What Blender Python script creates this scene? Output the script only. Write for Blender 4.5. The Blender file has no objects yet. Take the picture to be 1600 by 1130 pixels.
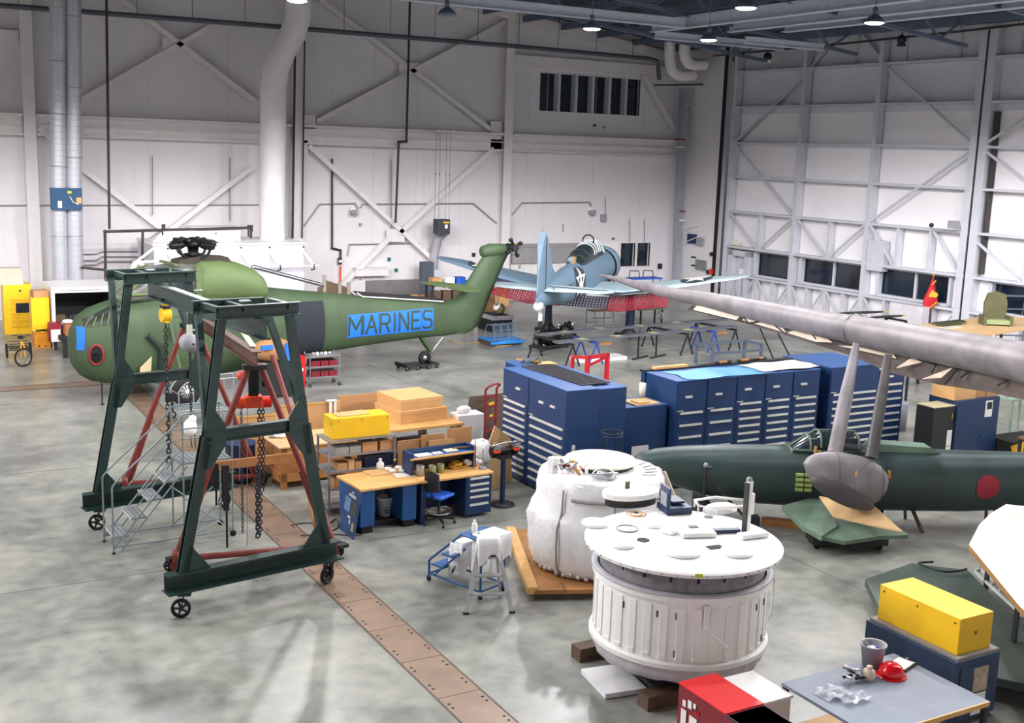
import bpy, math, random
from mathutils import Vector, Matrix
R = random.Random(7)
PI = math.pi
V = Vector
SC = bpy.context.scene
COL = SC.collection

CF = 1800.0; PIT = .1806; ROL = .0325; HEAD = .5183; CH = 7.2
_cp, _sp, _cr, _sr = math.cos(PIT), math.sin(PIT), math.cos(ROL), math.sin(ROL)
FWD = V((math.sin(HEAD)*_cp, math.cos(HEAD)*_cp, -_sp))
R0 = V((math.cos(HEAD), -math.sin(HEAD), 0)); D0 = FWD.cross(R0)
if D0.z > 0: D0 = -D0
RIGHT = R0*_cr - D0*_sr
DOWN = R0*_sr + D0*_cr
CAM = V((0, 0, CH))
def ray(px, py): return FWD + RIGHT*((px-800)/CF) + DOWN*((py-565)/CF)
def P(px, py, z=0.0):
    v = ray(px, py); return CAM + v*((z-CH)/v.z)
def PY(px, py, y):
    v = ray(px, py); return CAM + v*(y/v.y)
def PN(px, py, p0, n):
    v = ray(px, py); return CAM + v*((V(p0)-CAM).dot(n)/v.dot(n))
cd = bpy.data.cameras.new('camera'); cam = bpy.data.objects.new('camera', cd); COL.objects.link(cam)
cam.matrix_world = Matrix(((RIGHT.x, -DOWN.x, -FWD.x, 0), (RIGHT.y, -DOWN.y, -FWD.y, 0), (RIGHT.z, -DOWN.z, -FWD.z, CH), (0, 0, 0, 1)))
cd.sensor_width = 36; cd.lens = CF*36/1600; cd.clip_end = 300
SC.camera = cam

MATS = {}
def mat(name, col, rough=.55, metal=0.0, var=.12, scale=3.0, bump=0.0, emit=None, alpha=None, spec=.5, fine=40.0):
    if name in MATS: return MATS[name]
    m = bpy.data.materials.new(name); m.use_nodes = True
    nt = m.node_tree; N = nt.nodes; L = nt.links; b = N['Principled BSDF']
    b.inputs['Roughness'].default_value = rough; b.inputs['Metallic'].default_value = metal
    b.inputs['Specular IOR Level'].default_value = spec
    c = (col[0], col[1], col[2], 1)
    if var > 0:
        tc = N.new('ShaderNodeTexCoord'); no = N.new('ShaderNodeTexNoise'); no.inputs['Scale'].default_value = scale
        no.inputs['Detail'].default_value = 5
        L.new(tc.outputs['Object'], no.inputs['Vector'])
        r = N.new('ShaderNodeValToRGB')
        r.color_ramp.elements[0].position = .3; r.color_ramp.elements[1].position = .72
        r.color_ramp.elements[0].color = tuple(max(0, x*(1-var)) for x in c[:3])+(1,)
        r.color_ramp.elements[1].color = tuple(min(1, x*(1+var*.7)) for x in c[:3])+(1,)
        L.new(no.outputs['Fac'], r.inputs['Fac']); L.new(r.outputs['Color'], b.inputs['Base Color'])
        if bump > 0:
            n2 = N.new('ShaderNodeTexNoise'); n2.inputs['Scale'].default_value = fine; n2.inputs['Detail'].default_value = 4
            L.new(tc.outputs['Object'], n2.inputs['Vector'])
            bp = N.new('ShaderNodeBump'); bp.inputs['Strength'].default_value = bump; bp.inputs['Distance'].default_value = .02
            L.new(n2.outputs['Fac'], bp.inputs['Height']); L.new(bp.outputs['Normal'], b.inputs['Normal'])
    else:
        b.inputs['Base Color'].default_value = c
    if emit:
        b.inputs['Emission Color'].default_value = (emit[0], emit[1], emit[2], 1); b.inputs['Emission Strength'].default_value = emit[3]
    if alpha is not None:
        b.inputs['Alpha'].default_value = alpha
    MATS[name] = m
    return m
def s2l(r, g, b):
    f = lambda x: ((x/255+.055)/1.055)**2.4 if x > 10 else x/255/12.92
    return (f(r), f(g), f(b))
WHITE = mat('white_paint', s2l(238, 234, 234), .6, var=.04)
WALLW = mat('wall_panel_white', s2l(222, 219, 222), .7, var=.04, scale=.6)
DOORW = mat('hangar_door_white', s2l(236, 233, 236), .7, var=.04, scale=.6)
STEELW = mat('painted_steel_white', s2l(226, 222, 220), .6, var=.05)
STEELG = mat('painted_steel_grey', s2l(196, 198, 206), .55, var=.06)
GALV = mat('galvanised_steel', s2l(176, 182, 190), .32, .8, var=.2, scale=8)
DARK = mat('dark_steel', s2l(34, 36, 40), .5, var=.2)
BLACK = mat('black_rubber', s2l(22, 22, 24), .7, var=.1)
BLACKM = mat('black_grease_metal', s2l(30, 30, 30), .35, .5, var=.4, scale=20)
CHROME = mat('bright_metal', s2l(200, 200, 205), .25, .9, var=.1)
ALU = mat('aluminium', s2l(182, 184, 186), .38, .7, var=.12)
PIPE = mat('dark_pipe', s2l(52, 46, 46), .5, var=.2)
CONDUIT = mat('grey_conduit', s2l(150, 146, 148), .5, .3, var=.1)
GREEN = mat('helicopter_green', s2l(66, 86, 58), .62, var=.16, scale=1.6, bump=.05)
GREEN2 = mat('helicopter_green_panel', s2l(92, 112, 68), .6, var=.12, scale=2)
GANTRY = mat('gantry_dark_green', s2l(30, 54, 50), .38, var=.25, scale=6)
REDP = mat('red_oxide_pipe', s2l(124, 48, 42), .5, var=.3, scale=9)
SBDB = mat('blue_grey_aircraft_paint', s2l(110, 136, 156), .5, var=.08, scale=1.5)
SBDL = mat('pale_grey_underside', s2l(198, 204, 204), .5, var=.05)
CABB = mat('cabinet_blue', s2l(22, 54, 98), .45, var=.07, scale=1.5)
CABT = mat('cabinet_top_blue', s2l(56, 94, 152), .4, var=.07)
BENCHB = mat('bench_blue', s2l(24, 82, 142), .45, var=.08)
NAVY = mat('navy_blue', s2l(24, 46, 84), .45, var=.1)
HANDLE = mat('drawer_handle_silver', s2l(226, 226, 220), .35, .3, var=.08)
YEL = mat('yellow_paint', s2l(246, 196, 20), .45, var=.04)
BOOTH = mat('booth_white', s2l(208, 205, 214), .6, var=.04)
YELD = mat('aged_yellow_paint', s2l(232, 176, 24), .5, var=.12)
ORNG = mat('orange_paint', s2l(214, 138, 22), .55, var=.2, scale=6)
WOOD = mat('light_wood', s2l(222, 172, 104), .5, var=.14, scale=4)
PINE = mat('pine_crate_wood', s2l(176, 118, 66), .6, var=.25, scale=5)
PLY = mat('plywood', s2l(214, 178, 128), .6, var=.14, scale=3)
WOODD = mat('dark_timber', s2l(96, 76, 60), .7, var=.3, scale=6)
CARD = mat('cardboard', s2l(190, 142, 96), .75, var=.08)
CARDL = mat('light_cardboard', s2l(214, 168, 112), .75, var=.06)
WOFF = mat('white_gloss', s2l(244, 243, 240), .4, var=.03)
FABW = mat('white_blanket', s2l(232, 232, 232), .45, var=.08, scale=5, bump=.6, fine=9)
CLOTHW = mat('white_cloth', s2l(240, 240, 240), .8, var=.05, bump=.2)
RED = mat('red_paint', s2l(190, 24, 40), .4, var=.1)
REDB = mat('bright_red', s2l(226, 32, 36), .35, var=.08)
MAROON = mat('maroon_paint', s2l(134, 30, 44), .45, var=.15)
TAPE = mat('blue_tape', s2l(30, 118, 226), .6, var=.08, scale=12)
BSHEET = mat('light_blue_sheet', s2l(110, 172, 224), .6, var=.08, scale=4)
JGREEN = mat('dark_green_aircraft_paint', s2l(48, 68, 66), .42, var=.22, scale=2.2)
JGREENL = mat('light_green_aircraft_paint', s2l(106, 130, 112), .5, var=.25, scale=3)
AGREY = mat('bare_grey_aircraft_metal', s2l(136, 131, 134), .5, .2, var=.3, scale=2.5, bump=.1, fine=12)
ABRN = mat('brown_grey_skin', s2l(122, 110, 106), .6, var=.2, scale=5)
GLASSD = mat('dark_window_glass', s2l(20, 34, 48), .08, var=.25, scale=1.5, spec=.7)
PAPER = mat('paper_white', s2l(240, 238, 234), .8, var=.03)
CREAM = mat('cream_fabric_skin', s2l(240, 226, 212), .7, var=.05, scale=2)
BRASS = mat('brass_yellow', s2l(206, 150, 60), .4, .5, var=.2)
OLIVE = mat('olive_drab', s2l(92, 92, 60), .7, var=.15)
BLUEC = mat('chair_blue', s2l(34, 92, 196), .5, var=.06)
GREYP = mat('grey_plastic', s2l(150, 150, 156), .5, var=.08)
ORANGE = mat('orange_red', s2l(226, 74, 40), .4, var=.15)

def basis(d, up=(0, 0, 1)):
    d = V(d).normalized(); up = V(up)
    if abs(d.dot(up.normalized())) > .98: up = V((0, 1, 0)) if abs(d.y) < .9 else V((1, 0, 0))
    x = d.cross(up).normalized(); y = x.cross(d).normalized()
    return x, y
class MB:
    def __init__(s): s.v = []; s.f = []; s.mi = []; s.sm = []; s.mats = []
    def _m(s, m):
        if m is None: return 0
        if m not in s.mats: s.mats.append(m)
        return s.mats.index(m)
    def add(s, vs, fs, m=None, smooth=False):
        o = len(s.v); k = s._m(m)
        s.v += [tuple(x) for x in vs]
        for f in fs: s.f.append(tuple(i+o for i in f)); s.mi.append(k); s.sm.append(smooth)
        return s
    def bx(s, x0, y0, z0, x1, y1, z1, m=None):
        vs = [(x0, y0, z0), (x1, y0, z0), (x1, y1, z0), (x0, y1, z0), (x0, y0, z1), (x1, y0, z1), (x1, y1, z1), (x0, y1, z1)]
        return s.add(vs, [(3, 2, 1, 0), (4, 5, 6, 7), (0, 1, 5, 4), (1, 2, 6, 5), (2, 3, 7, 6), (3, 0, 4, 7)], m)
    def box(s, c, sz, rz=0, m=None, tilt=0):
        hx, hy, hz = sz[0]/2, sz[1]/2, sz[2]/2
        M = Matrix.Rotation(rz, 3, 'Z') @ Matrix.Rotation(tilt, 3, 'X')
        vs = [M @ V(p) + V(c) for p in ((-hx, -hy, -hz), (hx, -hy, -hz), (hx, hy, -hz), (-hx, hy, -hz), (-hx, -hy, hz), (hx, -hy, hz), (hx, hy, hz), (-hx, hy, hz))]
        return s.add(vs, [(3, 2, 1, 0), (4, 5, 6, 7), (0, 1, 5, 4), (1, 2, 6, 5), (2, 3, 7, 6), (3, 0, 4, 7)], m)
    def bar(s, a, b, w, h=None, up=(0, 0, 1), m=None):
        h = h or w; a, b = V(a), V(b); x, y = basis(b-a, up)
        c = [(-w/2, -h/2), (w/2, -h/2), (w/2, h/2), (-w/2, h/2)]
        vs = [a+x*p+y*q for p, q in c]+[b+x*p+y*q for p, q in c]
        return s.add(vs, [(0, 1, 2, 3), (7, 6, 5, 4), (0, 4, 5, 1), (1, 5, 6, 2), (2, 6, 7, 3), (3, 7, 4, 0)], m)
    def ibeam(s, a, b, w, h, t=.02, up=(0, 0, 1), m=None):
        a, b = V(a), V(b); x, y = basis(b-a, up)
        s.bar(a+y*(h/2-t/2), b+y*(h/2-t/2), w, t, up, m); s.bar(a-y*(h/2-t/2), b-y*(h/2-t/2), w, t, up, m)
        return s.bar(a, b, t, h-2*t, up, m)
    def channel(s, a, b, w, h, t=.02, up=(0, 0, 1), side=1, m=None):
        a, b = V(a), V(b); x, y = basis(b-a, up)
        s.bar(a+y*(h/2-t/2), b+y*(h/2-t/2), w, t, up, m); s.bar(a-y*(h/2-t/2), b-y*(h/2-t/2), w, t, up, m)
        o = x*(side*(w/2-t/2)); return s.bar(a+o, b+o, t, h-2*t, up, m)
    def tube(s, a, b, r, r2=None, n=12, m=None, caps=True):
        r2 = r if r2 is None else r2; a, b = V(a), V(b); x, y = basis(b-a)
        vs = []; fs = []
        for p, q in ((a, r), (b, r2)):
            for i in range(n): t = 2*PI*i/n; vs.append(p+x*(math.cos(t)*q)+y*(math.sin(t)*q))
        for i in range(n): j = (i+1) % n; fs.append((i, i+n, j+n, j))
        s.add(vs, fs, m, True)
        if caps: s.add(vs[:n], [tuple(range(n))], m); s.add(vs[n:], [tuple(range(n-1, -1, -1))], m)
        return s
    def path(s, pts, r, n=8, m=None, closed=False):
        pts = [V(p) for p in pts]; vs = []; fs = []; K = len(pts); prev = None
        for i, p in enumerate(pts):
            if closed: d = pts[(i+1) % K]-pts[i-1]
            else: d = pts[min(i+1, K-1)]-pts[max(i-1, 0)]
            d.normalize()
            if prev is None: x, y = basis(d)
            else:
                x = prev-d*prev.dot(d)
                x = x.normalized() if x.length > 1e-4 else basis(d)[0]
                y = x.cross(d).normalized()
            prev = x
            for j in range(n): t = 2*PI*j/n; vs.append(p+x*(math.cos(t)*r)+y*(math.sin(t)*r))
        for i in range(K if closed else K-1):
            o = i*n; q = ((i+1) % K)*n
            for j in range(n): k = (j+1) % n; fs.append((o+j, o+k, q+k, q+j))
        s.add(vs, fs, m, True)
        if not closed: s.add(vs[:n], [tuple(range(n))], m); s.add(vs[-n:], [tuple(range(n-1, -1, -1))], m)
        return s
    def lathe(s, prof, c=(0, 0, 0), n=24, axis='z', m=None, smooth=True, a0=0, a1=2*PI, d=None):
        c = V(c); vs = []; fs = []; K = len(prof)
        full = abs(a1-a0-2*PI) < 1e-6; nn = n if full else n+1
        if d is not None: zz = V(d).normalized(); xx, yy = basis(zz)
        else:
            zz = {'z': V((0, 0, 1)), 'x': V((1, 0, 0)), 'y': V((0, 1, 0))}[axis]; xx, yy = basis(zz)
        for i in range(nn):
            t = a0+(a1-a0)*i/n
            for r, h in prof: vs.append(c+xx*(math.cos(t)*r)+yy*(math.sin(t)*r)+zz*h)
        for i in range(n):
            j = (i+1) % nn
            for k in range(K-1): fs.append((i*K+k, i*K+k+1, j*K+k+1, j*K+k))
        return s.add(vs, fs, m, smooth)
    def disc(s, c, r, n=24, d=(0, 0, 1), m=None, t=.004):
        c = V(c); return s.tube(c, c+V(d).normalized()*t, r, n=n, m=m)
    def torus(s, c, R_, r, d=(0, 0, 1), n=24, k=8, m=None, a0=0, a1=2*PI):
        x, y = basis(d); c = V(c); full = abs(a1-a0-2*PI) < 1e-6
        pts = [c+x*(math.cos(a0+(a1-a0)*i/n)*R_)+y*(math.sin(a0+(a1-a0)*i/n)*R_) for i in range(n if full else n+1)]
        return s.path(pts, r, k, m, closed=full)
    def prism(s, pts, o, ux, uy, d, m=None):
        o, ux, uy, d = V(o), V(ux), V(uy), V(d); n = len(pts)
        a = [o+ux*p+uy*q for p, q in pts]; b = [p+d for p in a]
        return s.add(a+b, [tuple(range(n-1, -1, -1)), tuple(range(n, 2*n))]+[(i, (i+1) % n, (i+1) % n+n, i+n) for i in range(n)], m)
    def loft(s, rings, m=None, caps=True, smooth=True):
        n = len(rings[0]); vs = [p for r in rings for p in r]; fs = []
        for i in range(len(rings)-1):
            for j in range(n): k = (j+1) % n; fs.append((i*n+j, i*n+k, (i+1)*n+k, (i+1)*n+j))
        s.add(vs, fs, m, smooth)
        if caps: s.add(rings[0], [tuple(range(n-1, -1, -1))], m); s.add(rings[-1], [tuple(range(n))], m)
        return s
    def sphere(s, c, r, n=12, m=None, sz=(1, 1, 1)):
        vs = []; fs = []; K = n//2+1; c = V(c)
        for i in range(K):
            ph = PI*i/(K-1)
            for j in range(n):
                t = 2*PI*j/n; vs.append(c+V((r*sz[0]*math.sin(ph)*math.cos(t), r*sz[1]*math.sin(ph)*math.sin(t), r*sz[2]*math.cos(ph))))
        for i in range(K-1):
            for j in range(n): k = (j+1) % n; fs.append((i*n+j, (i+1)*n+j, (i+1)*n+k, i*n+k))
        return s.add(vs, fs, m, True)
    def grid(s, fn, nu, nv, m=None, smooth=True):
        vs = [fn(i/nu, j/nv) for i in range(nu+1) for j in range(nv+1)]
        fs = [(i*(nv+1)+j, (i+1)*(nv+1)+j, (i+1)*(nv+1)+j+1, i*(nv+1)+j+1) for i in range(nu) for j in range(nv)]
        return s.add(vs, fs, m, smooth)
    def wheel(s, c, r, w, ax, hub=None, m=None, n=20):
        c = V(c); ax = V(ax).normalized()
        s.lathe([(r*.5, -w/2), (r*.86, -w/2), (r, -w*.28), (r, w*.28), (r*.86, w/2), (r*.5, w/2), (r*.5, -w/2)], c, n, d=ax, m=m or BLACK)
        h = hub or CHROME
        s.lathe([(r*.12, -w*.42), (r*.5, -w*.3), (r*.5, w*.3), (r*.12, w*.42)], c, n, d=ax, m=h)
        return s.tube(c-ax*w*.5, c+ax*w*.5, r*.13, n=8, m=h)
    def build(s, name, m=None, parent=None, loc=None, bevel=0, solid=0):
        me = bpy.data.meshes.new(name)
        off = V(loc) if loc is not None else V((0, 0, 0))
        me.from_pydata([tuple(V(p)-off) for p in s.v], [], s.f)
        ms = list(s.mats)
        if m is not None:
            if s.mats and m not in ms:
                pass
            if not ms: ms = [m]
        for k in ms: me.materials.append(k)
        for p, a, b in zip(me.polygons, s.mi, s.sm): p.material_index = a; p.use_smooth = b
        me.validate(); me.update()
        o = bpy.data.objects.new(name, me); COL.objects.link(o)
        if loc is not None: o.location = off
        if parent is not None: o.parent = parent
        if bevel > 0:
            md = o.modifiers.new('bevel', 'BEVEL'); md.width = bevel; md.segments = 2; md.limit_method = 'ANGLE'
        if solid: 
            md = o.modifiers.new('solid', 'SOLIDIFY'); md.thickness = solid; md.offset = 0
        return o
def tag(o, label, cat, group=None):
    o['label'] = label; o['category'] = cat
    if group: o['group'] = group
    return o
ORD = ('first', 'second', 'third', 'fourth', 'fifth', 'sixth', 'seventh')
def struct(o): o['kind'] = 'structure'; return o
def thing(name, label, cat, loc=(0, 0, 0), rz=0.0, group=None):
    o = bpy.data.objects.new(name, None); COL.objects.link(o)
    o.location = loc; o.rotation_euler = (0, 0, rz); o.empty_display_size = .2
    return tag(o, label, cat, group)
def dup(o, loc=None, rz=None, label=None, parent=None):
    c = o.copy(); COL.objects.link(c)
    if parent is not None: c.parent = parent
    for ch in [x for x in list(bpy.data.objects) if x.parent == o]: dup(ch, parent=c)
    if loc is not None: c.location = loc
    if rz is not None: c.rotation_euler = (0, 0, rz)
    if label: c['label'] = label
    return c
def text_mesh(name, txt, size, m, parent, loc, rx, rz, ext=.002, align='CENTER'):
    cu = bpy.data.curves.new(name, 'FONT'); cu.body = txt; cu.size = size; cu.extrude = ext; cu.align_x = align; cu.align_y = 'CENTER'
    t = bpy.data.objects.new(name, cu); COL.objects.link(t)
    dg = bpy.context.evaluated_depsgraph_get(); me = bpy.data.meshes.new_from_object(t.evaluated_get(dg))
    bpy.data.objects.remove(t); me.materials.clear(); me.materials.append(m)
    o = bpy.data.objects.new(name, me); COL.objects.link(o); o.parent = parent
    o.location = loc; o.rotation_euler = (rx, 0, rz); return o
def one(mb, name, label, cat, loc, m=None, group=None, bevel=0):
    "a thing that is one mesh, built in world coordinates"
    o = mb.build(name, m, None, loc, bevel); return tag(o, label, cat, group)
def smooth(pts, k=3):
    "Catmull-Rom through points"
    pts = [V(p) for p in pts]; out = []
    for i in range(len(pts)-1):
        a, b, c, d = pts[max(i-1, 0)], pts[i], pts[i+1], pts[min(i+2, len(pts)-1)]
        for j in range(k):
            t = j/k; out.append(.5*((2*b)+(c-a)*t+(2*a-5*b+4*c-d)*t*t+(3*b-a-3*c+d)*t**3))
    return out+[pts[-1]]
WY = 49.0
CX = 37.61; DY = .03
RD = V((math.sin(DY), -math.cos(DY), 0))           # along the right wall, towards the camera
RN = V((-math.cos(DY), -math.sin(DY), 0))          # its inward normal
RC = V((CX, WY, 0))
def RW(px, py, off=0.0):
    p = PN(px, py, RC+RN*off, RN); d = p-RC; return d.dot(RD), p.z
def RP(t, z, off=0.0): return RC+RD*t+RN*off+V((0, 0, z))
ROOF = lambda x: 12.75+(CX-x)*.095

def floor_mat():
    m = bpy.data.materials.new('polished_concrete'); m.use_nodes = True
    nt = m.node_tree; N = nt.nodes; L = nt.links; b = N['Principled BSDF']
    tc = N.new('ShaderNodeTexCoord')
    n1 = N.new('ShaderNodeTexNoise'); n1.inputs['Scale'].default_value = .55; n1.inputs['Detail'].default_value = 6; n1.inputs['Distortion'].default_value = .6
    n2 = N.new('ShaderNodeTexNoise'); n2.inputs['Scale'].default_value = 3.2; n2.inputs['Detail'].default_value = 8
    L.new(tc.outputs['Object'], n1.inputs['Vector']); L.new(tc.outputs['Object'], n2.inputs['Vector'])
    mx = N.new('ShaderNodeMath'); mx.operation = 'MULTIPLY_ADD'; mx.inputs[1].default_value = .35
    L.new(n2.outputs['Fac'], mx.inputs[0]); 
    m2 = N.new('ShaderNodeMath'); m2.operation = 'MULTIPLY'; m2.inputs[1].default_value = .65
    L.new(n1.outputs['Fac'], m2.inputs[0]); L.new(m2.outputs[0], mx.inputs[2])
    r = N.new('ShaderNodeValToRGB'); e = r.color_ramp.elements
    e[0].position = .36; e[0].color = (*s2l(112, 114, 110), 1); e[1].position = .64; e[1].color = (*s2l(168, 169, 158), 1)
    k = e.new(.5); k.color = (*s2l(143, 145, 137), 1)
    L.new(mx.outputs[0], r.inputs['Fac']); L.new(r.outputs['Color'], b.inputs['Base Color'])
    rr = N.new('ShaderNodeMapRange'); rr.inputs['To Min'].default_value = .22; rr.inputs['To Max'].default_value = .42
    L.new(n2.outputs['Fac'], rr.inputs['Value']); L.new(rr.outputs[0], b.inputs['Roughness'])
    b.inputs['Specular IOR Level'].default_value = .45
    return m
FLOOR = floor_mat()
fm = MB(); fm.bx(-16, -6, -.3, 42, 52, 0)
struct(fm.build('floor', FLOOR))
fj = MB()                                           # saw-cut joints, flush
for y in (19.02, 26.1, 33.2, 40.3): fj.bx(-16, y-.008, 0, 6.3, y+.008, .002); fj.bx(7.0, y-.008, 0, 37, y+.008, .002)
for x in (0.2, 14.6, 22.4, 30.2): fj.bx(x-.008, -6, 0, x+.008, 48.9, .002)
struct(fj.build('trim_1', mat('joint_dark', s2l(104, 102, 98), .7)))

TAN = mat('tan_floor_plate', s2l(148, 124, 104), .38, .15, var=.18, scale=2.5)
HOLE = mat('black_hole', (.01, .01, .01), .8, var=0)
sm_ = MB(); x0, x1 = 6.32, 6.98
def strip_x(y): return 6.34+(y-18)*0.0
tr = thing('trench_cover', 'long run of tan steel cover plates with bolt holes set into the concrete floor', 'floor plate', (6.65, 20, 0))
pl = MB(); hl = MB(); mk = MB()
y = 2.0
while y < 35.4:
    pl.bx(6.34, y+.006, -.01, 6.96, y+1.194, .006)
    for dy_ in (.28, .40, .88, 1.0):
        for xx in (6.40, 6.90): hl.tube((xx, y+dy_, .0062), (xx, y+dy_, .008), .022, n=10)
    y += 1.2
x = 6.3
while x > -14:
    pl.bx(x-1.194, 35.0, -.01, x-.006, 35.62, .006)
    for dx in (.28, .40, .88, 1.0):
        for yy in (35.06, 35.56): hl.tube((x-dx, yy, .0062), (x-dx, yy, .008), .022, n=8)
    x -= 1.2
tr_o = pl.build('cover_plate', TAN, tr); tr_o.location = (-6.65, -20, 0)
o = hl.build('bolt_holes', HOLE, tr); o.location = (-6.65, -20, 0); o['kind'] = 'stuff'
ed = MB(); ed.bx(6.31, 2, 0, 6.338, 35.0, .008); ed.bx(6.962, 2, 0, 6.99, 35.6, .008); ed.bx(-14, 34.96, 0, 6.33, 34.99, .008); ed.bx(-14, 35.63, 0, 6.98, 35.66, .008)
o = ed.build('edge_frame', mat('trench_edge', s2l(96, 80, 66), .6), tr); o.location = (-6.65, -20, 0)

def wall_with_holes(x0, x1, z0, z1, y, holes, name, m):
    xs = sorted({x0, x1, *[h[0] for h in holes], *[h[1] for h in holes]}); zs = sorted({z0, z1, *[h[2] for h in holes], *[h[3] for h in holes]})
    b = MB()
    for i in range(len(xs)-1):
        for j in range(len(zs)-1):
            cx, cz = (xs[i]+xs[i+1])/2, (zs[j]+zs[j+1])/2
            if any(h[0] < cx < h[1] and h[2] < cz < h[3] for h in holes): continue
            b.bx(xs[i], y, zs[j], xs[i+1], y+.35, zs[j+1])
    return b.build(name, m)
a = PY(844, 116, WY); c_ = PY(998, 179, WY); OW = (a.x, c_.x, c_.z+.0, a.z)
OW = (a.x, c_.x, PY(920, 177, WY).z, PY(920, 119, WY).z)
a = PY(970, 380, WY); b_ = PY(991, 416, WY); c_ = PY(996, 380, WY); d_ = PY(1014, 416, WY)
LW1 = (a.x, b_.x, b_.z, a.z); LW2 = (c_.x, d_.x, b_.z, a.z)
struct(wall_with_holes(-16, CX+.4, 0, 17.5, WY, [OW, LW1, LW2], 'wall_back', WALLW))
wn = 0
for k, (h, nm) in enumerate(((OW, 6), (LW1, 1), (LW2, 1))):
    wn += 1
    f = MB(); x0, x1, z0, z1 = h
    f.bx(x0-.06, WY-.04, z0-.06, x1+.06, WY+.1, z0); f.bx(x0-.06, WY-.04, z1, x1+.06, WY+.1, z1+.06)
    f.bx(x0-.06, WY-.04, z0, x0, WY+.1, z1); f.bx(x1, WY-.04, z0, x1+.06, WY+.1, z1)
    w = struct(f.build('window_%d' % wn, STEELW))
    g = MB(); g.bx(x0, WY+.2, z0, x1, WY+.22, z1); g.build('pane', GLASSD, w)
    if nm > 1:
        for q in range(1, nm):
            xx = x0+(x1-x0)*q/nm
            MB().bx(xx-.07, WY-.22, z0-.02, xx+.07, WY+.19, z1+.02).build('mullion', STEELG, w)
        lo = MB(); lo.bx(x0+.1, WY+.24, z1-.38, x0+1.0, WY+.3, z1-.28)
rm = MB(); rz = ROOF
vs = [(-16, -6, rz(-16)), (42, -6, rz(42)), (42, 52, rz(42)), (-16, 52, rz(-16))]
rm.add(vs+[(p[0], p[1], p[2]+.3) for p in vs], [(0, 1, 2, 3), (4, 5, 6, 7), (0, 1, 5, 4), (1, 2, 6, 5), (2, 3, 7, 6), (3, 0, 4, 7)])
struct(rm.build('ceiling', mat('dark_roof_deck', s2l(58, 66, 80), .8, var=.3, scale=1)))
struct(MB().bx(-16.4, -6, 0, -16, 52, 18).build('wall_left', WALLW))
struct(MB().bx(-16, -6.4, 0, 42, -6, 18).build('wall_front', WALLW))
T0 = RW(1123, 300)[0]
rw = MB(); a = RP(-.3, 0); b = RP(T0-.1, 0)
def rbox(mb, t0, t1, z0, z1, o0, o1, m=None):
    q = [RP(t0, z0, o0), RP(t1, z0, o0), RP(t1, z0, o1), RP(t0, z0, o1), RP(t0, z1, o0), RP(t1, z1, o0), RP(t1, z1, o1), RP(t0, z1, o1)]
    mb.add(q, [(3, 2, 1, 0), (4, 5, 6, 7), (0, 1, 5, 4), (1, 2, 6, 5), (2, 3, 7, 6), (3, 0, 4, 7)], m)
rbox(rw, -.4, T0-.05, 0, 14.5, -.4, .0, WALLW)
rbox(rw, T0-.05, 56, 9.35, 14.5, -.9, -.5, mat('upper_panel_grey', s2l(206, 208, 214), .7, var=.03))
struct(rw.build('wall_right'))
gp = MB(); rbox(gp, T0-.12, T0+.1, 0, 12.6, -.02, .03); struct(gp.build('trim_2', mat('black_gap', s2l(20, 20, 22), .8)))
WINS = [(RW(1172, 392)[0], RW(1228, 400)[0]), (RW(1243, 404)[0], RW(1342, 425)[0]), (RW(1363, 430)[0], RW(1476, 452)[0]), (RW(1537, 462)[0], RW(1537, 462)[0]+5.5)]
ZH, ZS = 2.62, 1.62
ZH1 = 2.75
ld = MB()
xs = [T0+.1]
for (t0, t1) in WINS: xs += [t0, t1]
xs.append(56)
for i in range(len(xs)-1):
    if i % 2 == 0: rbox(ld, xs[i], xs[i+1], 0, 9.35, -.65, -.5)
    else: rbox(ld, xs[i], xs[i+1], 0, ZS, -.65, -.5); rbox(ld, xs[i], xs[i+1], ZH1, 9.35, -.65, -.5)
struct(ld.build('door_1', DOORW))
for k, (t0, t1) in enumerate(WINS):
    f = MB(); rbox(f, t0-.05, t0+.12, ZS-.05, ZH1+.05, -.52, -.3); rbox(f, t1-.08, t1+.05, ZS-.05, ZH1+.05, -.52, -.3)
    rbox(f, t0, t1, ZH1-.02, ZH1+.08, -.52, -.3); rbox(f, t0, t1, ZS-.08, ZS+.02, -.52, -.3)
    w = struct(f.build('window_%d' % (4+k), STEELG)); g = MB(); rbox(g, t0+.1, t1-.06, ZS, ZH1, -.62, -.6); g.build('pane', GLASSD, w)
    if k > 0:
        g = MB(); tm = (t0+t1)/2; rbox(g, tm-.05, tm+.05, ZS, ZH1, -.6, -.5); g.build('mullion', STEELG, w)
fr = MB()
POSTS = [RW(1137, 300)[0], RW(1246, 250)[0], RW(1362, 250)[0], RW(1517, 250)[0]]
POSTS.append(POSTS[3]+5.6); POSTS.append(POSTS[4]+5.2)
TOP = 12.3
for i, t in enumerate(POSTS):
    w_ = .1 if i != 3 else .16
    rbox(fr, t-w_, t+w_, 0, TOP, -.42, -.02, STEELG)
RAILS = [4.55, 5.85, 7.05, 8.2, 9.35]
RAILS = [RW(1300, 345)[1], RW(1300, 284)[1], RW(1300, 226)[1], RW(1300, 164.5)[1], RW(1300, 104)[1]]
for z in RAILS:
    rbox(fr, POSTS[0], 54, z-.05, z+.05, -.5, -.05, STEELG)
for z in (ZH1+.12, ZS-.14): rbox(fr, POSTS[0], 54, z-.05, z+.05, -.5, -.04, STEELG)
def rbar(t0, z0, t1, z1, w=.09, off=-.12): fr.bar(RP(t0, z0, off), RP(t1, z1, off), w, w, m=STEELG)
zt, zw, zb = RAILS[0], ZH1+.12, ZS-.14
t = POSTS
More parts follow.
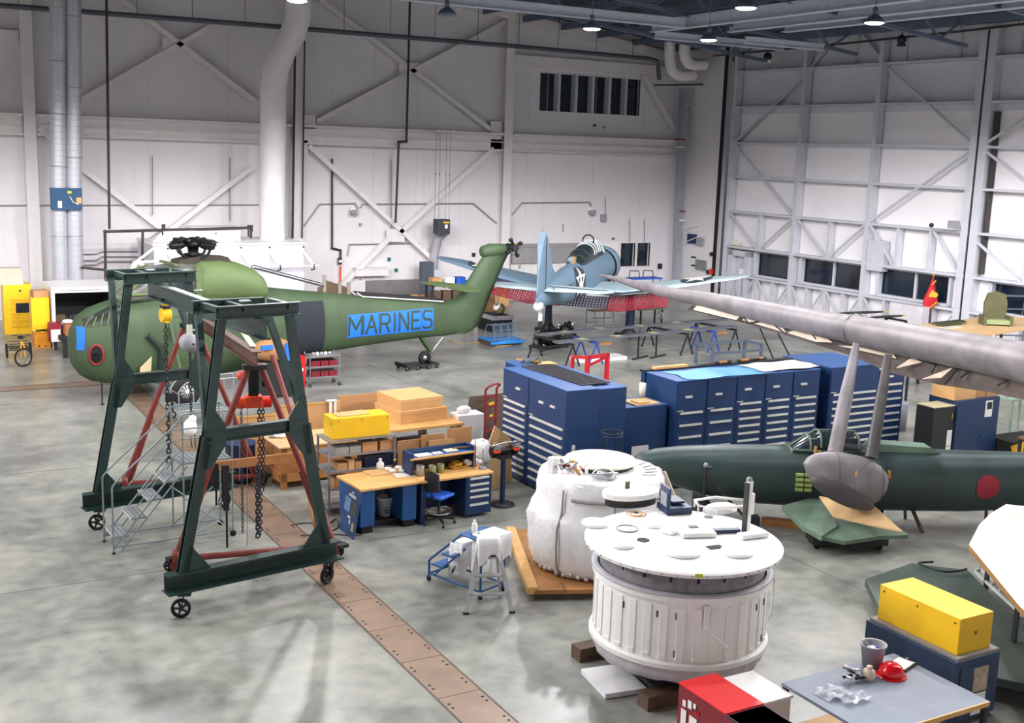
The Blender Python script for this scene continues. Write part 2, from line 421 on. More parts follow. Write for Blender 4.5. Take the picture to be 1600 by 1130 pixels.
for i in range(5):                                  # Warren panels between the top of the windows and the first rail
    a, b = t[i], t[i+1]; n = 2 if i != 2 else 3
    if i == 0: n = 2
    for k in range(n):
        c0, c1 = a+(b-a)*k/n, a+(b-a)*(k+1)/n
        if k: rbox(fr, c0-.06, c0+.06, zw, zt, -.4, -.08, STEELG)
        if i == 2 and k == 1: continue
        if k % 2 == 0: rbar(c0+.15, zt-.05, c1-.1, zw+.05)
        else: rbar(c0+.1, zw+.05, c1-.15, zt-.05)
    n = 4
    for k in range(n):                              # below the windows
        c0, c1 = a+(b-a)*k/n, a+(b-a)*(k+1)/n
        if k: rbox(fr, c0-.06, c0+.06, 0, zb, -.4, -.08, STEELG)
        if k % 2 == 0: rbar(c0+.1, zb-.05, c1-.1, .1, .07)
        else: rbar(c0+.1, .1, c1-.1, zb-.05, .07)
R_ = RAILS
rbar(t[0]+.1, R_[2], t[1]-.1, R_[0]+.1); rbar(t[0]+.1, R_[2], t[1]-.1, R_[4]-.4, .08); rbar(t[0]+.1, R_[2]-.0, t[1]-.1, R_[4]-.15, .05, -.4)
rbar(t[2]+.1, R_[4], t[3]-.1, R_[2]+.1); rbar(t[2]+.1, R_[0]+.1, t[3]-.1, R_[2]-.1)
rbar(t[3]+.3, R_[2], t[4]-.1, R_[4]-.2); rbar(t[3]+.3, R_[2], t[4]-.1, R_[0]+.2)
rbar(t[4]+.1, R_[4]-.1, t[5]-.1, R_[2]); rbar(t[1]+.1, R_[4], t[1]+2.0, R_[4]+1.9, .12, -.3); rbar(t[2]-.1, R_[4]+.1, t[2]-2.3, R_[4]+2.2, .12, -.3)
for k in range(2, 34, 3): rbox(fr, t[0]+k*.9, t[0]+k*.9+.1, R_[4], 13.2, -.55, -.4, STEELG)
struct(fr.build('trim_3'))
bgp = MB(); rbox(bgp, POSTS[3]+.24, POSTS[3]+.62, 0, 12.4, -.5, -.03, STEELG); rbox(bgp, POSTS[3]+.2, POSTS[3]+.26, 0, 12.4, -.4, -.02, DARK)
rbox(bgp, POSTS[3]+.72, POSTS[3]+.8, 3, 9.3, -.48, -.2, PIPE)
struct(bgp.build('trim_4'))
da = RW(1143, 392)[0]; db = RW(1161, 392)[0]
f = MB(); rbox(f, da-.35, da-.02, 0, 2.7, -.5, -.1, STEELG); rbox(f, db+.02, db+.3, 0, 2.7, -.5, -.1, STEELG); rbox(f, da-.35, db+.3, 2.45, 2.72, -.5, -.1, STEELG)
d2 = struct(f.build('door_2'))
g = MB(); rbox(g, da, db, 0, 2.42, -.5, -.42); g.build('leaf', mat('door_leaf_grey', s2l(198, 200, 208), .6), d2)
g = MB(); rbox(g, da+.2, db-.1, .9, 1.8, -.42, -.4); g.build('notice_panel', PAPER, d2)
g = MB(); g.sphere(RP(db-.08, 1.02, -.36), .05); g.build('door_handle', CHROME, d2)

bw = MB()
def colx(px, py): return PY(px, py, WY-.45).x
COLS = [colx(51, 300), colx(465, 250), colx(796, 150)]
for x in COLS:
    for dx in (-.21, .21): pass
    bw.bx(x-.22, WY-.5, 0, x+.22, WY-.44, 14.6); bw.bx(x-.03, WY-.44, 0, x+.03, WY, 14.6); bw.bx(x-.22, WY-.06, 0, x+.22, WY, 14.6)
struct(bw.build('trim_5', STEELW))
gb = MB()
segs = [(-16, COLS[0]-.24), (COLS[0]+.24, COLS[1]-.24), (COLS[1]+.24, COLS[2]-.24), (COLS[2]+.24, CX-.4)]
zg = PY(500, 197, WY-.5).z; zg2 = PY(500, 205, WY-.5).z
for a, b in segs:
    gb.bx(a, WY-.55, zg-.08, b, WY, zg+.02); gb.bx(a, WY-.28, zg-.75, b, WY-.2, zg-.08); gb.bx(a, WY-.45, zg-.42, b, WY-.28, zg-.38); gb.bx(a, WY-.5, zg-.8, b, WY, zg-.74)
zu = PY(900, 101, WY-.3).z
gb.bx(COLS[2]+.24, WY-.35, zu-.25, CX-.6, WY, zu+.25); gb.bx(-16, WY-.35, 10.6, COLS[0]-.24, WY, 11.1)
struct(gb.build('trim_6', STEELW))
br = MB()
def wb(p, q, w=.2): br.ibeam(PY(*p, WY-.25), PY(*q, WY-.25), w, w*1.1, .03, (0, 1, 0))
wb((126, 157), (335, 38)); wb((190, 0), (404, 163)); wb((126, 262), (255, 360)); wb((393, 262), (262, 362))
wb((482, 228), (676, 406)); wb((770, 232), (622, 365)); wb((608, 372), (534, 446))
wb((500, 0), (765, 202)); wb((494, 190), (790, 34))
wb((1004, 118), (1054, 204)); wb((60, 200), (100, 232))
br.box(PY(275, 70, WY-.25), (1.1, .06, .5)); br.box(PY(641, 107, WY-.25), (1.1, .06, .5)); br.box(PY(618, 368, WY-.25), (.9, .06, .6))
for p in ((470, 230), (775, 228), (482, 190), (775, 200)): br.box(PY(*p, WY-.25), (.6, .06, .6))
struct(br.build('trim_7', STEELW))
rk = MB(); pa = PY(560, -38, WY-.3); pb = PY(1042, 88, WY-.3)
rk.bar(pa, pb, .35, .4, (0, 0, 1)); struct(rk.build('trim_8', STEELW))
rs = MB(); a = PY(820, 384, WY-.03); b = PY(912, 381, WY-.03)
rs.bx(a.x-.8, WY-.1, 0, b.x, WY-.02, a.z, mat('shutter_white', s2l(224, 222, 222), .6)); 
for k in range(16): rs.bx(a.x-.8, WY-.12, k*.14, b.x, WY-.1, k*.14+.02, STEELW)
rs.bx(a.x-.9, WY-.3, a.z-.05, b.x+.1, WY, a.z+.1, mat('shutter_head_grey', s2l(150, 148, 150), .6)); rs.bx(a.x-.8, WY-.25, a.z-.85, b.x, WY-.1, a.z-.05, mat('shutter_head_grey', (.3, .3, .3)))
struct(rs.build('door_3'))
lt = MB(); a = PY(555, 421, WY-.4); b = PY(607, 429, WY-.4); lt.bx(a.x, WY-.45, b.z-.05, b.x, WY, a.z+.05); lt.bx(a.x, WY-.5, a.z, b.x, WY-.45, a.z+.06)
struct(lt.build('trim_9', STEELW))
sj = MB()
for px in (234, 358, 520, 583, 650, 720, 822, 850, 925, 1000):
    x = PY(px, 300, WY).x; sj.bx(x-.01, WY-.006, 0, x+.01, WY, 12)
for k in range(1, 20): pass
struct(sj.build('trim_10', mat('seam_grey', s2l(206, 202, 204), .7)))
TRUSS = mat('roof_steel_blue_grey', s2l(96, 108, 128), .6, var=.15)
RAILM = mat('crane_rail_light', s2l(190, 198, 210), .5, var=.1)
for k, y in enumerate((14, 19.5, 25, 30.5, 36, 41.5)):
    b = MB(); xs = [8+i*1.5 for i in range(20)]
    b.bar((xs[0], y, ROOF(xs[0])-.15), (xs[-1], y, ROOF(xs[-1])-.15), .14, .14); b.bar((xs[0], y, ROOF(xs[0])-1.25), (xs[-1], y, ROOF(xs[-1])-1.25), .14, .14)
    for i in range(len(xs)-1):
        a, c = xs[i], xs[i+1]
        b.bar((a, y, ROOF(a)-(.15 if i % 2 else 1.25)), (c, y, ROOF(c)-(1.25 if i % 2 else .15)), .08, .08)
    struct(b.build('trim_%d' % (20+k), TRUSS))
b = MB()
for i in range(12):
    x = 13+i*2.1; b.bar((x, 10, ROOF(x)-.4), (x, 48.6, ROOF(x)-.4), .1, .3)
struct(b.build('trim_26', TRUSS))
zc = 12.0
def rail(name, a, b_, w, h, label):
    m = MB(); m.ibeam(a, b_, w, h, .04); o = m.build(name, RAILM, None, a); tag(o, label, 'crane rail'); return o
p0 = P(1019, 50, zc); p1 = P(1600, 8, zc)
yy = p0.y
rail('crane_rail', V((p0.x, yy, zc+.2)), V((p0.x, 2, zc+.2)), .28, .45, 'light steel crane rail under the roof ending at the corner of the transverse rail')
q = P(1140, 50, zc); rail('crane_rail', V((q.x, q.y, zc+.2)), V((q.x, 2, zc+.2)), .28, .45, 'second long steel crane rail under the roof, nearer the door wall')
q2 = P(1226, 50, zc); rail('crane_rail', V((q2.x, q2.y, zc+.2)), V((q2.x, 2, zc+.2)), .28, .45, 'third long steel rail under the roof, closest to the door wall')
rail('crane_rail', V((p0.x+.15, yy, zc-.1)), V((P(1235, 69, zc).x, yy, zc-.1)), .25, .3, 'short transverse steel rail running toward the door wall under the roof')
q3 = P(1075, 42, zc); rail('crane_rail', V((9, q3.y, zc+.1)), V((q3.x-.16, q3.y, zc+.1)), .25, .35, 'long transverse steel rail crossing high above the blue-grey plane')
q4 = P(1288, 60, zc); rail('crane_rail', V((q4.x-4, q4.y, zc-.35)), V((q4.x, q4.y, zc-.35)), .2, .26, 'short steel rail stub below the third long rail by the door wall')
LAMPM = mat('lamp_glow', (1, 1, 1), .5, var=0, emit=(1, .97, 1, 40))
SHADE = mat('lamp_shade_grey', s2l(104, 112, 128), .5, .2)
LD = []
def lamp_data():
    "wide batwing luminaire: weak straight down, strong at 50-75 degrees, cut off by the shade above 80"
    l = bpy.data.lights.new('lamp_light', 'POINT'); l.energy = LAMP_E; l.color = (1.0, .972, .985); l.shadow_soft_size = .25
    l.use_nodes = True; nt = l.node_tree; N = nt.nodes; K = nt.links; em = N['Emission']
    tc = N.new('ShaderNodeTexCoord'); sx = N.new('ShaderNodeSeparateXYZ'); K.new(tc.outputs['Normal'], sx.inputs[0])
    r = N.new('ShaderNodeValToRGB'); mp = N.new('ShaderNodeMath'); mp.operation = 'ABSOLUTE'
    ng = N.new('ShaderNodeMath'); ng.operation = 'MULTIPLY'; ng.inputs[1].default_value = LSIGN; K.new(sx.outputs['Z'], ng.inputs[0])
    K.new(ng.outputs[0], r.inputs['Fac']); e = r.color_ramp.elements
    g = lambda v: (v, v, v, 1)
    e[0].position = .09; e[0].color = g(0); e[1].position = 1; e[1].color = g(.13)
    for p, v in ((.15, .04), (.22, .5), (.32, 1.0), (.45, .85), (.62, .42), (.8, .22)):
        q = e.new(p); q.color = g(v)
    K.new(r.outputs['Color'], em.inputs['Strength'])
    return l
LAMP_E = 3000; LSIGN = -1.0
def lamp(loc, label, lit=True):
    t = thing('high_bay_lamp', label, 'lamp', loc, group='high bay lamps under the roof')
    m = MB(); m.lathe([(.28, 0), (.27, .05), (.19, .15), (.08, .22), (.06, .24)], n=20); m.build('lamp_shade', SHADE, t, solid=.006)
    m = MB(); m.lathe([(.05, .22), (.07, .26), (.07, .4), (.02, .44), (.0, .44)], n=14); m.build('ballast_housing', SHADE, t)
    m = MB(); m.tube((0, 0, .42), (0, 0, ROOF(loc[0])-.02-loc[2]), .012, n=6); m.build('suspension_rod', SHADE, t)
    m = MB(); m.lathe([(0, -.05), (.14, -.04), (.25, -.01), (.265, .02), (0, .03)], n=20); m.build('lens', LAMPM if lit else SHADE, t)
    if lit:
        if not LD: LD.append(lamp_data())
        lo = bpy.data.objects.new('lamp_light', LD[0]); COL.objects.link(lo); lo.parent = t; lo.location = (0, 0, -.06)
    return t
vis = {(0, 0): 'lit high bay lamp in front of the kinked white duct, leftmost of the lit lamps', (2, 0): 'lit high bay lamp hanging above the strip of observation windows', (3, 0): 'lit high bay lamp near the corner beside the white duct elbows', (2, 1): 'lit high bay lamp at top centre right beneath the crane rails', (3, 1): 'lit high bay lamp with violet glow nearest the hangar door wall'}
LX = [10.7, 15.2, 20.1, 24.75]; LYS = [31.1, 23.9]
for iy, yv in enumerate((31.1, 23.9, 16.7, 9.5)):
    for ix, xv in enumerate((-8, -3.4, 1.2, 6, 10.7, 15.2, 20.2, 24.8, 29.6, 34)):
        key = (ix-4, iy)
        if iy < 2 and xv > 29: continue
        if iy == 3 and xv < 12: continue
        if key == (1, 0): lamp((xv, yv, 11.0), 'unlit dark high bay lamp dome seen against the upper back wall', False)
        else: lamp((xv, yv, 11.0), vis.get(key, 'lit high bay lamp of the roof grid hanging behind the viewpoint'))
SC.view_settings.view_transform = 'Standard'; SC.view_settings.look = 'None'; SC.view_settings.exposure = 0.36; SC.view_settings.gamma = 1.0; SC.view_settings.use_curve_mapping = False
w = bpy.data.worlds.new('world'); SC.world = w; w.use_nodes = True
w.node_tree.nodes['Background'].inputs[0].default_value = (.5, .55, .62, 1); w.node_tree.nodes['Background'].inputs[1].default_value = .1
HA = math.radians(7.7)
heli = thing('helicopter', 'olive green piston helicopter without rotor blades, blue masking tape lettering on its tail boom', 'helicopter', (7.35, 33.1, 0), HA)
def sring(s, zb, zt, hw, n=24, p=2.6, yc=0):
    out = []; zc_, hz = (zb+zt)/2, (zt-zb)/2
    for i in range(n):
        t = 2*PI*i/n; c, q = math.cos(t), math.sin(t)
        out.append((s, yc+hw*math.copysign(abs(c)**(2/p), c), zc_+hz*math.copysign(abs(q)**(2/p), q)))
    return out
HS = [(-2.56, 1.35, 1.8, .12, 2), (-2.5, 1.05, 2.12, .38, 2), (-2.32, .78, 2.42, .58, 2.1), (-2.05, .6, 2.6, .7, 2.2), (-1.7, .5, 2.72, .78, 2.3), (-1.2, .44, 2.85, .83, 2.6), (-.4, .42, 2.95, .85, 3),
      (.8, .44, 3.1, .86, 3), (2.0, .5, 3.1, .86, 2.9), (2.9, .6, 3.0, .83, 2.7), (4.0, .72, 2.85, .75, 2.5), (5.4, .85, 2.68, .63, 2.4), (7.0, .95, 2.46, .5, 2.3), (8.6, 1.02, 2.28, .38, 2.3), (9.8, 1.02, 2.2, .3, 2.2), (10.7, 1.08, 2.45, .24, 2.1)]
def hsec(s):
    for a, b in zip(HS, HS[1:]):
        if a[0] <= s <= b[0]:
            f = (s-a[0])/(b[0]-a[0]); return [a[k]+(b[k]-a[k])*f for k in range(1, 5)]
    return HS[-1][1:]
def hside(s, z, off=.008, side=-1):
    zb, zt, hw, p = hsec(s); zc_, hz = (zb+zt)/2, (zt-zb)/2
    q = min(.999, abs(z-zc_)/hz); y = hw*(1-q**p)**(1/p)
    return V((s, side*(y+off), z))
m = MB(); rings = []
for a, b in zip(HS, HS[1:]):
    k = 3
    for j in range(k):
        f = j/k; s, zb, zt, hw, p = [a[i]+(b[i]-a[i])*f for i in range(5)]; rings.append(sring(s, zb, zt, hw, 32, p))
s, zb, zt, hw, p = HS[-1]; rings.append(sring(s, zb, zt, hw, 32, p))
m.loft(rings, GREEN); m.build('fuselage', None, heli)
m = MB(); CK = [(-1.25, 2.75, 2.95, .6), (-1.0, 2.75, 3.2, .7), (-.6, 2.75, 3.5, .74), (-.1, 2.75, 3.68, .74), (.5, 2.75, 3.78, .72), (.95, 2.8, 3.74, .7)]
m.loft([sring(s, a, b, h, 28, 3.4) for s, a, b, h in CK], mat('cockpit_glass_dusty', s2l(104, 106, 100), .22, var=.25, scale=3)); m.build('cockpit_glazing', None, heli)
m = MB()
for y_ in (-.72, -.25, .25, .72):
    m.path([(-1.24, y_*.85, 2.98), (-.98, y_, 3.22), (-.58, y_, 3.52), (-.1, y_, 3.66)], .03, 6, GREEN2)
m.bx(-.62, -.76, 3.46, -.5, .76, 3.56, GREEN2); m.bx(-.1, -.76, 2.9, .02, -.7, 3.66, GREEN2); m.bx(.75, -.77, 2.8, .9, .77, 3.72, GREEN2); m.bx(.2, -.6, 3.74, .3, .6, 3.8, GREEN2)
m.path([(-1.25, -.7, 3.0), (-.1, -.77, 3.02), (.9, -.76, 3.0)], .04, 6, GREEN2)
m.build('cockpit_frame', None, heli)
m = MB(); m.loft([sring(s, a, b, h, 24, 2.6) for s, a, b, h in ((.85, 2.6, 3.74, .7), (1.1, 2.6, 3.84, .8), (1.6, 2.6, 3.84, .85), (2.2, 2.6, 3.76, .86), (2.65, 2.6, 3.58, .84), (2.88, 2.6, 3.38, .8), (2.98, 2.7, 3.15, .7))], GREEN2)
m.build('transmission_fairing', None, heli)
m = MB(); m.prism([(-.55, 0), (.1, .12), (.9, .06), (1.05, -.12), (-.6, -.12)], (1.0, -.3, 3.86), (1, 0, 0), (0, 0, 1), (0, .6, 0), mat('fairing_opening_brown', s2l(58, 52, 42), .8)); m.build('pylon_collar', None, heli)
m = MB(); gl = mat('nose_grille_dark', s2l(30, 38, 30), .3); 
for k in range(4):
    s0 = -2.12+k*.0
m.grid(lambda a, b: hside(-2.3+.98*a, 2.16+.1*a+(.2+.34*a)*b, .012), 8, 5, gl)
m.build('nose_grille', None, heli)
m = MB()
for k in range(6):
    s_ = -2.28+k*.18; q = k/5; m.path([hside(s_, 2.15+.1*q, .02), hside(s_+.06, 2.26+.22*q, .025), hside(s_+.14, 2.36+.36*q, .02)], .02, 5, GREEN2)
m.build('nose_grille_bars', None, heli)
m = MB()
c0 = V((-2.16, 0, 1.5)); pts = [hside(-2.06+.27*math.cos(t)*.62, 1.42+.27*math.sin(t), .02) for t in [2*PI*i/24 for i in range(24)]]
m.path(pts, .03, 6, mat('red_rim', s2l(150, 36, 52), .5), closed=True); m.build('intake_rim', None, heli)
m = MB(); cc = sum(pts, V((0, 0, 0)))/24+V((0, -.0, 0)); m.add([cc+V((0, -.01, 0))]+[p+V((0, .003, 0)) for p in pts], [(0, i+1, (i+1) % 24+1) for i in range(24)], HOLE)
m.build('intake_opening', None, heli)
m = MB(); n_ = (pts[0]-cc).cross(pts[6]-cc).normalized(); n_ = n_ if n_.y < 0 else -n_
for i in range(10):
    t = i*.7; rr = .05+.012*i; m.sphere(cc+n_*.03+V((.5*rr*math.cos(t), 0, rr*math.sin(t))), .03, 8, BLACKM)
m.build('engine_accessories', None, heli)
m = MB(); m.grid(lambda a, b: hside(-2.5+.16*a+.06*b, 1.55+.62*b, .01), 3, 8, TAPE)
o = m.build('nose_tape_patch', None, heli); o['label'] = 'patch of blue masking tape on the nose'
m = MB(); m.grid(lambda a, b: hside(-.2+1.5*a, .8+1.55*b, .006), 6, 6, mat('door_green_shade', s2l(70, 92, 60), .6)); 
m.path([hside(-.2, .8, .012), hside(-.2, 2.35, .012), hside(1.3, 2.35, .012), hside(1.3, .8, .012)], .008, 4, DARK, closed=True); m.build('cabin_door', None, heli)
m = MB(); m.prism([(0, 0), (.28, .0), (.34, .75), (0, .45)], (-.95, -.88, .55), (1, 0, 0), (0, 0, 1), (0, .02, 0), mat('primer_tan', s2l(196, 182, 142), .7)); m.build('bare_panel', None, heli)
m = MB(); m.bx(-1.3, -.8, 3.02, -.2, -.82, 2.2) if False else None
m.path([hside(-.7, 1.9, .05), hside(-.35, 1.5, .08), hside(-.35, .9, .05)], .09, 6, mat('exhaust_dark_green', s2l(36, 52, 40), .6)); m.build('exhaust_pipe', None, heli)
m = MB(); m.path([(-.15, -.8, 3.08), (.9, -.82, 3.06)], .025, 6, ALU)
m.build('window_sill_rail', None, heli)
m = MB(); m.bx(-.05, -.84, 3.1, .5, -.8, 3.4, mat('window_dark', s2l(44, 48, 52), .3)); m.build('cockpit_side_window', None, heli)
m = MB(); dk = mat('dark_blue_grey_patch', s2l(34, 40, 48), .8)
m.grid(lambda a, b: hside(3.86+.98*a, .86+(1.68-.02*a)*b, .01), 6, 12, dk)
for k in range(26):
    z_ = .9+k*.063
    for s_, q in ((3.86, -1), (4.84, 1)):
        m.add([hside(s_, z_, .01), hside(s_+q*.03, z_+.03, .01), hside(s_, z_+.06, .01)], [(0, 1, 2)], dk)
m.build('covered_panel', None, heli)
GL = {'M': [((0, 0), (0, 1)), ((0, 1), (.5, .3)), ((.5, .3), (1, 1)), ((1, 1), (1, 0))], 'A': [((0, 0), (.5, 1)), ((.5, 1), (1, 0)), ((.2, .35), (.8, .35))],
      'R': [((0, 0), (0, 1)), ((0, 1), (.8, 1)), ((.8, 1), (1, .85)), ((1, .85), (1, .6)), ((1, .6), (.8, .47)), ((.8, .47), (0, .47)), ((.5, .47), (1, 0))],
      'I': [((.5, 0), (.5, 1))], 'N': [((0, 0), (0, 1)), ((0, 1), (1, 0)), ((1, 0), (1, 1))], 'E': [((1, 1), (0, 1)), ((0, 1), (0, 0)), ((0, 0), (1, 0)), ((0, .5), (.75, .5))],
      'S': [((1, .95), (.8, 1)), ((.8, 1), (.15, 1)), ((.15, 1), (0, .85)), ((0, .85), (0, .65)), ((0, .65), (.15, .52)), ((.15, .52), (.85, .48)), ((.85, .48), (1, .35)), ((1, .35), (1, .15)), ((1, .15), (.85, 0)), ((.85, 0), (.15, 0)), ((.15, 0), (0, .08))]}
def seg_d(p, a, b):
    vx, vy = b[0]-a[0], b[1]-a[1]; wx, wy = p[0]-a[0], p[1]-a[1]; t = max(0, min(1, (wx*vx+wy*vy)/(vx*vx+vy*vy+1e-9)))
    return math.hypot(wx-t*vx, wy-t*vy)
m = MB(); LG = mat('letter_green', s2l(44, 66, 52), .6); s_ = 5.66; HGT = .56
widths = {'M': .48, 'A': .38, 'R': .34, 'I': .08, 'N': .34, 'E': .3, 'S': .32}
for ch in 'MARINES':
    w_ = widths[ch]; cw = .0165; nx = int((w_+.16)/cw); nz = int((HGT+.18)/cw)
    for i in range(nx):
        for j in range(nz):
            u = (i+.5)*cw-.08; vv = (j+.5)*cw-.09
            d = min(seg_d((u, vv), (a[0]*w_*1.0 if ch != 'I' else .04, a[1]*HGT), (b[0]*w_ if ch != 'I' else .04, b[1]*HGT)) for a, b in GL[ch])
            if d > .045 and (ch != 'I' or True):
                pass
            z0 = 1.31+j*cw
            mm = LG if d < .043 else TAPE
            q = [hside(s_+i*cw+dx, z0+dz, .012) for dx, dz in ((0, 0), (cw, 0), (cw, cw), (0, cw))]
            m.add(q, [(0, 1, 2, 3)], mm)
    s_ += w_+.16
o = m.build('tape_lettering', None, heli); o['label'] = 'blue masking tape around the stencilled letters MARINES'
m = MB(); m.prism([(6.3, 2.66), (6.42, 2.55), (9.55, 2.235), (9.55, 2.27), (9.2, 2.33), (6.25, 2.68)], (0, -.16, 0), (1, 0, 0), (0, 0, 1), (0, .34, 0), mat('hatch_black', s2l(30, 30, 34), .7)); m.build('shaft_hatch', None, heli)
m = MB(); m.path([(6.22, -.2, 2.66), (6.4, -.24, 2.535), (9.5, -.2, 2.21)], .022, 6, WOFF); m.build('hatch_edge', None, heli)
m = MB()
def fin(z, s0, s1, th):
    k = [(0, 0), (.12, .8), (.35, 1), (.7, .8), (1, .15), (.7, -.8), (.35, -1), (.12, -.8)]
    return [(s0+(s1-s0)*a, th*b, z) for a, b in k]
m.loft([fin(1.05, 9.9, 10.7, .12), fin(1.25, 9.8, 11.1, .2), fin(1.7, 9.95, 11.35, .24), (fin(2.3, 10.15, 11.6, .23)), fin(2.9, 10.62, 11.9, .2), fin(3.4, 11.0, 12.15, .18), fin(3.85, 11.35, 12.42, .16)], GREEN)
m.loft([sring(s, a, b, h, 16, 2) for s, a, b, h in ((11.15, 3.72, 3.85, .1), (11.2, 3.62, 4.0, .22), (11.5, 3.6, 4.08, .26), (12.0, 3.65, 4.06, .22), (12.3, 3.7, 4.02, .16))], GREEN)
m.build('tail_fin', None, heli)
m = MB()
for sd in (-1, 1): m.loft([[(9.75, sd*.1, 2.62), (10.6, sd*.1, 2.62), (10.6, sd*.1, 2.7), (9.75, sd*.1, 2.7)], [(9.55, sd*1.35, 2.66), (10.2, sd*1.35, 2.66), (10.2, sd*1.35, 2.69), (9.55, sd*1.35, 2.69)]], GREEN2, smooth=False)
m.build('tailplane', None, heli)
m = MB(); c = V((12.2, -.3, 3.95)); m.tube(c+V((0, .25, 0)), c+V((0, -.25, 0)), .13, n=12, m=DARK)
for k in range(4):
    t = k*PI/2+.5; e = V((math.cos(t), 0, math.sin(t))); m.tube(c+V((0, -.15, 0)), c+V((0, -.15, 0))+e*.34, .05, .035, 8, BLACKM); m.sphere(c+V((0, -.15, 0))+e*.3, .08, 8, BLACKM); m.tube(c+V((0, -.24, 0))+e*.2, c+e*.3+V((0, .02, 0)), .02, n=6, m=DARK)
m.sphere((12.5, -.1, 4.02), .07, 8, BRASS); m.build('tail_rotor_hub', None, heli)
m = MB(); hc = V((.98, 0, 0)); m.lathe([(.28, 3.75), (.22, 3.9), (.14, 4.02), (.16, 4.2), (.3, 4.24), (.34, 4.32), (.2, 4.4), (.12, 4.48), (.0, 4.5)], hc, 20, m=BLACKM)
for k in range(4):
    t = k*PI/2+.35; e = V((math.cos(t), math.sin(t), 0)); f = V((-e.y, e.x, 0)); b0 = hc+V((0, 0, 4.32))
    m.bar(b0+e*.12, b0+e*.6, .2, .17, m=BLACKM); m.tube(b0+e*.4-V((0, 0, .12)), b0+e*.4+V((0, 0, .14)), .07, n=8, m=BLACKM); m.tube(b0+e*.45-V((0, 0, .03)), b0+e*.8-V((0, 0, .05)), .12, .1, 10, BLACKM)
    for q in (-.07, 0, .07): m.tube(b0+e*.74+f*q, b0+e*.86+f*q*1.3-V((0, 0, .02)), .02, n=6, m=DARK)
    m.path([b0+e*.62+f*.1-V((0, 0, .1)), b0+e*.5+f*.1-V((0, 0, .3)), b0+e*.3-V((0, 0, .42)), hc+e*.25+V((0, 0, 3.8))], .04, 6, DARK)
    m.tube(b0+e*.2+V((0, 0, .1)), b0+e*.6+f*.2+V((0, 0, .1)), .035, n=8, m=BLACKM); m.sphere(b0+e*.3+f*.15+V((0, 0, .08)), .1, 8, BLACKM)
m.torus(hc+V((0, 0, 4.0)), .24, .03, n=20, k=6, m=BLACKM); m.build('rotor_head', None, heli)
m = MB(); m.bar((3.0, .3, 3.5), (5.3, .3, 2.85), .12, .05, m=DARK); m.path([(3.0, .38, 3.58), (5.3, .38, 2.93)], .015, 4, DARK); m.build('drive_shaft_cover', None, heli)
def gear(mb, side):
    c = V((0, side*1.83, .42)); mb.tube((.35, side*.75, .55), (0, side*1.62, .42), .05, n=8, m=GREEN); mb.tube((-.6, side*.78, .6), (0, side*1.62, .42), .045, n=8, m=GREEN); mb.tube((-.05, side*.82, 2.2), (0, side*1.6, .5), .06, .05, 8, GREEN)
for side in (-1, 1):
    m = MB(); gear(m, side); m.build('gear_leg', None, heli)
    m = MB(); c = V((0, side*1.76, .42)); m.wheel(c, .42, .24, (0, 1, 0), hub=mat('white_wheel_hub', s2l(226, 226, 220), .5)); 
    for k in range(10): t = k*.628; m.bx(-.0, 0, 0, .001, .001, .001) if False else m.bar(c+V((math.cos(t)*.07, side*.1, math.sin(t)*.07)), c+V((math.cos(t)*.2, side*.105, math.sin(t)*.2)), .02, .02, m=DARK)
    m.build('main_wheel', None, heli)
m = MB(); m.bar((8.7, 0, 1.15), (9.15, 0, .55), .22, .12, m=GREEN); m.tube((9.75, 0, 1.1), (9.2, 0, .5), .04, n=8, m=ALU); m.build('tail_gear_leg', None, heli)
m = MB(); m.wheel((8.72+.2, -.02, .33), .23, .14, (0, 1, 0)); m.build('tail_wheel', None, heli)
m = MB()
for s_ in (-1.9, .9): m.tube((s_, -.55, 0), (s_, -.55, .62), .022, n=8, m=DARK); m.tube((s_, -.55, 0), (s_, -.55, .02), .06, n=10, m=DARK)
m.build('support_jack', None, heli)
A = lambda s, t, z: V((7.35+math.cos(HA)*s-math.sin(HA)*t, 33.1+math.sin(HA)*s+math.cos(HA)*t, z))
dl = thing('tail_dolly', 'small low black dolly with pairs of castors carrying the helicopter tail wheel', 'dolly', A(8.7, -.05, 0), HA)
m = MB(); m.bx(-.75, -.3, .12, .6, .3, .17, DARK); m.bx(-.75, -.34, .12, -.7, .34, .24, BLACKM); m.bx(.2, -.3, .17, .26, .3, .26, BLACKM); m.build('platform', None, dl)
for x in (-.65, -.25, .2, .5):
    for y in (-.28, .28):
        m = MB(); m.wheel((x, y, .07), .07, .05, (0, 1, 0), n=12); m.build('castor', None, dl)
sbd = thing('dive_bomber', 'blue-grey single engined naval plane with white stars and red perforated dive brakes', 'airplane', (25.18, 38.3, 2.54), .753); sbd.rotation_euler = (0, -.05, .753)
m = MB(); FS = [(-7.2, -.06, .12, .06, 2), (-6.9, -.2, .25, .14, 2), (-6.0, -.32, .42, .24, 2.2), (-4.8, -.48, .56, .36, 2.3), (-3.4, -.62, .68, .46, 2.3), (-1.8, -.74, .72, .53, 2.3), (-.4, -.78, .72, .56, 2.3), (.8, -.76, .74, .6, 2.1), (1.5, -.72, .74, .66, 2), (1.95, -.7, .72, .7, 2)]
rr = []
for a, b in zip(FS, FS[1:]):
    for j in range(3): f = j/3; q = [a[i]+(b[i]-a[i])*f for i in range(5)]; rr.append(sring(q[0], q[1], q[2], q[3], 24, q[4]))
rr.append(sring(*FS[-1][:4], 24, 2)); m.loft(rr, SBDB); m.build('fuselage', None, sbd)
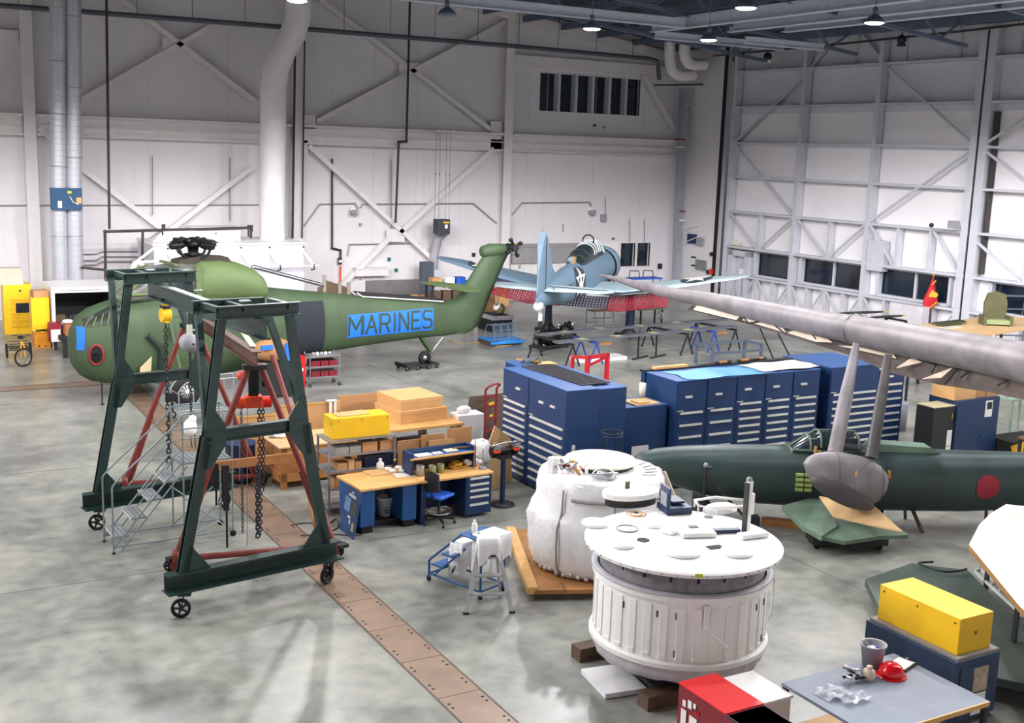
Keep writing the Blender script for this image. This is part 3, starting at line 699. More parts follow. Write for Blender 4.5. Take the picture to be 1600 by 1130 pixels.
m = MB(); m.lathe([(.7, 1.98), (.78, 2.05), (.8, 2.4), (.74, 2.75), (.62, 2.95), (.5, 2.98), (.45, 2.8)], (0, 0, 0), 28, d=(1, 0, 0), m=SBDB); m.lathe([(.0, 2.7), (.48, 2.75)], (0, 0, 0), 20, d=(1, 0, 0), m=DARK); m.build('engine_cowling', None, sbd)
m = MB(); m.lathe([(.715, 1.86), (.73, 2.0)], (0, 0, 0), 28, d=(1, 0, 0), m=HOLE); m.torus((1.93, 0, 0), .74, .03, (1, 0, 0), 28, 6, HOLE); m.build('cowl_gills', None, sbd)
def wing_ring(y, x0, x1, z, th): 
    k = [(0, .15), (.08, .7), (.3, 1), (.65, .6), (1, .03), (.65, -.35), (.3, -.5), (.08, -.4)]
    return [(x0+(x1-x0)*a, y, z+th*b) for a, b in k]
for sd in (1, -1):
    W_ = [(.4, 1.0, -1.95, -.55, .19), (1.8, .95, -1.85, -.55, .19), (3.4, .72, -1.4, -.25, .15), (5.0, .45, -.95, .05, .11), (5.9, .25, -.7, .2, .07), (6.2, .1, -.5, .26, .045), (6.33, -.1, -.3, .28, .02)]
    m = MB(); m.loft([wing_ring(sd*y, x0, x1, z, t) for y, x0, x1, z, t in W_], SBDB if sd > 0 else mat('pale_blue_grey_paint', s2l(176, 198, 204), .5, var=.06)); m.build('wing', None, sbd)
    def wz(x, y):
        for a, b in zip(W_, W_[1:]):
            if a[0] <= y <= b[0]:
                f = (y-a[0])/(b[0]-a[0]); x0, x1, z, th = [a[i]+(b[i]-a[i])*f for i in range(1, 5)]
                c = max(0, min(1, (x0-x)/(x0-x1))); h = 1 if c < .3 else 1-(c-.3)/.35*.4 if c < .65 else .6-(c-.65)/.35*.57
                if c < .3: h = .7+.3*(c-.08)/.22 if c > .08 else .7
                return z+th*h+.015
        return 0
    m = MB(); cx, cy, r_ = -.15, 4.35, .62
    ins = mat('insignia_dark_grey', s2l(62, 72, 76), .6); 
    def pt(rad, t, lift=0): x = cx+rad*math.cos(t); y = cy+rad*math.sin(t); return (x, sd*y, wz(x, y)+lift)
    for i in range(30):
        for q in range(4):
            m.add([pt(r_*q/4, i*2*PI/30), pt(r_*(q+1)/4, i*2*PI/30), pt(r_*(q+1)/4, (i+1)*2*PI/30), pt(r_*q/4, (i+1)*2*PI/30)], [(0, 1, 2, 3)], ins)
    for i in range(5):
        t = i*2*PI/5
        for q in range(4):
            f0, f1 = q/4, (q+1)/4
            def sp(f, side): 
                rad = r_*(.38+.62*f) ; tt = t+side*(PI/5)*(1-f)
                A_ = V(pt(r_*.99, t, .012)); B_ = V(pt(r_*.4, t+side*PI/5, .012)); p = B_+(A_-B_)*f; return (p.x, p.y, wz(p.x, abs(p.y))+.014)
            m.add([sp(f0, -1), sp(f0, 1), sp(f1, 1), sp(f1, -1)], [(0, 1, 2, 3)], WOFF)
        a_, b_ = sp(0, -1), sp(0, 1); m.add([pt(0, 0, .014), a_, b_], [(0, 1, 2)], WOFF)
    m.build('star_insignia', None, sbd)
    for nm, mt, ang, z0, y0, y1 in (('dive_brake', mat('red_brake', s2l(150, 34, 54), .5, var=.15), -.75 if sd < 0 else -.6, -.55, 1.35 if sd < 0 else .5, 3.6), ('upper_brake', mat('dark_brake', s2l(58, 56, 78), .5), .1, -.42, 1.1 if sd < 0 else 2.2, 3.3)):
        m = MB(); ny = int((y1-y0)/.1); dx, dz = -math.cos(ang)*.1, math.sin(ang)*.1
        for i in range(ny+1):
            y = y0+i*.1; xr = -1.82+.1*(max(0, y-1.8))*1.6; n = 7
            m.bar((xr, sd*y, z0+.15*max(0, y-1.8)), (xr+dx*n, sd*y, z0+.15*max(0, y-1.8)+dz*n), .035 if i % 2 else .05, .02, m=mt)
        for j in range(8):
            m.path([(-1.82+.16*max(0, y-1.8)+dx*j, sd*y, z0+.15*max(0, y-1.8)+dz*j) for y in (y0, 1.8, y1)], .024, 4, mt)
        m.build(nm, None, sbd)
m = MB()
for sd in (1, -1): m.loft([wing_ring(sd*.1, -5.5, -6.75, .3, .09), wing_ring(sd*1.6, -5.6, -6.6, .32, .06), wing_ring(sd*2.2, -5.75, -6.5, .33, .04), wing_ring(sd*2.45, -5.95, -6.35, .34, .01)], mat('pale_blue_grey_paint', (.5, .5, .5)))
m.build('tailplane', None, sbd)
m = MB(); m.path([(-6.2, -.15, .4), (-6.15, -2.2, .37)], .012, 4, HOLE); m.path([(-6.2, -.3, .38), (-6.66, -.45, .35)], .012, 4, HOLE); m.build('elevator_gap', None, sbd)
m = MB(); FN = [(-3.4, .5), (-4.9, .66), (-5.6, .95), (-6.0, 1.5), (-6.3, 2.1), (-6.6, 2.3), (-6.9, 1.95), (-7.1, 1.0), (-7.2, .3), (-7.1, -.15), (-6.6, -.1)]
m.loft([[(x, .0+s*.1*(1 if (-7.1 < x < -5) else .2), z) for x, z in FN] for s in (-1, 1)], SBDB, smooth=False); m.build('fin', None, sbd)
m = MB(); m.path([(-6.5, -.105, 2.1), (-6.5, -.105, .1)], .012, 4, HOLE); m.path([(-6.6, 0, 2.28), (-6.6, 0, 2.45)], .01, 4, BRASS); m.build('rudder_gap', None, sbd)
m = MB(); m.sphere((-7.0, 0, -.18), .22, 12, SBDL, (1.4, .8, .9)); m.build('tail_cone', None, sbd)
m = MB(); gk = mat('canopy_glass', s2l(40, 52, 56), .12, var=.2)
m.loft([sring(x, .4, zt, hw, 20, 2.2) for x, zt, hw in ((-2.3, .75, .3), (-1.9, .95, .36), (-1.1, 1.18, .4), (0, 1.28, .4), (.7, 1.22, .4), (1.15, .95, .38), (1.35, .7, .3))], gk); m.build('canopy', None, sbd)
m = MB()
for x, zt, hw in ((-1.9, .95, .36), (-1.4, 1.1, .39), (-.6, 1.23, .4), (-.3, 1.26, .4), (0, 1.29, .41), (.3, 1.27, .41), (.7, 1.23, .41), (1.1, .98, .39)):
    q = sring(x, .4, zt, hw, 20, 2.2); m.path([V(p)*1.0 for p in q[0:11]], .028, 5, SBDL if x > -.7 else DARK)
m.torus((-.1, 0, 1.3), .22, .03, (1, .2, 0), 16, 6, BLACKM); m.build('canopy_frame', None, sbd)
m = MB(); m.bar((-1.2, 0, .9), (-2.4, .1, .8), .08, .08, m=BLACKM); m.bx(-2.5, -.1, .7, -2.3, .1, .95, mat('gun_fitting_tan', s2l(150, 128, 90))); m.sphere((-2.45, .1, .82), .12, 8, SBDB); m.build('gun_mount', None, sbd)
m = MB(); st = {}
def fs(s, a, off=.01):
    for p, q in zip(FS, FS[1:]):
        if p[0] <= s <= q[0]:
            f = (s-p[0])/(q[0]-p[0]); zb, zt, hw, pw = [p[i]+(q[i]-p[i])*f for i in range(1, 5)]
            zc_, hz = (zb+zt)/2, (zt-zb)/2; c, q2 = math.cos(a), math.sin(a)
            return V((s, -(hw+off)*abs(c)**(2/pw)*(1 if c > 0 else -1), zc_+(hz+off)*math.copysign(abs(q2)**(2/pw), q2)))
def fp(rad, t): s = -3.0+rad*.62*math.cos(t); a = .12+rad*1.05*math.sin(t); return fs(s, a, .012)
for i in range(30):
    for q in range(4): m.add([fp(q/4, i*2*PI/30), fp((q+1)/4, i*2*PI/30), fp((q+1)/4, (i+1)*2*PI/30), fp(q/4, (i+1)*2*PI/30)], [(0, 1, 2, 3)], mat('insignia_dark_grey', (.1, .1, .1)))
def fst(f, side, t):
    A_ = (math.cos(t), math.sin(t)); B_ = (.4*math.cos(t+side*PI/5), .4*math.sin(t+side*PI/5)); x = B_[0]+(A_[0]-B_[0])*f; y = B_[1]+(A_[1]-B_[1])*f; return fs(-3.0+.62*x, .12+1.05*y, .02)
for i in range(5):
    t = i*2*PI/5+PI/2
    for q in range(5): m.add([fst(q/5, -1, t), fst(q/5, 1, t), fst((q+1)/5, 1, t), fst((q+1)/5, -1, t)], [(0, 1, 2, 3)], WOFF)
    m.add([fs(-3.0, .12, .02), fst(0, -1, t), fst(0, 1, t)], [(0, 1, 2)], WOFF)
m.build('fuselage_star', None, sbd)
p = fs(-4.25, .0, .015); text_mesh('side_number', '2', .5, DARK, sbd, p, PI/2, math.radians(8)); p = fs(-3.95, .0, .015); text_mesh('side_number', '1', .5, DARK, sbd, p, PI/2, math.radians(6))
m = MB()
for i in range(22):
    y = 1.2-i*.12; m.bar((-1.85, y, -.62), (-2.35, y, -.95), .07, .02, m=mat('dark_brake', (0, 0, 0)))
for j in range(5): m.bar((-1.85-.12*j, 1.25, -.62-.08*j), (-1.85-.12*j, -1.35, -.62-.08*j), .06, .02, m=mat('dark_brake', (0, 0, 0)))
m.build('centre_brake', None, sbd)
m = MB(); m.bar((-6.6, 0, -.3), (-6.7, 0, -.75), .14, .14, m=ALU); m.wheel((-6.72, 0, -.9), .16, .1, (0, 1, 0)); m.build('tail_gear', None, sbd)
def chain(mb, a, b, link=.07, r=.009, m=None, w=.022):
    a, b = V(a), V(b); d = b-a; n = max(1, int(d.length/(link*.72))); u = d.normalized(); x, y = basis(u)
    for i in range(n):
        c = a+d*((i+.5)/n); s = x if i % 2 else y; h = link/2
        mb.path([c-u*h+s*0, c-u*h*.6+s*w, c+u*h*.6+s*w, c+u*h, c+u*h*.6-s*w, c-u*h*.6-s*w], r, 5, m, closed=True)
    return mb
def castor(parent, c, r, d=0.0, nm='castor', top=None, spk=True):
    m = MB(); ax = V((math.sin(d), -math.cos(d), 0)); c = V(c)
    m.lathe([(r*.72, -.03), (r, -.03), (r, .03), (r*.72, .03), (r*.72, -.03)], c, 20, d=ax, m=BLACK)
    m.tube(c-ax*.05, c+ax*.05, r*.26, n=10, m=DARK)
    for k in range(5):
        t = k*1.2566; x, y = basis(ax); e = x*math.cos(t)+y*math.sin(t); m.bar(c+e*r*.15, c+e*r*.75, .03, .03, m=DARK)
    h = top if top else r*2+.06
    off = V((math.cos(d), math.sin(d), 0))*.06
    for q in (-1, 1): m.bar(c+ax*.055*q, V((c.x, c.y, h-.02))+ax*.055*q+off, .08, .02, m=DARK)
    m.box((c.x+off.x, c.y+off.y, h-.03), (.2, .18, .06), d, DARK)
    return m.build(nm, None, parent)
NL, NR, FL_ = P(283, 965), P(511, 912), P(149, 826)
gu = (NR-NL); gW = gu.length; gu.normalize(); gv = V((-gu.y, gu.x, 0)); gL = (FL_-NL).dot(gv)
gsk = (FL_-NL).dot(gu)
ga = math.atan2(gu.y, gu.x)
gan = thing('gantry_crane', 'tall dark green steel gantry crane on castors, straddling the rolling steps', 'gantry crane', (NL.x, NL.y, 0), ga)
def gframe(y, xo):
    o = lambda x, z, dy=0: V((x+xo, y+dy, z))
    nonloc = {}
    m = MB(); m.channel(o(-.22, .58), o(gW+.22, .58), .2, .3, .025, side=-1, m=GANTRY); m.bar(o(-.24, .44), o(gW+.24, .44), .3, .02, m=GANTRY); m.build('base_beam', None, gan)
    for x in (0, gW): castor(gan, o(x, .15), .15, .4 if x else -.5, top=.43)
    for s, a, b, c in ((0, .03, .45, .92), (1, gW-.05, gW-.42, gW-.85)):
        m = MB(); m.channel(o(a, .7), o(b, 2.8), .16, .12, .02, up=(0, 1, 0), side=1 if s else -1, m=GANTRY); m.channel(o(b, 2.7), o(.72 if not s else 1.85, 4.62, 0), .14, .1, .02, up=(0, 1, 0), side=1 if s else -1, m=GANTRY)
        m.build('leg', None, gan)
        m = MB(); m.channel(o(b+(.02 if not s else -.02), 2.9), o(.62 if not s else 1.75, 4.62, .62), .1, .1, .02, up=(0, 1, 0), side=1, m=GANTRY); m.build('inner_leg', None, gan)
        m = MB(); q = 1 if not s else -1
        m.prism([(a-.05*q, .72), (a+.45*q, .72), (a+.12*q, 1.15)], o(0, 0, -.06)-V((0, 0, 0)), (1, 0, 0), (0, 0, 1), (0, .02, 0), GANTRY); m.build('gusset', None, gan); m = MB()
        m.prism([(b-.1*q, 2.3), (b+.05*q, 2.3), (b+.3*q, 2.65), (b+.3*q, 2.95), (b+.1*q, 3.25), (b, 3.25)], o(0, 0, -.06), (1, 0, 0), (0, 0, 1), (0, .02, 0), GANTRY); m.build('gusset', None, gan)
    m = MB(); m.ibeam(o(.42, 2.8), o(gW-.4, 2.8), .14, .2, .02, m=GANTRY); m.build('cross_beam', None, gan)
    m = MB()
    m.channel(o(.62, 4.68, -.06), o(2.0, 4.68, -.06), .1, .2, .02, side=-1, m=GANTRY); m.channel(o(.55, 4.68, .68), o(1.75, 4.68, .68), .1, .2, .02, side=1, m=GANTRY)
    for x in (.7, 1.1, 1.85): m.bar(o(x, 4.72, -.06), o(x, 4.72, .68), .08, .08, m=GANTRY)
    m.box(o(1.25, 4.79, .3), (.16, .12, .02), 0, ALU); m.build('head_frame', None, gan)
gframe(0, 0); gframe(gL-.1, gsk)
m = MB(); m.ibeam((1.28, -.35, 4.42), (1.28+gsk, gL+.4, 4.42), .16, .3, .022, m=GANTRY); m.build('bridge_beam', None, gan)
m = MB(); m.bar((1.28+gsk*.12, .75, 4.575), (1.28+gsk*.85, gL-.85, 4.575), .12, .006, m=mat('flange_sheen_paint', s2l(176, 196, 182), .5, var=.15)); m.build('flange_sheen', None, gan)  # pale strip: lamp light caught on the beam's top flange, painted as colour
GW = lambda x, y, z: V((NL.x, NL.y, 0))+gu*x+gv*y+V((0, 0, z))
fx = 1.28+gsk*.95
h = thing('chain_hoist', 'yellow chain hoist hanging from the far end of the green gantry beam', 'hoist', GW(fx, gL-.45, 4.05), ga)
m = MB(); m.box((0, 0, 0), (.1, .16, .34), 0, YEL); m.tube((-.08, 0, -.03), (.08, 0, -.03), .13, n=16, m=YEL); m.box((0, 0, .12), (.14, .18, .06), 0, DARK); m.build('hoist_body', None, h)
m = MB(); m.path([(0, 0, .17), (0, 0, .24)], .02, 6, DARK); m.box((0, 0, .25), (.2, .1, .06), 0, DARK); m.build('trolley', None, h)
hb = GW(fx, gL-.45, 0)
hk = P(270, 600, 2.2)
ck = thing('hoist_chain', 'long dark load chain with hook hanging in front of the helicopter wheel', 'chain', (hb.x, hb.y, 1.2), 0)
m = MB(); chain(m, (0, 0, 2.65), (0, 0, .9), .1, .012, DARK, .028); chain(m, (0.02, 0, .9), (0, 0, 0), .12, .017, DARK, .035); m.build('chain_strand', None, ck)
m = MB(); m.tube((.09, 0, 1.15), (.09, 0, 1.0), .03, n=8, m=DARK); m.torus((.09, 0, .92), .06, .018, (0, 1, 0), 14, 6, DARK, -2.2, 1.7); m.box((.05, 0, 1.25), (.16, .08, .16), 0, DARK); m.build('hook', None, ck)
ch = thing('lever_hoist', 'grey chain block with light housing hanging below the gantry beam beside the yellow hoist', 'hoist', GW(fx+.02, gL-1.5, 3.65), ga)
m = MB(); m.lathe([(.02, -.16), (.15, -.14), (.17, 0), (.15, .14), (.02, .16)], (0, 0, 0), 16, d=(0, 1, 0), m=GREYP); m.box((0, 0, .2), (.08, .08, .26), 0, mat('pale_green_metal', s2l(190, 200, 180))); m.build('hoist_body', None, ch)
m = MB(); m.path([(0, 0, .3), (.0, 0, .6)], .018, 6, DARK); m.torus((.08, 0, .16), .07, .014, (0, 1, 0), 12, 5, ALU); m.build('suspension_hook', None, ch)
m = MB(); chain(m, (0, 0, -.12), (0, 0, -1.3), .08, .01, DARK, .02); m.build('chain_strand', None, ch)

A_, B_, C_ = P(275, 893), P(521, 872), P(196, 772)
ru = (B_-A_); rW = ru.length; ru.normalize(); rv = V((-ru.y, ru.x, 0)); rL = (C_-A_).dot(rv); rsk = (C_-A_).dot(ru); ra = math.atan2(ru.y, ru.x)
rg = thing('pipe_gantry', 'red oxide pipe frame gantry standing inside the green gantry, wooden spreader across it', 'gantry crane', (A_.x, A_.y, 0), ra)
def rframe(y, xo):
    o = lambda x, z, dy=0: V((x+xo, y+dy, z)); cx = rW/2
    m = MB(); m.tube(o(0, .22), o(rW, .22), .055, n=10, m=REDP); m.build('base_pipe', None, rg)
    for s, x in ((-1, 0), (1, rW)):
        m = MB(); m.tube(o(x, .25), o(cx+s*.1, 3.5), .055, n=10, m=REDP); m.tube(o(x-s*.1, .25, .0), o(x-s*.0+(cx-x)*.42, 1.6, .12), .04, n=8, m=REDP); m.build('leg', None, rg)
        m = MB(); m.tube(o(x, .12, -.06), o(x, .12, .1), .1, n=12, m=REDP); m.lathe([(.05, -.06), (.13, -.05), (.13, .05), (.05, .06)], o(x, .26), 14, d=(1, 0, 0), m=REDP); m.build('foot_clamp', None, rg)
        castor(rg, o(x+s*.1, .1, .05), .1, .3, top=.23)
    m = MB(); m.bar(o(cx-.2, 3.5), o(cx+.2, 3.5), .2, .08, m=DARK); m.build('head_plate', None, rg)
rframe(0, 0); rframe(rL, rsk)
m = MB(); m.ibeam((rW/2, -.3, 3.68), (rW/2+rsk, rL+.3, 3.68), .14, .24, .02, m=mat('brown_beam', s2l(88, 56, 46), .6, var=.25)); m.bx(rW/2-.06, .1, 3.81, rW/2+.04, 2.2, 3.83, mat('beam_top_cream', s2l(212, 200, 160), .6)); m.build('bridge_beam', None, rg)
m = MB()                                            # cross diagonals running front to back
m.tube((rW, .1, .3), (rW*.875+rsk*.5, rL*.55, 3.2), .05, n=8, m=REDP); m.build('brace_pipe', None, rg)
RG = lambda x, y, z: V((A_.x, A_.y, 0))+ru*x+rv*y+V((0, 0, z))
q0, q1 = P(322, 730, 1.62), P(478, 712, 1.62)
m = MB(); m.bar(q0, q1, .05, .16, m=PINE); one(m, 'wooden_spreader', 'long brown timber plank across the red pipe legs, straps draped over it', 'plank', q0)
hh = RG(rW*.5, .25, 3.25)
oh = thing('trolley_hoist', 'orange-red electric chain hoist hanging from the red pipe gantry beam', 'hoist', (hh.x, hh.y, 2.75), ra)
m = MB(); m.box((0, 0, .1), (.3, .26, .2), 0, ORANGE); m.tube((-.28, 0, .08), (-.12, 0, .08), .1, n=14, m=ORANGE); m.tube((.12, 0, .08), (.3, 0, .08), .1, n=14, m=REDB); m.build('hoist_body', None, oh, bevel=.02)
m = MB(); m.box((0, 0, .42), (.16, .12, .46), 0, BLACKM); m.tube((-.1, .1, .7), (.1, .1, .7), .09, n=12, m=BLACKM); m.sphere((.2, 0, .4), .07, 8, BLACKM); m.sphere((-.2, 0, .55), .08, 8, ORANGE); m.build('trolley', None, oh)
m = MB(); chain(m, (.1, 0, 0), (.1, 0, -2.3), .09, .012, DARK, .028); chain(m, (.16, 0, 0), (.16, 0, -1.5), .09, .01, DARK, .024); m.build('load_chain', None, oh)
m = MB()
for x, z1 in ((-.1, -2.5), (-.22, -1.3), (-.34, -1.35)): m.path([(x, 0, 0), (x-.03, 0, z1)], .007, 5, CONDUIT)
m.build('pendant_cable', None, oh)
for k, (px, py, l, lab) in enumerate(((352, 738, 1.35, 'wide dark lifting strap hanging over the timber plank, its tail reaching the floor beam'), (336, 735, .62, 'short looped dark strap hanging at the left end of the timber plank'))):
    p = P(px, py, 1.6); m = MB(); m.bx(-.05, -.05, -l*.5, .05, -.035, .12, DARK); m.bx(-.05, -.05, .11, .05, .05, .12, DARK); m.bx(-.05, .035, -l*.4, .05, .05, .12, DARK); m.bx(-.015, -.05, -l, .02, -.04, -l*.5, DARK)
    m2 = m; m2.v = [tuple(V(v)+p) for v in m2.v]; one(m2, 'lifting_strap', lab, 'strap', p)
for px, py, z0, z1, lab in ((402, 740, 1.75, .45, 'thick dark rope chain hanging free right of the straps'), (378, 720, 2.6, .25, 'thin long chain hanging almost to the floor between the straps and the thick chain')):
    p = P(px, py, 1.6); m = MB(); chain(m, p+V((0, 0, z0-1.6)), p+V((0, 0, z1-1.6)), .1 if z1 > .4 else .07, .016 if z1 > .4 else .008, DARK, .03 if z1 > .4 else .018); one(m, 'hanging_chain', lab, 'chain', p)
m = MB(); q0 = P(472, 718, 1.6); q1 = P(497, 848, .35); m.bar(q0, q1, .06, .04, m=PINE); one(m, 'timber_strip', 'narrow wooden strip leaning against the right leg of the green gantry', 'board', q1)

sA, sB, sC, sD = P(164, 838), P(178, 866), P(363, 838), P(332, 815)
su = (sC-sB); sl = su.length; su.normalize(); sa = math.atan2(su.y, su.x); sw = .72
lad = thing('rolling_steps', 'grey steel rolling warehouse steps with handrails standing under the green gantry', 'step ladder', (sB.x, sB.y, 0), sa)
T = mat('step_grey_steel', s2l(140, 152, 156), .4, .4, var=.15)
N_ = 5; run = .3; rise = .3
for k in range(N_-1):
    m = MB(); z = rise*(k+1); x0 = run*k+.02; m.bx(x0, 0, z-.025, x0+.26, sw, z, T)
    for q in range(3): m.bx(x0+.02+q*.08, .02, z, x0+.06+q*.08, sw-.02, z+.012, ALU)
    m.bx(x0-.01, 0, z-.03, x0, sw, z+.01, HANDLE); m.build('tread', None, lad)
m = MB(); z = rise*N_; x0 = run*(N_-1); m.bx(x0, -.0, z-.03, x0+.95, sw, z, T)
for q in range(11): m.bx(x0+.03+q*.085, .02, z, x0+.07+q*.085, sw-.02, z+.012, ALU)
m.build('platform', None, lad)
L_ = x0+.95
m = MB()
for y in (0, sw):
    m.tube((0, y, .02), (0, y, 1.15), .016, n=6, m=T); m.tube((0, y, .1), (run*(N_-1), y, rise*N_), .018, n=6, m=T); m.tube((.12, y, .02), (run*(N_-1)+.12, y, rise*N_-.06), .014, n=6, m=T)
    for x in (run*(N_-1)+.05, L_): m.tube((x, y, .08), (x, y, 2.4), .016, n=6, m=T)
    m.tube((L_, y, .12), (0, y, .12), .016, n=6, m=T); m.tube((x0, y, .9), (L_, y, .1), .012, n=6, m=T); m.tube((x0, y, .1), (L_, y, .9), .012, n=6, m=T)
    m.tube((x0, y, 1.95), (L_, y, 1.95), .014, n=6, m=T)
for z in (.12, .8): m.tube((L_, 0, z), (L_, sw, z), .014, n=6, m=T)
m.tube((x0+.05, 0, .1), (L_, sw, .1), .012, n=6, m=T); m.tube((L_, 0, 1.95), (L_, sw, 1.95), .014, n=6, m=T); m.tube((L_, 0, 2.4), (L_, sw, 2.4), .014, n=6, m=T)
m.build('frame', None, lad)
for y in (0, sw):
    m = MB(); m.path(smooth([(0, y, 1.15), (.12, y, 1.35), (run*(N_-1)-.1, y, 2.2), (x0+.1, y, 2.4), (L_-.08, y, 2.4), (L_, y, 2.34)], 4), .017, 6, T); m.tube((run*1.5, y, 1.0), (run*(N_-1), y, 1.75), .012, n=6, m=T); m.build('handrail', None, lad)
    for x in (0, L_):
        m = MB()
        if x == 0: m.tube((x, y, 0), (x, y, .03), .03, n=10, m=BLACK)
        else: m.wheel((x, y, .06), .06, .04, (0, 1, 0), n=12, hub=DARK)
        m.build('foot' if x == 0 else 'castor', None, lad)
b = P(345, 660); s2 = thing('handrail_steps', 'chrome railed steps behind the gantry with a crumpled white bag', 'step ladder', (b.x, b.y, 0), .1)
m = MB()
for x in (-1.1, -.5, .1, .6):
    for y in (0, .6): m.tube((x, y, 0), (x, y, 1.15 if x > -.9 else .9), .016, n=6, m=ALU)
for y in (0, .6): m.path(smooth([(-1.1, y, .9), (-.9, y, 1.12), (-.5, y, 1.15), (.5, y, 1.15), (.6, y, 1.1)], 3), .016, 6, ALU); m.tube((-1.1, y, .4), (.6, y, .4), .014, n=6, m=ALU)
for x in (-1.1, .6): m.tube((x, 0, .85), (x, .6, .85), .014, n=6, m=ALU)
m.build('rail_frame', None, s2); m = MB(); m.bx(-1.05, .02, .38, .55, .58, .41, T); m.build('deck', None, s2)
bb = P(297, 668, .5)
m = MB(); m.sphere(bb, .17, 12, CLOTHW, (1, .8, 1.3)); m.sphere(bb+V((.06, 0, .2)), .1, 10, CLOTHW); m.path([bb+V((0, 0, -.2)), (bb.x+.04, bb.y, 0)], .012, 6, DARK); m.path([bb+V((.1, 0, -.1)), (bb.x+.12, bb.y, 0)], .012, 6, DARK); one(m, 'wrapped_fitting', 'fitting wrapped in white plastic on thin legs in front of the helicopter wheel', 'wrapped part', (bb.x, bb.y, 0))
b = P(376, 752); m = MB(); m.lathe([(.0, .05), (.28, .05), (.3, .1), (.32, .85), (.34, .87), (.3, .87), (.0, .8)], b, 20, m=NAVY); one(m, 'drum_bin', 'navy blue bin standing behind the right side of the rolling steps', 'bin', b)
BZ = .9
b0, b1, b2 = P(568, 768, BZ), P(662, 752, BZ), P(527, 740, BZ)
bx0, by0 = 7.86, 19.3; bw_, bd_ = 1.27, 1.1
bn = thing('workbench', 'workbench with pale wood top on bright blue box pedestals, white bucket underneath', 'workbench', (bx0, by0, 0), .06)
m = MB(); m.bx(0, 0, BZ-.045, bw_, bd_, BZ, WOOD); m.build('tabletop', None, bn, bevel=.006)
for x in (.02, bw_-.36):
    m = MB(); m.bx(x, .06, .14, x+.3, bd_-.1, BZ-.045, BENCHB); m.build('pedestal', None, bn, bevel=.008)
    m = MB(); m.bx(x+.04, .1, 0, x+.28, bd_-.1, .14, BLACK); m.build('foot', None, bn)
m = MB(); m.bx(.34, bd_-.3, .1, bw_-.3, bd_-.26, .6, mat('bench_back_grey', s2l(120, 122, 128), .5)); m.bx(.34, .5, .1, bw_-.36, .9, .13, DARK); m.build('lower_panel', None, bn)
rx, ry = 9.14, 19.37
b2_ = thing('drawer_workbench', 'workbench with five-drawer navy pedestal, raised blue shelf and wood top crowded with cans', 'workbench', (rx, ry, 0), .06)
W2 = 1.62
m = MB(); m.bx(0, -.02, BZ-.045, W2, .9, BZ, WOOD); m.build('tabletop', None, b2_, bevel=.006)
m = MB(); m.bx(.98, .0, 0.06, W2-.03, .75, BZ-.045, CABB); m.build('drawer_pedestal', None, b2_, bevel=.008)
for k, (z0, z1) in enumerate(((.72, .84), (.6, .71), (.47, .59), (.31, .46), (.1, .3))):
    m = MB(); m.bx(1.0, -.015, z0, W2-.06, 0, z1, CABB); d = m.build('drawer', None, b2_)
    m = MB(); m.bx(1.07, -.045, z1-.045, W2-.12, -.012, z1-.005, HANDLE); m.build('handle', None, d)
m = MB(); m.bx(0.02, .05, 0, .12, .7, BZ-.045, NAVY); m.build('end_panel', None, b2_)
m = MB(); m.bx(.12, .66, .1, .98, .69, BZ-.05, NAVY); m.build('modesty_panel', None, b2_)
m = MB(); SH = BZ+.34; m.bx(-.02, .42, BZ, .04, .78, SH+.1, CABB); m.bx(W2-.22, .42, BZ, W2-.16, .78, SH+.1, CABB); m.bx(0, .44, SH-.02, W2-.2, .78, SH, BENCHB); m.bx(-.02, .40, SH-.03, W2-.18, .44, SH+.005, WOOD); m.bx(0, .76, SH, W2-.2, .79, SH+.1, CABB); m.bx(0, .76, BZ, W2-.2, .78, SH, mat('pegboard_brown', s2l(90, 70, 58))); m.build('raised_shelf', None, b2_)
def bl(x, y, z, base=(rx, ry), a=.06): return V((base[0]+math.cos(a)*x-math.sin(a)*y, base[1]+math.sin(a)*x+math.cos(a)*y, z))
def can(px, py, z, r, h, m_, name, label, lid=None, cat='can', grp=None):
    p = P(px, py, z); t = thing(name, label, cat, p, 0, grp)
    m = MB(); m.lathe([(0, 0), (r, 0), (r, h*.96), (r*.94, h), (r*.9, h), (r*.88, h*.95), (0, h*.95)], n=18, m=m_); m.build('body', None, t)
    m = MB(); m.torus((0, 0, h), r*.97, .006, n=18, k=5, m=lid or CHROME); m.build('rim', None, t)
    return t
LBL = mat('green_can_label', s2l(150, 160, 110), .5, var=.35, scale=20)
can(656, 743, BZ, .085, .2, ALU, 'paint_can', 'tall plain metal paint can on the drawer bench, leftmost can')
can(675, 741, BZ, .075, .17, LBL, 'paint_can', 'small can with green paper label, beside the plain metal can')
can(688, 738, BZ, .075, .17, LBL, 'paint_can', 'second green-labelled can, right of its twin')
can(645, 733, BZ, .09, .09, WOFF, 'plastic_tub', 'low white plastic tub at the left end of the drawer bench under the shelf', WOFF, 'tub')
can(706, 722, BZ, .07, .1, mat('blue_tin', s2l(70, 80, 140)), 'paint_can', 'short blue tin at the back of the bench under the raised shelf')
m = MB(); p = P(713, 731, BZ)
for i in range(10): m.torus(p+V((R.uniform(-.12, .12), R.uniform(-.05, .05), .02+.01*i)), R.uniform(.06, .1), .012, (R.uniform(-.2, .2), R.uniform(-.2, .2), 1), 14, 5, mat('yellow_hose', s2l(206, 150, 40)))
one(m, 'hose_coil', 'tangled yellow hose lying on the drawer bench', 'hose', p)
m = MB(); p = P(738, 728, BZ)
for i in range(12): m.sphere(p+V((R.uniform(-.14, .14), R.uniform(-.06, .06), .05+R.uniform(0, .08))), R.uniform(.04, .07), 7, CLOTHW, (1.2, 1, .8))
one(m, 'paper_towels', 'heap of crumpled white paper towels at the right end of the bench', 'paper towel', p)
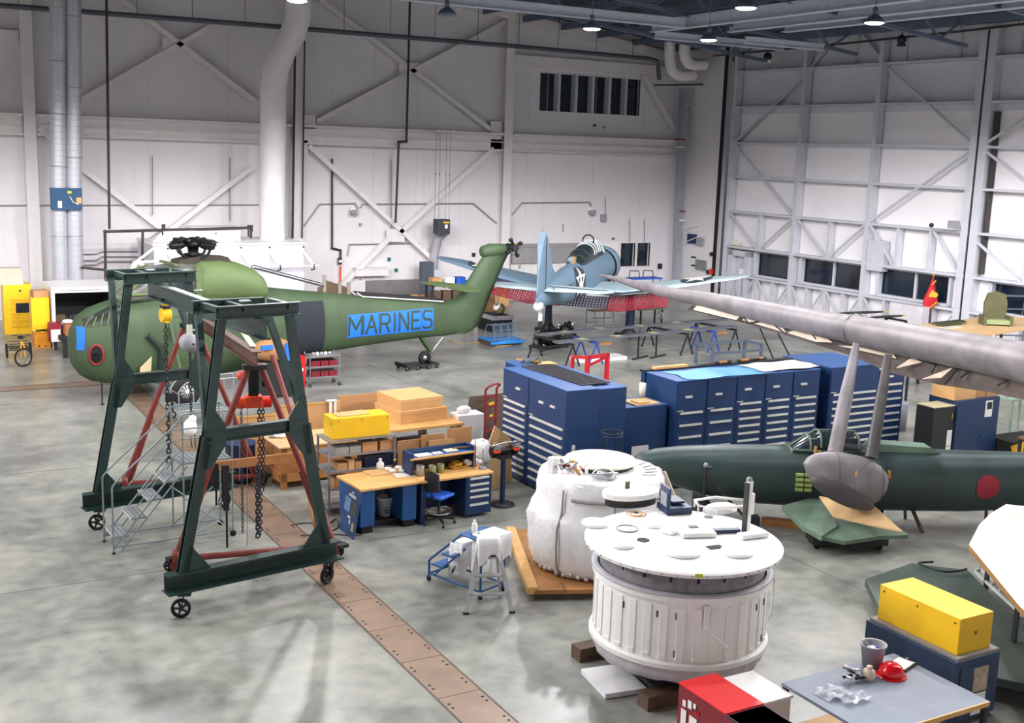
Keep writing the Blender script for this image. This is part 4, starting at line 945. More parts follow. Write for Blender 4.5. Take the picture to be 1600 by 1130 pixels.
t = thing('tool_stand', 'slim grey pole stand with square foot on the right corner of the drawer bench', 'stand', P(754, 733, BZ))
m = MB(); m.box((0, 0, .02), (.12, .12, .04), 0, GREYP); m.build('foot', None, t); m = MB(); m.tube((0, 0, .04), (0, 0, .42), .015, n=8, m=GREYP); m.sphere((0, 0, .43), .03, 8, WOFF); m.build('pole', None, t)
m = MB(); p = bl(W2-.28, .3, BZ); m.tube(p, p+V((.02, 0, .62)), .012, n=6, m=PINE); one(m, 'wooden_stick', 'thin wooden stick standing upright at the right end of the raised shelf', 'stick', p)
for px, py, w_, h_, lab in ((657, 704, .34, .22, 'white paper sheets on the blue raised shelf, left'), (675, 703, .2, .16, 'smaller printed sheet with dark mark on the raised shelf')):
    p = bl(.34 if w_ > .3 else .66, .6, BZ+.345); m = MB(); m.box(p+V((0, 0, .002)), (w_, h_, .004), .06, PAPER)
    if w_ < .3: m.box(p+V((0, 0, .006)), (.06, .04, .003), .06, DARK)
    one(m, 'paper_sheet', lab, 'paper', p)
m = MB(); p = bl(.98, .62, BZ+.345); m.box(p+V((0, 0, .015)), (.26, .18, .03), .06, mat('cream_pad', s2l(238, 222, 190))); one(m, 'foam_pad', 'cream rectangular pad on the raised shelf', 'pad', p, bevel=.006)
m = MB(); p = bl(1.2, .64, BZ+.345); m.path([p+V((-.15, 0, .03)), p+V((0, .02, .035)), p+V((.2, -.02, .03))], .025, 8, mat('brush_brown', s2l(96, 74, 54))); one(m, 'hand_brush', 'brown brush lying at the right end of the raised shelf', 'brush', p)
m = MB(); p = P(738, 715, BZ+.05); m.lathe([(.0, 0), (.05, 0), (.12, .06), (.13, .07), (.0, .05)], p, 18, m=WOFF); one(m, 'shallow_dish', 'white shallow dish on the bench beneath the right end of the shelf', 'dish', p)
m = MB(); p = P(596, 738, BZ); m.box(p+V((0, 0, .008)), (.62, .4, .015), .06, CARDL); one(m, 'cardboard_sheet', 'flat cardboard sheet lying on the left workbench', 'cardboard', p)
m = MB(); p = P(632, 742, BZ); m.box(p+V((0, 0, .004)), (.4, .28, .006), -.1, PAPER); one(m, 'paper_sheet', 'loose white paper at the right edge of the left workbench', 'paper', p)
t = thing('squeeze_jug', 'small white plastic jug on the left workbench', 'jug', P(594, 733, BZ)); m = MB(); m.lathe([(0, 0), (.07, 0), (.075, .03), (.075, .12), (.03, .16), (.025, .19), (0, .19)], n=16, m=WOFF); m.build('body', None, t); m = MB(); m.tube((0, 0, .19), (0, 0, .215), .03, n=10, m=WOFF); m.build('cap', None, t)
for k, (px, py) in enumerate(((606, 735), (613, 738), (622, 733), (628, 737))):
    p = P(px, py, BZ+.012); m = MB(); m.lathe([(0, 0), (.06, 0), (.07, .05), (.065, .05), (0, .03)], p, 14, m=WOFF); one(m, 'plastic_cup', ('white plastic cup nearest the jug', 'second white cup from the jug', 'third white cup, set further back', 'white cup nearest the raised shelf')[k]+' on the left workbench', 'cup', p, group='white cups on the left bench')
t = thing('spray_bottle', 'small bottle with yellow trigger among the white cups', 'bottle', P(616, 730, BZ)); m = MB(); m.lathe([(0, 0), (.03, 0), (.03, .1), (.012, .13), (0, .13)], n=12, m=DARK); m.build('body', None, t); m = MB(); m.box((.01, 0, .15), (.06, .02, .03), 0, YEL); m.build('trigger', None, t)
t = thing('plastic_bucket', 'white plastic bucket with blue print hanging under the left workbench', 'bucket', P(611, 806)); 
t.location = (8.62, 19.95, .121)
m = MB(); m.lathe([(0, .0), (.12, 0), (.15, .36), (.16, .36), (.16, .38), (.14, .38), (.115, .02), (0, .02)], n=22, m=mat('bucket_white', s2l(208, 210, 216))); m.build('body', None, t)
m = MB(); m.torus((0, 0, .34), .155, .006, n=22, k=5, m=WOFF); m.path([(.155, 0, .34), (.1, -.12, .2), (-.1, -.14, .18), (-.155, 0, .34)], .004, 5, CHROME); m.build('bail_handle', None, t)
m = MB(); m.box((0, -.133, .13), (.12, .004, .02), 0, NAVY); m.box((-.01, -.131, .09), (.09, .004, .018), 0, NAVY); m.box((-.02, -.14, .2), (.02, .004, .02), 0, DARK); m.build('print', None, t)
m = MB(); m.bx(8.3, 19.72, 0, 8.8, 20.2, .12, DARK); one(m, 'floor_tray', 'low black tray on the floor under the left workbench beneath the bucket', 'tray', (8.6, 20.0, 0))
t = thing('exhibit_board', 'blue exhibit panel with photographs leaning on the left workbench', 'sign', (7.66, 19.42, 0), 0)
LN = math.radians(-14)
def eb(x, z, o=0): return V((0.16*z/.95-o, x+.05, z))      # plane leaning towards +X
m = MB(); q = [eb(-.32, .0), eb(.42, .0), eb(.42, .86), eb(-.32, .86)]
m.prism([(-.32, 0), (.42, 0), (.42, .88), (-.32, .88)], (0, .05, 0), (0, 1, 0), (.17, 0, .985), (.012, 0, 0), mat('panel_blue', s2l(40, 74, 124), .5)); m.build('panel', None, t)
pm = MB(); 
for (x0, z0, x1, z1, c) in ((.08, .42, .36, .68, mat('photo_light_blue', s2l(120, 160, 200), .5, var=.4, scale=14)), (-.24, .4, .03, .66, mat('photo_grey', s2l(96, 92, 96), .5, var=.6, scale=16)), (-.02, .22, .02, .3, PAPER), (-.22, .12, -.12, .28, mat('photo_tan', s2l(190, 170, 120)))):
    pm.prism([(x0, z0), (x1, z0), (x1, z1), (x0, z1)], (-.006, .05, 0), (0, 1, 0), (.17, 0, .985), (.004, 0, 0), c)
pm.build('photographs', None, t)
pm = MB()
for z, w_ in ((.8, .12), (.75, .3), (.72, .34), (.34, .12), (.32, .12)): pm.prism([(.05-w_/2, z), (.05+w_/2, z), (.05+w_/2, z+.018), (.05-w_/2, z+.018)], (-.006, .05, 0), (0, 1, 0), (.17, 0, .985), (.004, 0, 0), PAPER)
pm.build('text_lines', None, t)
t = thing('rolling_stool', 'blue cushioned drafting chair with black back and chrome foot ring at the bench', 'chair', P(685, 818), .5)
m = MB(); m.box((0, 0, .58), (.46, .44, .07), 0, BLUEC); m.build('seat', None, t, bevel=.03)
m = MB(); m.loft([[(-.26+a*.02, y*.19, .72+z*.34) for y, z in ((-1, .0), (-.8, 1), (0, 1.15), (.8, 1), (1, 0), (0, -.1))] for a in (0, 2)], DARK, smooth=False); m.build('backrest', None, t)
m = MB(); m.path([(-.02, 0, .54), (-.24, 0, .56), (-.25, 0, .8)], .02, 6, DARK); m.build('back_bar', None, t)
m = MB(); m.tube((0, 0, .12), (0, 0, .55), .025, n=8, m=DARK); m.build('gas_post', None, t)
m = MB(); m.torus((0, 0, .25), .24, .012, n=28, k=6, m=CHROME)
for k in range(4): a = k*PI/2; m.tube((0, 0, .25), (.24*math.cos(a), .24*math.sin(a), .25), .006, n=5, m=CHROME)
m.build('foot_ring', None, t)
for k in range(5):
    a = k*2*PI/5+.3; m = MB(); e = V((math.cos(a), math.sin(a), 0)); m.bar(V((0, 0, .13)), e*.31+V((0, 0, .1)), .04, .03, m=BLACK); l = m.build('leg', None, t)
    m = MB(); m.wheel(e*.31+V((0, 0, .035)), .035, .03, V((-e.y, e.x, 0)), hub=CHROME, n=12); m.tube(e*.31+V((0, 0, .05)), e*.31+V((0, 0, .1)), .01, n=6, m=CHROME); m.build('castor', None, l)
p = V((11.25, 19.95, 0)); t = thing('bench_grinder', 'pedestal grinder with clear eye shields and orange guards beside the drawer bench', 'grinder', p, .1)
m = MB(); m.lathe([(0, 0), (.26, 0), (.26, .03), (.06, .05), (0, .05)], n=22, m=DARK); m.tube((0, 0, .05), (0, 0, 1.0), .055, n=14, m=NAVY); m.build('pedestal', None, t)
m = MB(); m.tube((-.16, 0, 1.16), (.16, 0, 1.16), .085, n=16, m=BLACKM); m.box((0, 0, 1.03), (.3, .22, .06), 0, DARK); m.build('motor', None, t)
for s in (-1, 1):
    m = MB(); m.lathe([(.02, -.04), (.13, -.04), (.13, .04), (.02, .04)], (s*.24, 0, 1.16), 20, d=(1, 0, 0), m=BLACKM); m.build('wheel_guard', None, t)
    m = MB(); m.box((s*.24, -.14, 1.28), (.14, .02, .1), 0, mat('clear_shield', s2l(170, 180, 190), .1, alpha=.45), .5); m.box((s*.24, -.1, 1.19), (.12, .1, .05), 0, ORANGE); m.build('eye_shield', None, t)
m = MB(); m.path([(-.34, -.05, 1.3), (0, -.08, 1.35), (.34, -.05, 1.33)], .02, 6, CHROME); m.build('lamp_bar', None, t)

sx0, sy0, sx1, sy1, sz_ = 7.0, 20.35, 8.95, 21.25, 1.5
a_, b__, c__ = P(514, 690, 1.5), P(612, 677, 1.5), P(497, 677, 1.5)
sx0, sy0 = a_.x, a_.y; sx1 = b__.x; sy1 = sy0+.62
sh = thing('steel_shelving', 'grey steel shelf unit packed with small boxes under the yellow cabinet', 'shelf', (sx0, sy0, 0))
w_, d_ = sx1-sx0, .62
SG = mat('shelf_grey', s2l(150, 150, 154), .4, .4)
for x in (0, w_):
    for y in (0, d_): m = MB(); m.bx(x-.02, y-.02, 0, x+.02, y+.02, 1.5, SG); m.build('post', None, sh)
LV = [.12, .5, .85, 1.17, 1.48]
for z in LV: m = MB(); m.bx(-.03, -.03, z, w_+.03, d_+.03, z+.025, SG); m.build('shelf_board', None, sh)
def sbox(x, y, z, w, d, h, mt, name, lab, cat='box', grp=None, rz=0):
    m = MB(); c = V((x+w/2, y+d/2, z)); m.box(c+V((0, 0, h/2)), (w, d, h), rz, mt); return one(m, name, lab, cat, c, group=grp, bevel=.004)
LG_ = mat('box_grey_cover', s2l(150, 150, 144)); 
items = [(.15, 1.195, .28, .15, LG_, 'grey carton'), (.45, 1.195, .24, .15, LG_, 'grey carton with folded flap'), (.72, 1.195, .32, .2, CARD, 'brown carton with a white label'), (1.1, 1.195, .3, .2, CARD, 'brown carton at the right end'), (.2, .875, .2, .14, CARD, 'small open carton'), (.42, .875, .13, .2, CARDL, 'narrow upright carton'), (.57, .875, .13, .14, CARD, 'little brown carton'), (.12, .525, .34, .2, CARD, 'wide brown carton'), (.5, .525, .3, .16, CARDL, 'flat light carton')]
lv = {1.195: 'upper', .875: 'middle', .525: 'lower'}
for x, z, w, h, mt, lab in items:
    sbox(sx0+x, sy0+.03, z, w, .3, h, mt, 'small_carton', '%s on the %s level of the steel shelf' % (lab, lv[z]), 'box', 'cartons on the steel shelf')
sbox(sx0+.76, sy0+.02, .875, .72, .4, .24, mat('blue_black_bag', s2l(22, 34, 58), .4), 'tool_roll', 'dark blue plastic bundle on the middle level of the steel shelf', 'bag')
yc = thing('yellow_cabinet', 'bright yellow metal safety cabinet lying on top of the steel shelf, paper on top', 'cabinet', P(536, 690, 1.505), -.05)
yc.location = (sx0+.1, sy0+.06, 1.506); yc.rotation_euler = (0, 0, 0)
a1 = P(605, 684, 1.5); yw = w_-.18
m = MB(); m.bx(0, 0, 0, yw, .52, .42, YEL); m.build('body', None, yc, bevel=.01)
m = MB()
for x in (.12, yw*.5, yw-.06): m.tube((x, -.006, .36), (x, .0, .36), .012, n=8, m=DARK)
m.tube((-.006, .1, .3), (0, .1, .3), .02, n=8, m=DARK); m.build('bolt_holes', None, yc)
m = MB(); m.box(V(yc.location)+V((.5, .3, .43)), (.7, .35, .012), .1, CARDL); one(m, 'cardboard_sheet', 'flat cardboard piece lying on the yellow cabinet above the shelf', 'cardboard', V(yc.location)+V((.5, .3, .43)))
for i in range(2): pass
cr = thing('wooden_crate', 'large pine crate with pale plywood top behind the red pipe gantry', 'crate', (7.45, 22.75, 0), .02)
m = MB(); CWX, CWY = 2.35, 1.15; m.bx(0, 0, .16, CWX, CWY, .9, PINE); m.build('body', None, cr)
m = MB()
for x in (0, CWX-.12): m.bx(x-.01, -.03, .0, x+.13, 0, .9, PINE); m.bx(x-.01, CWY, 0, x+.13, CWY+.03, .9, PINE)
m.bx(0, -.03, .16, CWX, -.0, .34, mat('crate_batten', s2l(190, 132, 74), .6, var=.2)); m.bx(0, -.03, .76, CWX, 0, .9, mat('crate_batten', (.5, .3, .1))); m.bx(-.03, 0, .16, 0, CWY, .34, PINE); m.build('battens', None, cr)
m = MB(); m.bx(-.05, -.06, .9, CWX+.05, CWY+.03, .93, PLY); m.build('lid', None, cr)
p = P(440, 683, .93); m = MB(); m.sphere(p+V((0, 0, .04)), .14, 10, CLOTHW, (1.5, 1, .35)); m.sphere(p+V((-.2, 0, .03)), .09, 8, GREYP, (1, .6, .4)); one(m, 'rag', 'white crumpled rag with grey glove on the pine crate lid', 'cloth', p)
def opencrate(x, y, z, w, d, h, lab):
    t = thing('open_crate', lab, 'crate', (x, y, z)); m = MB()
    m.bx(0, d-.03, 0, w, d, h, CARDL); m.bx(0, 0, 0, w, .03, h*.35, mat('crate_yellow_wood', s2l(206, 150, 80), .6, var=.15)); m.bx(0, 0, 0, .03, d, h*.6, CARD); m.bx(w-.03, 0, 0, w, d, h*.8, CARD); m.bx(0, 0, 0, w, d, .03, CARD); m.build('body', None, t)
    m = MB(); m.bx(0, d-.05, h-.04, w, d+.01, h, WOOD); m.build('top_rail', None, t); return t
p0 = P(408, 660, .35)
opencrate(7.15, 24.6, 0, .95, .5, 1.1, 'open brown cardboard crate behind the pine crate, left one with a taped strip')
opencrate(8.2, 24.9, 0, 1.6, .55, 1.2, 'long open crate with orange wood rim behind the yellow cabinet')
m = MB(); m.box((10.5, 25.75, .62), (1.3, .04, 1.24), .03, CARD); one(m, 'cardboard_sheet', 'large brown cardboard sheet standing upright behind the open crate', 'cardboard', (10.5, 25.75, 0))
m = MB(); p = V((9.55, 25.35, 1.2)); m.bx(9.5, 25.33, .8, 9.56, 25.38, 1.22, CLOTHW); m.bx(9.62, 25.33, .7, 9.67, 25.38, 1.22, CLOTHW); m.bx(9.46, 25.33, 1.205, 9.7, 25.48, 1.225, CLOTHW); one(m, 'rag', 'white rag draped over the rim of the long open crate', 'cloth', p)
tb = thing('wooden_table', 'long low pine table behind the workbenches carrying stacked flat cartons', 'table', (10.0, 23.3, 0), .04)
m = MB(); m.bx(-.1, 0, .84, 2.1, 1.9, .9, WOOD); m.build('tabletop', None, tb)
for x in (-.02, .98, 2.0):
    for y in (.05, 1.8): m = MB(); m.bx(x-.04, y-.04, 0, x+.04, y+.04, .84, WOODD); m.build('leg', None, tb)
m = MB(); m.bx(-.02, .1, .25, 2.0, 1.6, .28, WOODD); m.build('lower_shelf', None, tb)
def carton(c, w, d, h, rz, lab, mt=CARDL, name='flat_carton', lid=.09):
    t = thing(name, lab, 'box', c, rz); m = MB(); m.bx(-w/2+.01, -d/2+.01, 0, w/2-.01, d/2-.01, h-.01, mt); m.build('body', None, t)
    m = MB(); m.bx(-w/2, -d/2, h-lid, w/2, d/2, h, mt); m.build('lid', None, t); return t
c = P(650, 668, .9); c.z = .9
carton((11.2, 24.42, .9), 1.28, 1.25, .3, .1, 'large flat light brown carton, lower of the two stacked on the pine table')
carton((11.18, 24.45, 1.2), 1.15, 1.15, .26, .1, 'large flat light brown carton, upper of the two stacked on the pine table')
for k, (x, w, h, dy, mt) in enumerate(((9.42, .62, .62, 0, CARD), (9.95, .55, .7, -.03, CARD), (10.1, .62, .58, -.07, CARDL), (10.55, .6, .78, -.0, CARD))):
    m = MB(); m.box((x+w/2, 21.2+dy, .62+h/2), (w, .02, h), .04, mt, .05)
    one(m, 'cardboard_piece', ('brown cardboard piece leaning behind the raised shelf, leftmost', 'tall cardboard piece behind the raised shelf, second from left', 'pale cardboard piece in front of the others behind the raised shelf', 'wide cardboard piece behind the raised shelf, rightmost')[k], 'cardboard', (x+w/2, 21.2+dy, .62), group='cardboard pieces behind the bench')
sup = MB(); sup.bx(9.3, 20.95, .55, 11.3, 21.28, .62, PINE)
for x in (9.35, 11.2): sup.bx(x, 20.98, 0, x+.06, 21.25, .55, PINE)
one(sup, 'low_trestle', 'low wooden trestle behind the drawer bench holding the leaning cardboard', 'trestle', (10.3, 21.1, 0))
m = MB(); m.prism([(0, 0), (.75, -.0), (.75, .95), (.25, 1.3), (0, .9)], (11.6, 21.2, .0), (.9, .25, 0), (0, .12, 1.0), (.01, -.02, 0), PLY); one(m, 'plywood_sheet', 'tan plywood sheet with cut corner leaning upright behind the grinder', 'plywood', (11.9, 21.3, 0))
m = MB(); m.prism([(0, 0), (.5, 0), (.55, .9), (.2, 1.0), (0, .7)], (11.5, 21.0, .0), (.9, .25, 0), (0, .1, 1.0), (.01, -.02, 0), PLY); one(m, 'plywood_sheet', 'smaller plywood offcut leaning in front of the cut-corner sheet', 'plywood', (11.7, 21.1, 0))
m = MB(); m.prism([(0, 0), (1.2, 0), (1.2, 1.15), (.1, 1.1)], (13.0, 25.0, 0), (.95, -.1, 0), (0, .1, 1), (.01, -.03, 0), mat('dark_board', s2l(96, 80, 70), .6)); one(m, 'brown_board', 'dark brown sheet leaning behind the red hand truck', 'panel', (12.9, 24.3, 0))
t = thing('white_tank', 'white plastic tank behind the right end of the raised shelf', 'tank', (11.1, 20.7, 0)); m = MB(); m.lathe([(0, .75), (.19, .75), (.22, .8), (.22, 1.12), (.17, 1.2), (0, 1.2)], n=22, m=WOFF); m.build('body', None, t); m = MB(); m.lathe([(0, 0), (.2, 0), (.2, .75), (0, .75)], n=16, m=GREYP); m.build('pedestal', None, t); m = MB(); m.tube((.02, -.05, 1.2), (.02, -.05, 1.25), .05, n=10, m=WOFF); m.build('cap', None, t)
p = V((12.35, 23.9, 0)); m = MB(); m.bx(12.1, 23.7, .0, 12.8, 24.15, 1.0, WOFF); one(m, 'styrofoam_block', 'white foam block standing behind the flat cartons', 'foam block', p, bevel=.02)
t = thing('foam_roll', 'small white rounded wrap on top of the foam block', 'wrap', (12.35, 23.9, 1.0)); m = MB(); m.sphere((0, 0, .09), .12, 12, CLOTHW, (1.6, .9, .75)); m.build('body', None, t)
t = thing('hand_truck', 'dark red hand truck standing upright beside the blue cabinets', 'hand truck', P(765, 690), .4)
m = MB()
for x in (-.22, .22): m.tube((x, 0, .1), (x, 0, 1.35), .03, n=8, m=MAROON)
m.path(smooth([(-.22, 0, 1.35), (-.22, -.1, 1.45), (0, -.14, 1.5), (.22, -.1, 1.45), (.22, 0, 1.35)], 4), .03, 8, MAROON)
for z in (.3, .6, .9, 1.15): m.bar((-.22, 0, z), (.22, 0, z), .04, .06, m=MAROON)
m.build('frame', None, t); m = MB(); m.bx(-.26, -.3, .02, .26, 0, .05, MAROON); m.build('toe_plate', None, t); m = MB(); m.bx(-.1, -.035, .95, .1, -.02, 1.02, YEL); m.bx(-.06, -.035, .65, .06, -.02, .7, YEL); m.build('warning_label', None, t)
for x in (-.28, .28): m = MB(); m.wheel((x, .1, .13), .13, .06, (1, 0, 0)); m.build('wheel', None, t)
m = MB(); pts = [P(*q)+V((0, 0, .012)) for q in ((455, 822), (480, 818), (508, 822), (525, 812), (527, 826), (500, 835), (470, 838), (520, 836), (560, 838), (575, 828), (576, 815))]; m.path(smooth(pts, 5), .012, 6, mat('cable_brown', s2l(84, 70, 62))); one(m, 'power_cable', 'brown power cable snaking over the floor by the gantry foot', 'cable', pts[4])
def drawer_rows(t, x0, x1, zs, face, y, hw=.045):
    "face 'x-' : drawers on the -X side (x = y arg); 'y-' : on the -Y side"
    for z0, z1 in zs:
        m = MB()
        if face == 'y-': m.bx(x0+.01, y-.012, z0+.006, x1-.01, y, z1-.006, CABB)
        else: m.bx(y-.012, x0+.01, z0+.006, y, x1-.01, z1-.006, CABB)
        d = m.build('drawer', None, t); m = MB(); g = .07
        if face == 'y-': m.bx(x0+g, y-.045, z1-hw-.012, x1-g, y-.012, z1-.012, HANDLE)
        else: m.bx(y-.045, x0+g, z1-hw-.012, y-.012, x1-g, z1-.012, HANDLE)
        m.build('handle', None, d)
def cabinet(name, lab, x0, y0, x1, y1, h, face, n, zt=1.72, z0=.1, grp=None, knobs=1, top=True):
    t = thing(name, lab, 'tool cabinet', (x0, y0, 0), 0, grp); W, D = x1-x0, y1-y0
    m = MB(); m.bx(0, 0, .06, W, D, h-.02, CABB); m.build('body', None, t, bevel=.01)
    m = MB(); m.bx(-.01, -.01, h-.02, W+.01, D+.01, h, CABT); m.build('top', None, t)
    m = MB(); m.bx(.03, .03, 0, W-.03, D-.03, .06, DARK); m.build('plinth', None, t)
    zs = [(z0+(zt-z0)*i/n, z0+(zt-z0)*(i+1)/n) for i in range(n)]
    if face == 'y-': drawer_rows(t, .04, W-.04, zs, face, 0)
    else: drawer_rows(t, .04, D-.04, zs, face, 0)
    m = MB()
    if face == 'y-': m.bx(.02, -.012, zt+.04, W-.02, 0, h-.05, CABB)
    else: m.bx(-.012, .02, zt+.04, 0, D-.02, h-.05, CABB)
    d = m.build('door', None, t); m = MB(); L = (W if face == 'y-' else D)
    for q in range(knobs):
        c = L*(.38 if knobs == 1 else (.34+.3*q)); zz = zt+.04+(h-zt)*.38
        if face == 'y-': m.bx(c-.09, -.045, zz, c+.09, -.012, zz+.045, HANDLE)
        else: m.bx(-.045, c-.09, zz, -.012, c+.09, zz+.045, HANDLE)
    m.build('handle', None, d)
    m = MB()
    if face == 'y-': m.bx(.03, -.014, zt+.01, .2, -.01, zt+.03, HANDLE)
    else: m.bx(-.014, D-.2, zt+.01, -.01, D-.03, zt+.03, HANDLE)
    m.build('maker_plate', None, t); return t
HC = 2.43
cabinet('tool_cabinet', 'tall blue drawer cabinet at the far end of the left block, one top handle', 12.4, 20.95, 13.15, 22.1, HC, 'x-', 11, 1.78)
cabinet('tool_cabinet', 'tall blue drawer cabinet nearest the benches, two handles on its top door', 12.4, 19.4, 13.15, 20.94, HC, 'x-', 8, 1.62, knobs=2)
def plain(x0, y0, x1, y1, h, lab):
    t = thing('storage_cabinet', lab, 'cabinet', (x0, y0, 0)); m = MB(); m.bx(0, 0, .05, x1-x0, y1-y0, h-.02, CABB); m.build('body', None, t, bevel=.01)
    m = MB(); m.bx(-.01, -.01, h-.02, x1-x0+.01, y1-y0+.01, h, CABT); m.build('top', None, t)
    m = MB(); m.bx(.03, .03, 0, x1-x0-.03, y1-y0-.03, .05, DARK); m.build('plinth', None, t); return t
plain(13.17, 19.45, 13.9, 22.0, 2.4, 'plain blue cabinet right of the left block, back turned to the white drums')
m = MB(); m.box((13.25, 20.9, HC+.012), (.75, 2.3, .02), .06, mat('ribbed_black_mat', s2l(44, 44, 50), .8))
for k in range(22): m.box((13.25, 19.85+k*.1, HC+.026), (.72, .012, .01), .06, BLACK)
one(m, 'rubber_mat', 'black ribbed rubber mat with blue edge lying on the left cabinet block', 'mat', (13.25, 20.9, HC))
plain(13.0, 22.3, 13.75, 23.1, 2.36, 'smaller blue cabinet behind the left block, tools on its top')
m = MB(); c = V((13.35, 22.6, 2.37))
for i in range(16): a = R.uniform(0, 6); l = R.uniform(.08, .2); q = c+V((R.uniform(-.2, .25), R.uniform(-.15, .15), .03+R.uniform(0, .06))); m.tube(q, q+V((l*math.cos(a), l*math.sin(a), R.uniform(-.01, .02))), .018, n=6, m=R.choice([DARK, BRASS, OLIVE]))
one(m, 'tool_pile', 'pile of dark and brassy hand tools on the cabinet behind the left block', 'tools', c)
m = MB(); m.box((13.7, 22.45, 2.385), (.45, .3, .02), .1, CARDL); one(m, 'cardboard_sheet', 'small light cardboard piece beside the pile of hand tools', 'cardboard', (13.7, 22.45, 2.375))
plain(14.0, 19.6, 15.1, 20.4, 1.9, 'lower blue cabinet bridging the two blocks, cream tray on top')
m = MB(); m.bx(14.3, 19.65, 1.9, 14.95, 20.2, 1.93, PLY); m.bx(14.4, 19.7, 1.93, 14.7, 20.0, 1.96, CARDL); one(m, 'wooden_tray', 'pale wooden tray between the two tall cabinet blocks', 'tray', (14.6, 19.9, 1.9))
m = MB(); m.lathe([(0, 0), (.07, 0), (.08, .34), (.0, .34)], (14.93, 20.3, 1.9), 16, m=mat('cream_jar', s2l(228, 220, 204))); one(m, 'cream_canister', 'cream cylinder standing on the low link between the cabinet blocks', 'canister', (14.93, 20.3, 1.9))
m = MB(); m.box((13.95+.3, 19.35, .55), (.42, .03, 1.1), 0, mat('white_board', s2l(206, 204, 206))); m.path([(14.15, 19.33, .9), (14.25, 19.32, .94), (14.35, 19.33, .92)], .006, 5, DARK)
one(m, 'white_board', 'narrow white board standing against the blue cabinets behind the white drum', 'panel', (14.25, 19.35, 0))
plain(15.18, 19.44, 15.2, 19.45, 1, '') if False else None
XS = [15.2+.836*i for i in range(6)]
labs = ['blue drawer cabinet, first from the left in the row of five facing the green fuselage', 'blue drawer cabinet, second in the row of five', 'blue drawer cabinet, middle one of the row of five', 'blue drawer cabinet, fourth in the row of five', 'blue drawer cabinet, last of the row of five beside the big plain cabinet']
for i in range(5):
    cabinet('tool_cabinet', labs[i], XS[i], 19.42, XS[i+1]-.01, 20.55, HC, 'y-', (6, 6, 10, 10, 10)[i], 1.82 if i > 1 else 1.74, grp=None)
m = MB(); m.bx(15.18, 20.575, 0, 19.5, 20.72, HC-.02, CABB); m.bx(15.16, 20.575, HC-.02, 19.6, 20.76, HC+.035, DARK)
one(m, 'backing_board', 'long blue backing board with dark capping behind the row of five cabinets', 'panel', (17.3, 20.6, 0))
cabinet('tool_cabinet', 'large deep blue drawer cabinet right of the row of five, plain side facing left', 19.75, 19.45, 21.35, 21.1, HC, 'y-', 10, 1.8)
cabinet('tool_cabinet', 'blue drawer cabinet farthest right with pale green cloth on top', 21.9, 19.9, 22.75, 20.7, 2.1, 'y-', 9, 1.8, z0=.12)
plain(14.98, 19.42, 15.18, 20.6, HC, 'slim blue end panel cabinet at the left of the row of five') if False else None
def sheet(x0, y0, x1, y1, z, mt, name, lab, cat, wob=.05, th=.01, n=14, rz=0):
    c = V(((x0+x1)/2, (y0+y1)/2, z)); m = MB(); ph = R.uniform(0, 6)
    def f(a, b):
        ex = wob*math.sin(b*9+ph)*(1 if a in (0, 1) else 0); ey = wob*math.sin(a*11+ph)*(1 if b in (0, 1) else 0)
        x, y = (a-.5)*(x1-x0)+ex, (b-.5)*(y1-y0)+ey
        return c+V((x*math.cos(rz)-y*math.sin(rz), x*math.sin(rz)+y*math.cos(rz), th+.012*abs(math.sin(a*7+b*5+ph))))
    m.grid(f, n, n, mt); return one(m, name, lab, cat, c)
sheet(15.55, 19.4, 18.0, 20.35, HC, BSHEET, 'blue_cover_sheet', 'light blue plastic sheet spread over the left cabinets of the row of five', 'sheet')
sheet(17.7, 19.5, 19.5, 20.4, HC+.02, mat('cream_foam_sheet', s2l(226, 210, 192), .7), 'foam_sheet', 'cream padded sheet on the right cabinets of the row of five', 'sheet')
sheet(21.9, 19.85, 22.75, 20.7, 2.1, mat('pale_green_cloth', s2l(176, 200, 190), .8), 'green_cloth', 'pale green cloth on the rightmost drawer cabinet', 'cloth', th=.03)
m = MB(); m.box((15.9, 20.62, HC+.06), (.95, .14, .05), .03, WOOD); one(m, 'timber_block', 'light timber plank on the dark capping at the left of the row of five', 'plank', (15.9, 20.62, HC+.035))
for k, (x, l) in enumerate(((17.2, .5), (17.9, .7), (18.4, .45))):
    m = MB(); m.tube((x, 20.6+.05*k, HC+.07), (x+l, 20.64+.05*k, HC+.07), .03, n=8, m=DARK); m.tube((x+.1, 20.6+.05*k, HC+.07), (x+.35, 20.62+.05*k, HC+.07), .035, n=8, m=PINE)
    one(m, 'hand_tool', ('dark tool with brown handle behind the blue sheet', 'long dark tool with wooden grip behind the cream sheet', 'short dark tool lying near the big plain cabinet')[k], 'tool', (x, 20.62, HC+.035))
t = thing('red_stand', 'bright red steel stand behind the left cabinet block', 'stand', P(930, 640), .2)
m = MB()
for x in (-.4, .4): m.bar((x, 0, 0), (x, 0, 1.6), .1, .1, m=RED)
m.bar((-.4, 0, 1.55), (.4, 0, 1.55), .1, .1, m=RED); m.bar((-.4, 0, 1.3), (.4, 0, 1.5), .06, .06, m=RED)
m.build('frame', None, t); m = MB(); m.bar((-.5, .5, 1.5), (-.4, 0, 1.55), .08, .08, m=RED); m.bar((-.5, .5, 0), (-.5, .5, 1.5), .08, .08, m=RED); m.build('rear_leg', None, t)
t = thing('tripod_stand', 'thin dark four-legged stand in front of the left cabinet block', 'stand', (13.15, 18.85, 0), .2)
m = MB(); m.torus((0, 0, 1.62), .22, .015, n=20, k=6, m=DARK); m.torus((0, 0, 1.56), .22, .01, n=20, k=5, m=NAVY); m.build('ring', None, t)
for k in range(4): a = k*PI/2+.4; m = MB(); m.tube((.2*math.cos(a), .2*math.sin(a), 1.6), ((.5)*math.cos(a), .5*math.sin(a), 0), .014, n=6, m=DARK); m.build('leg', None, t)
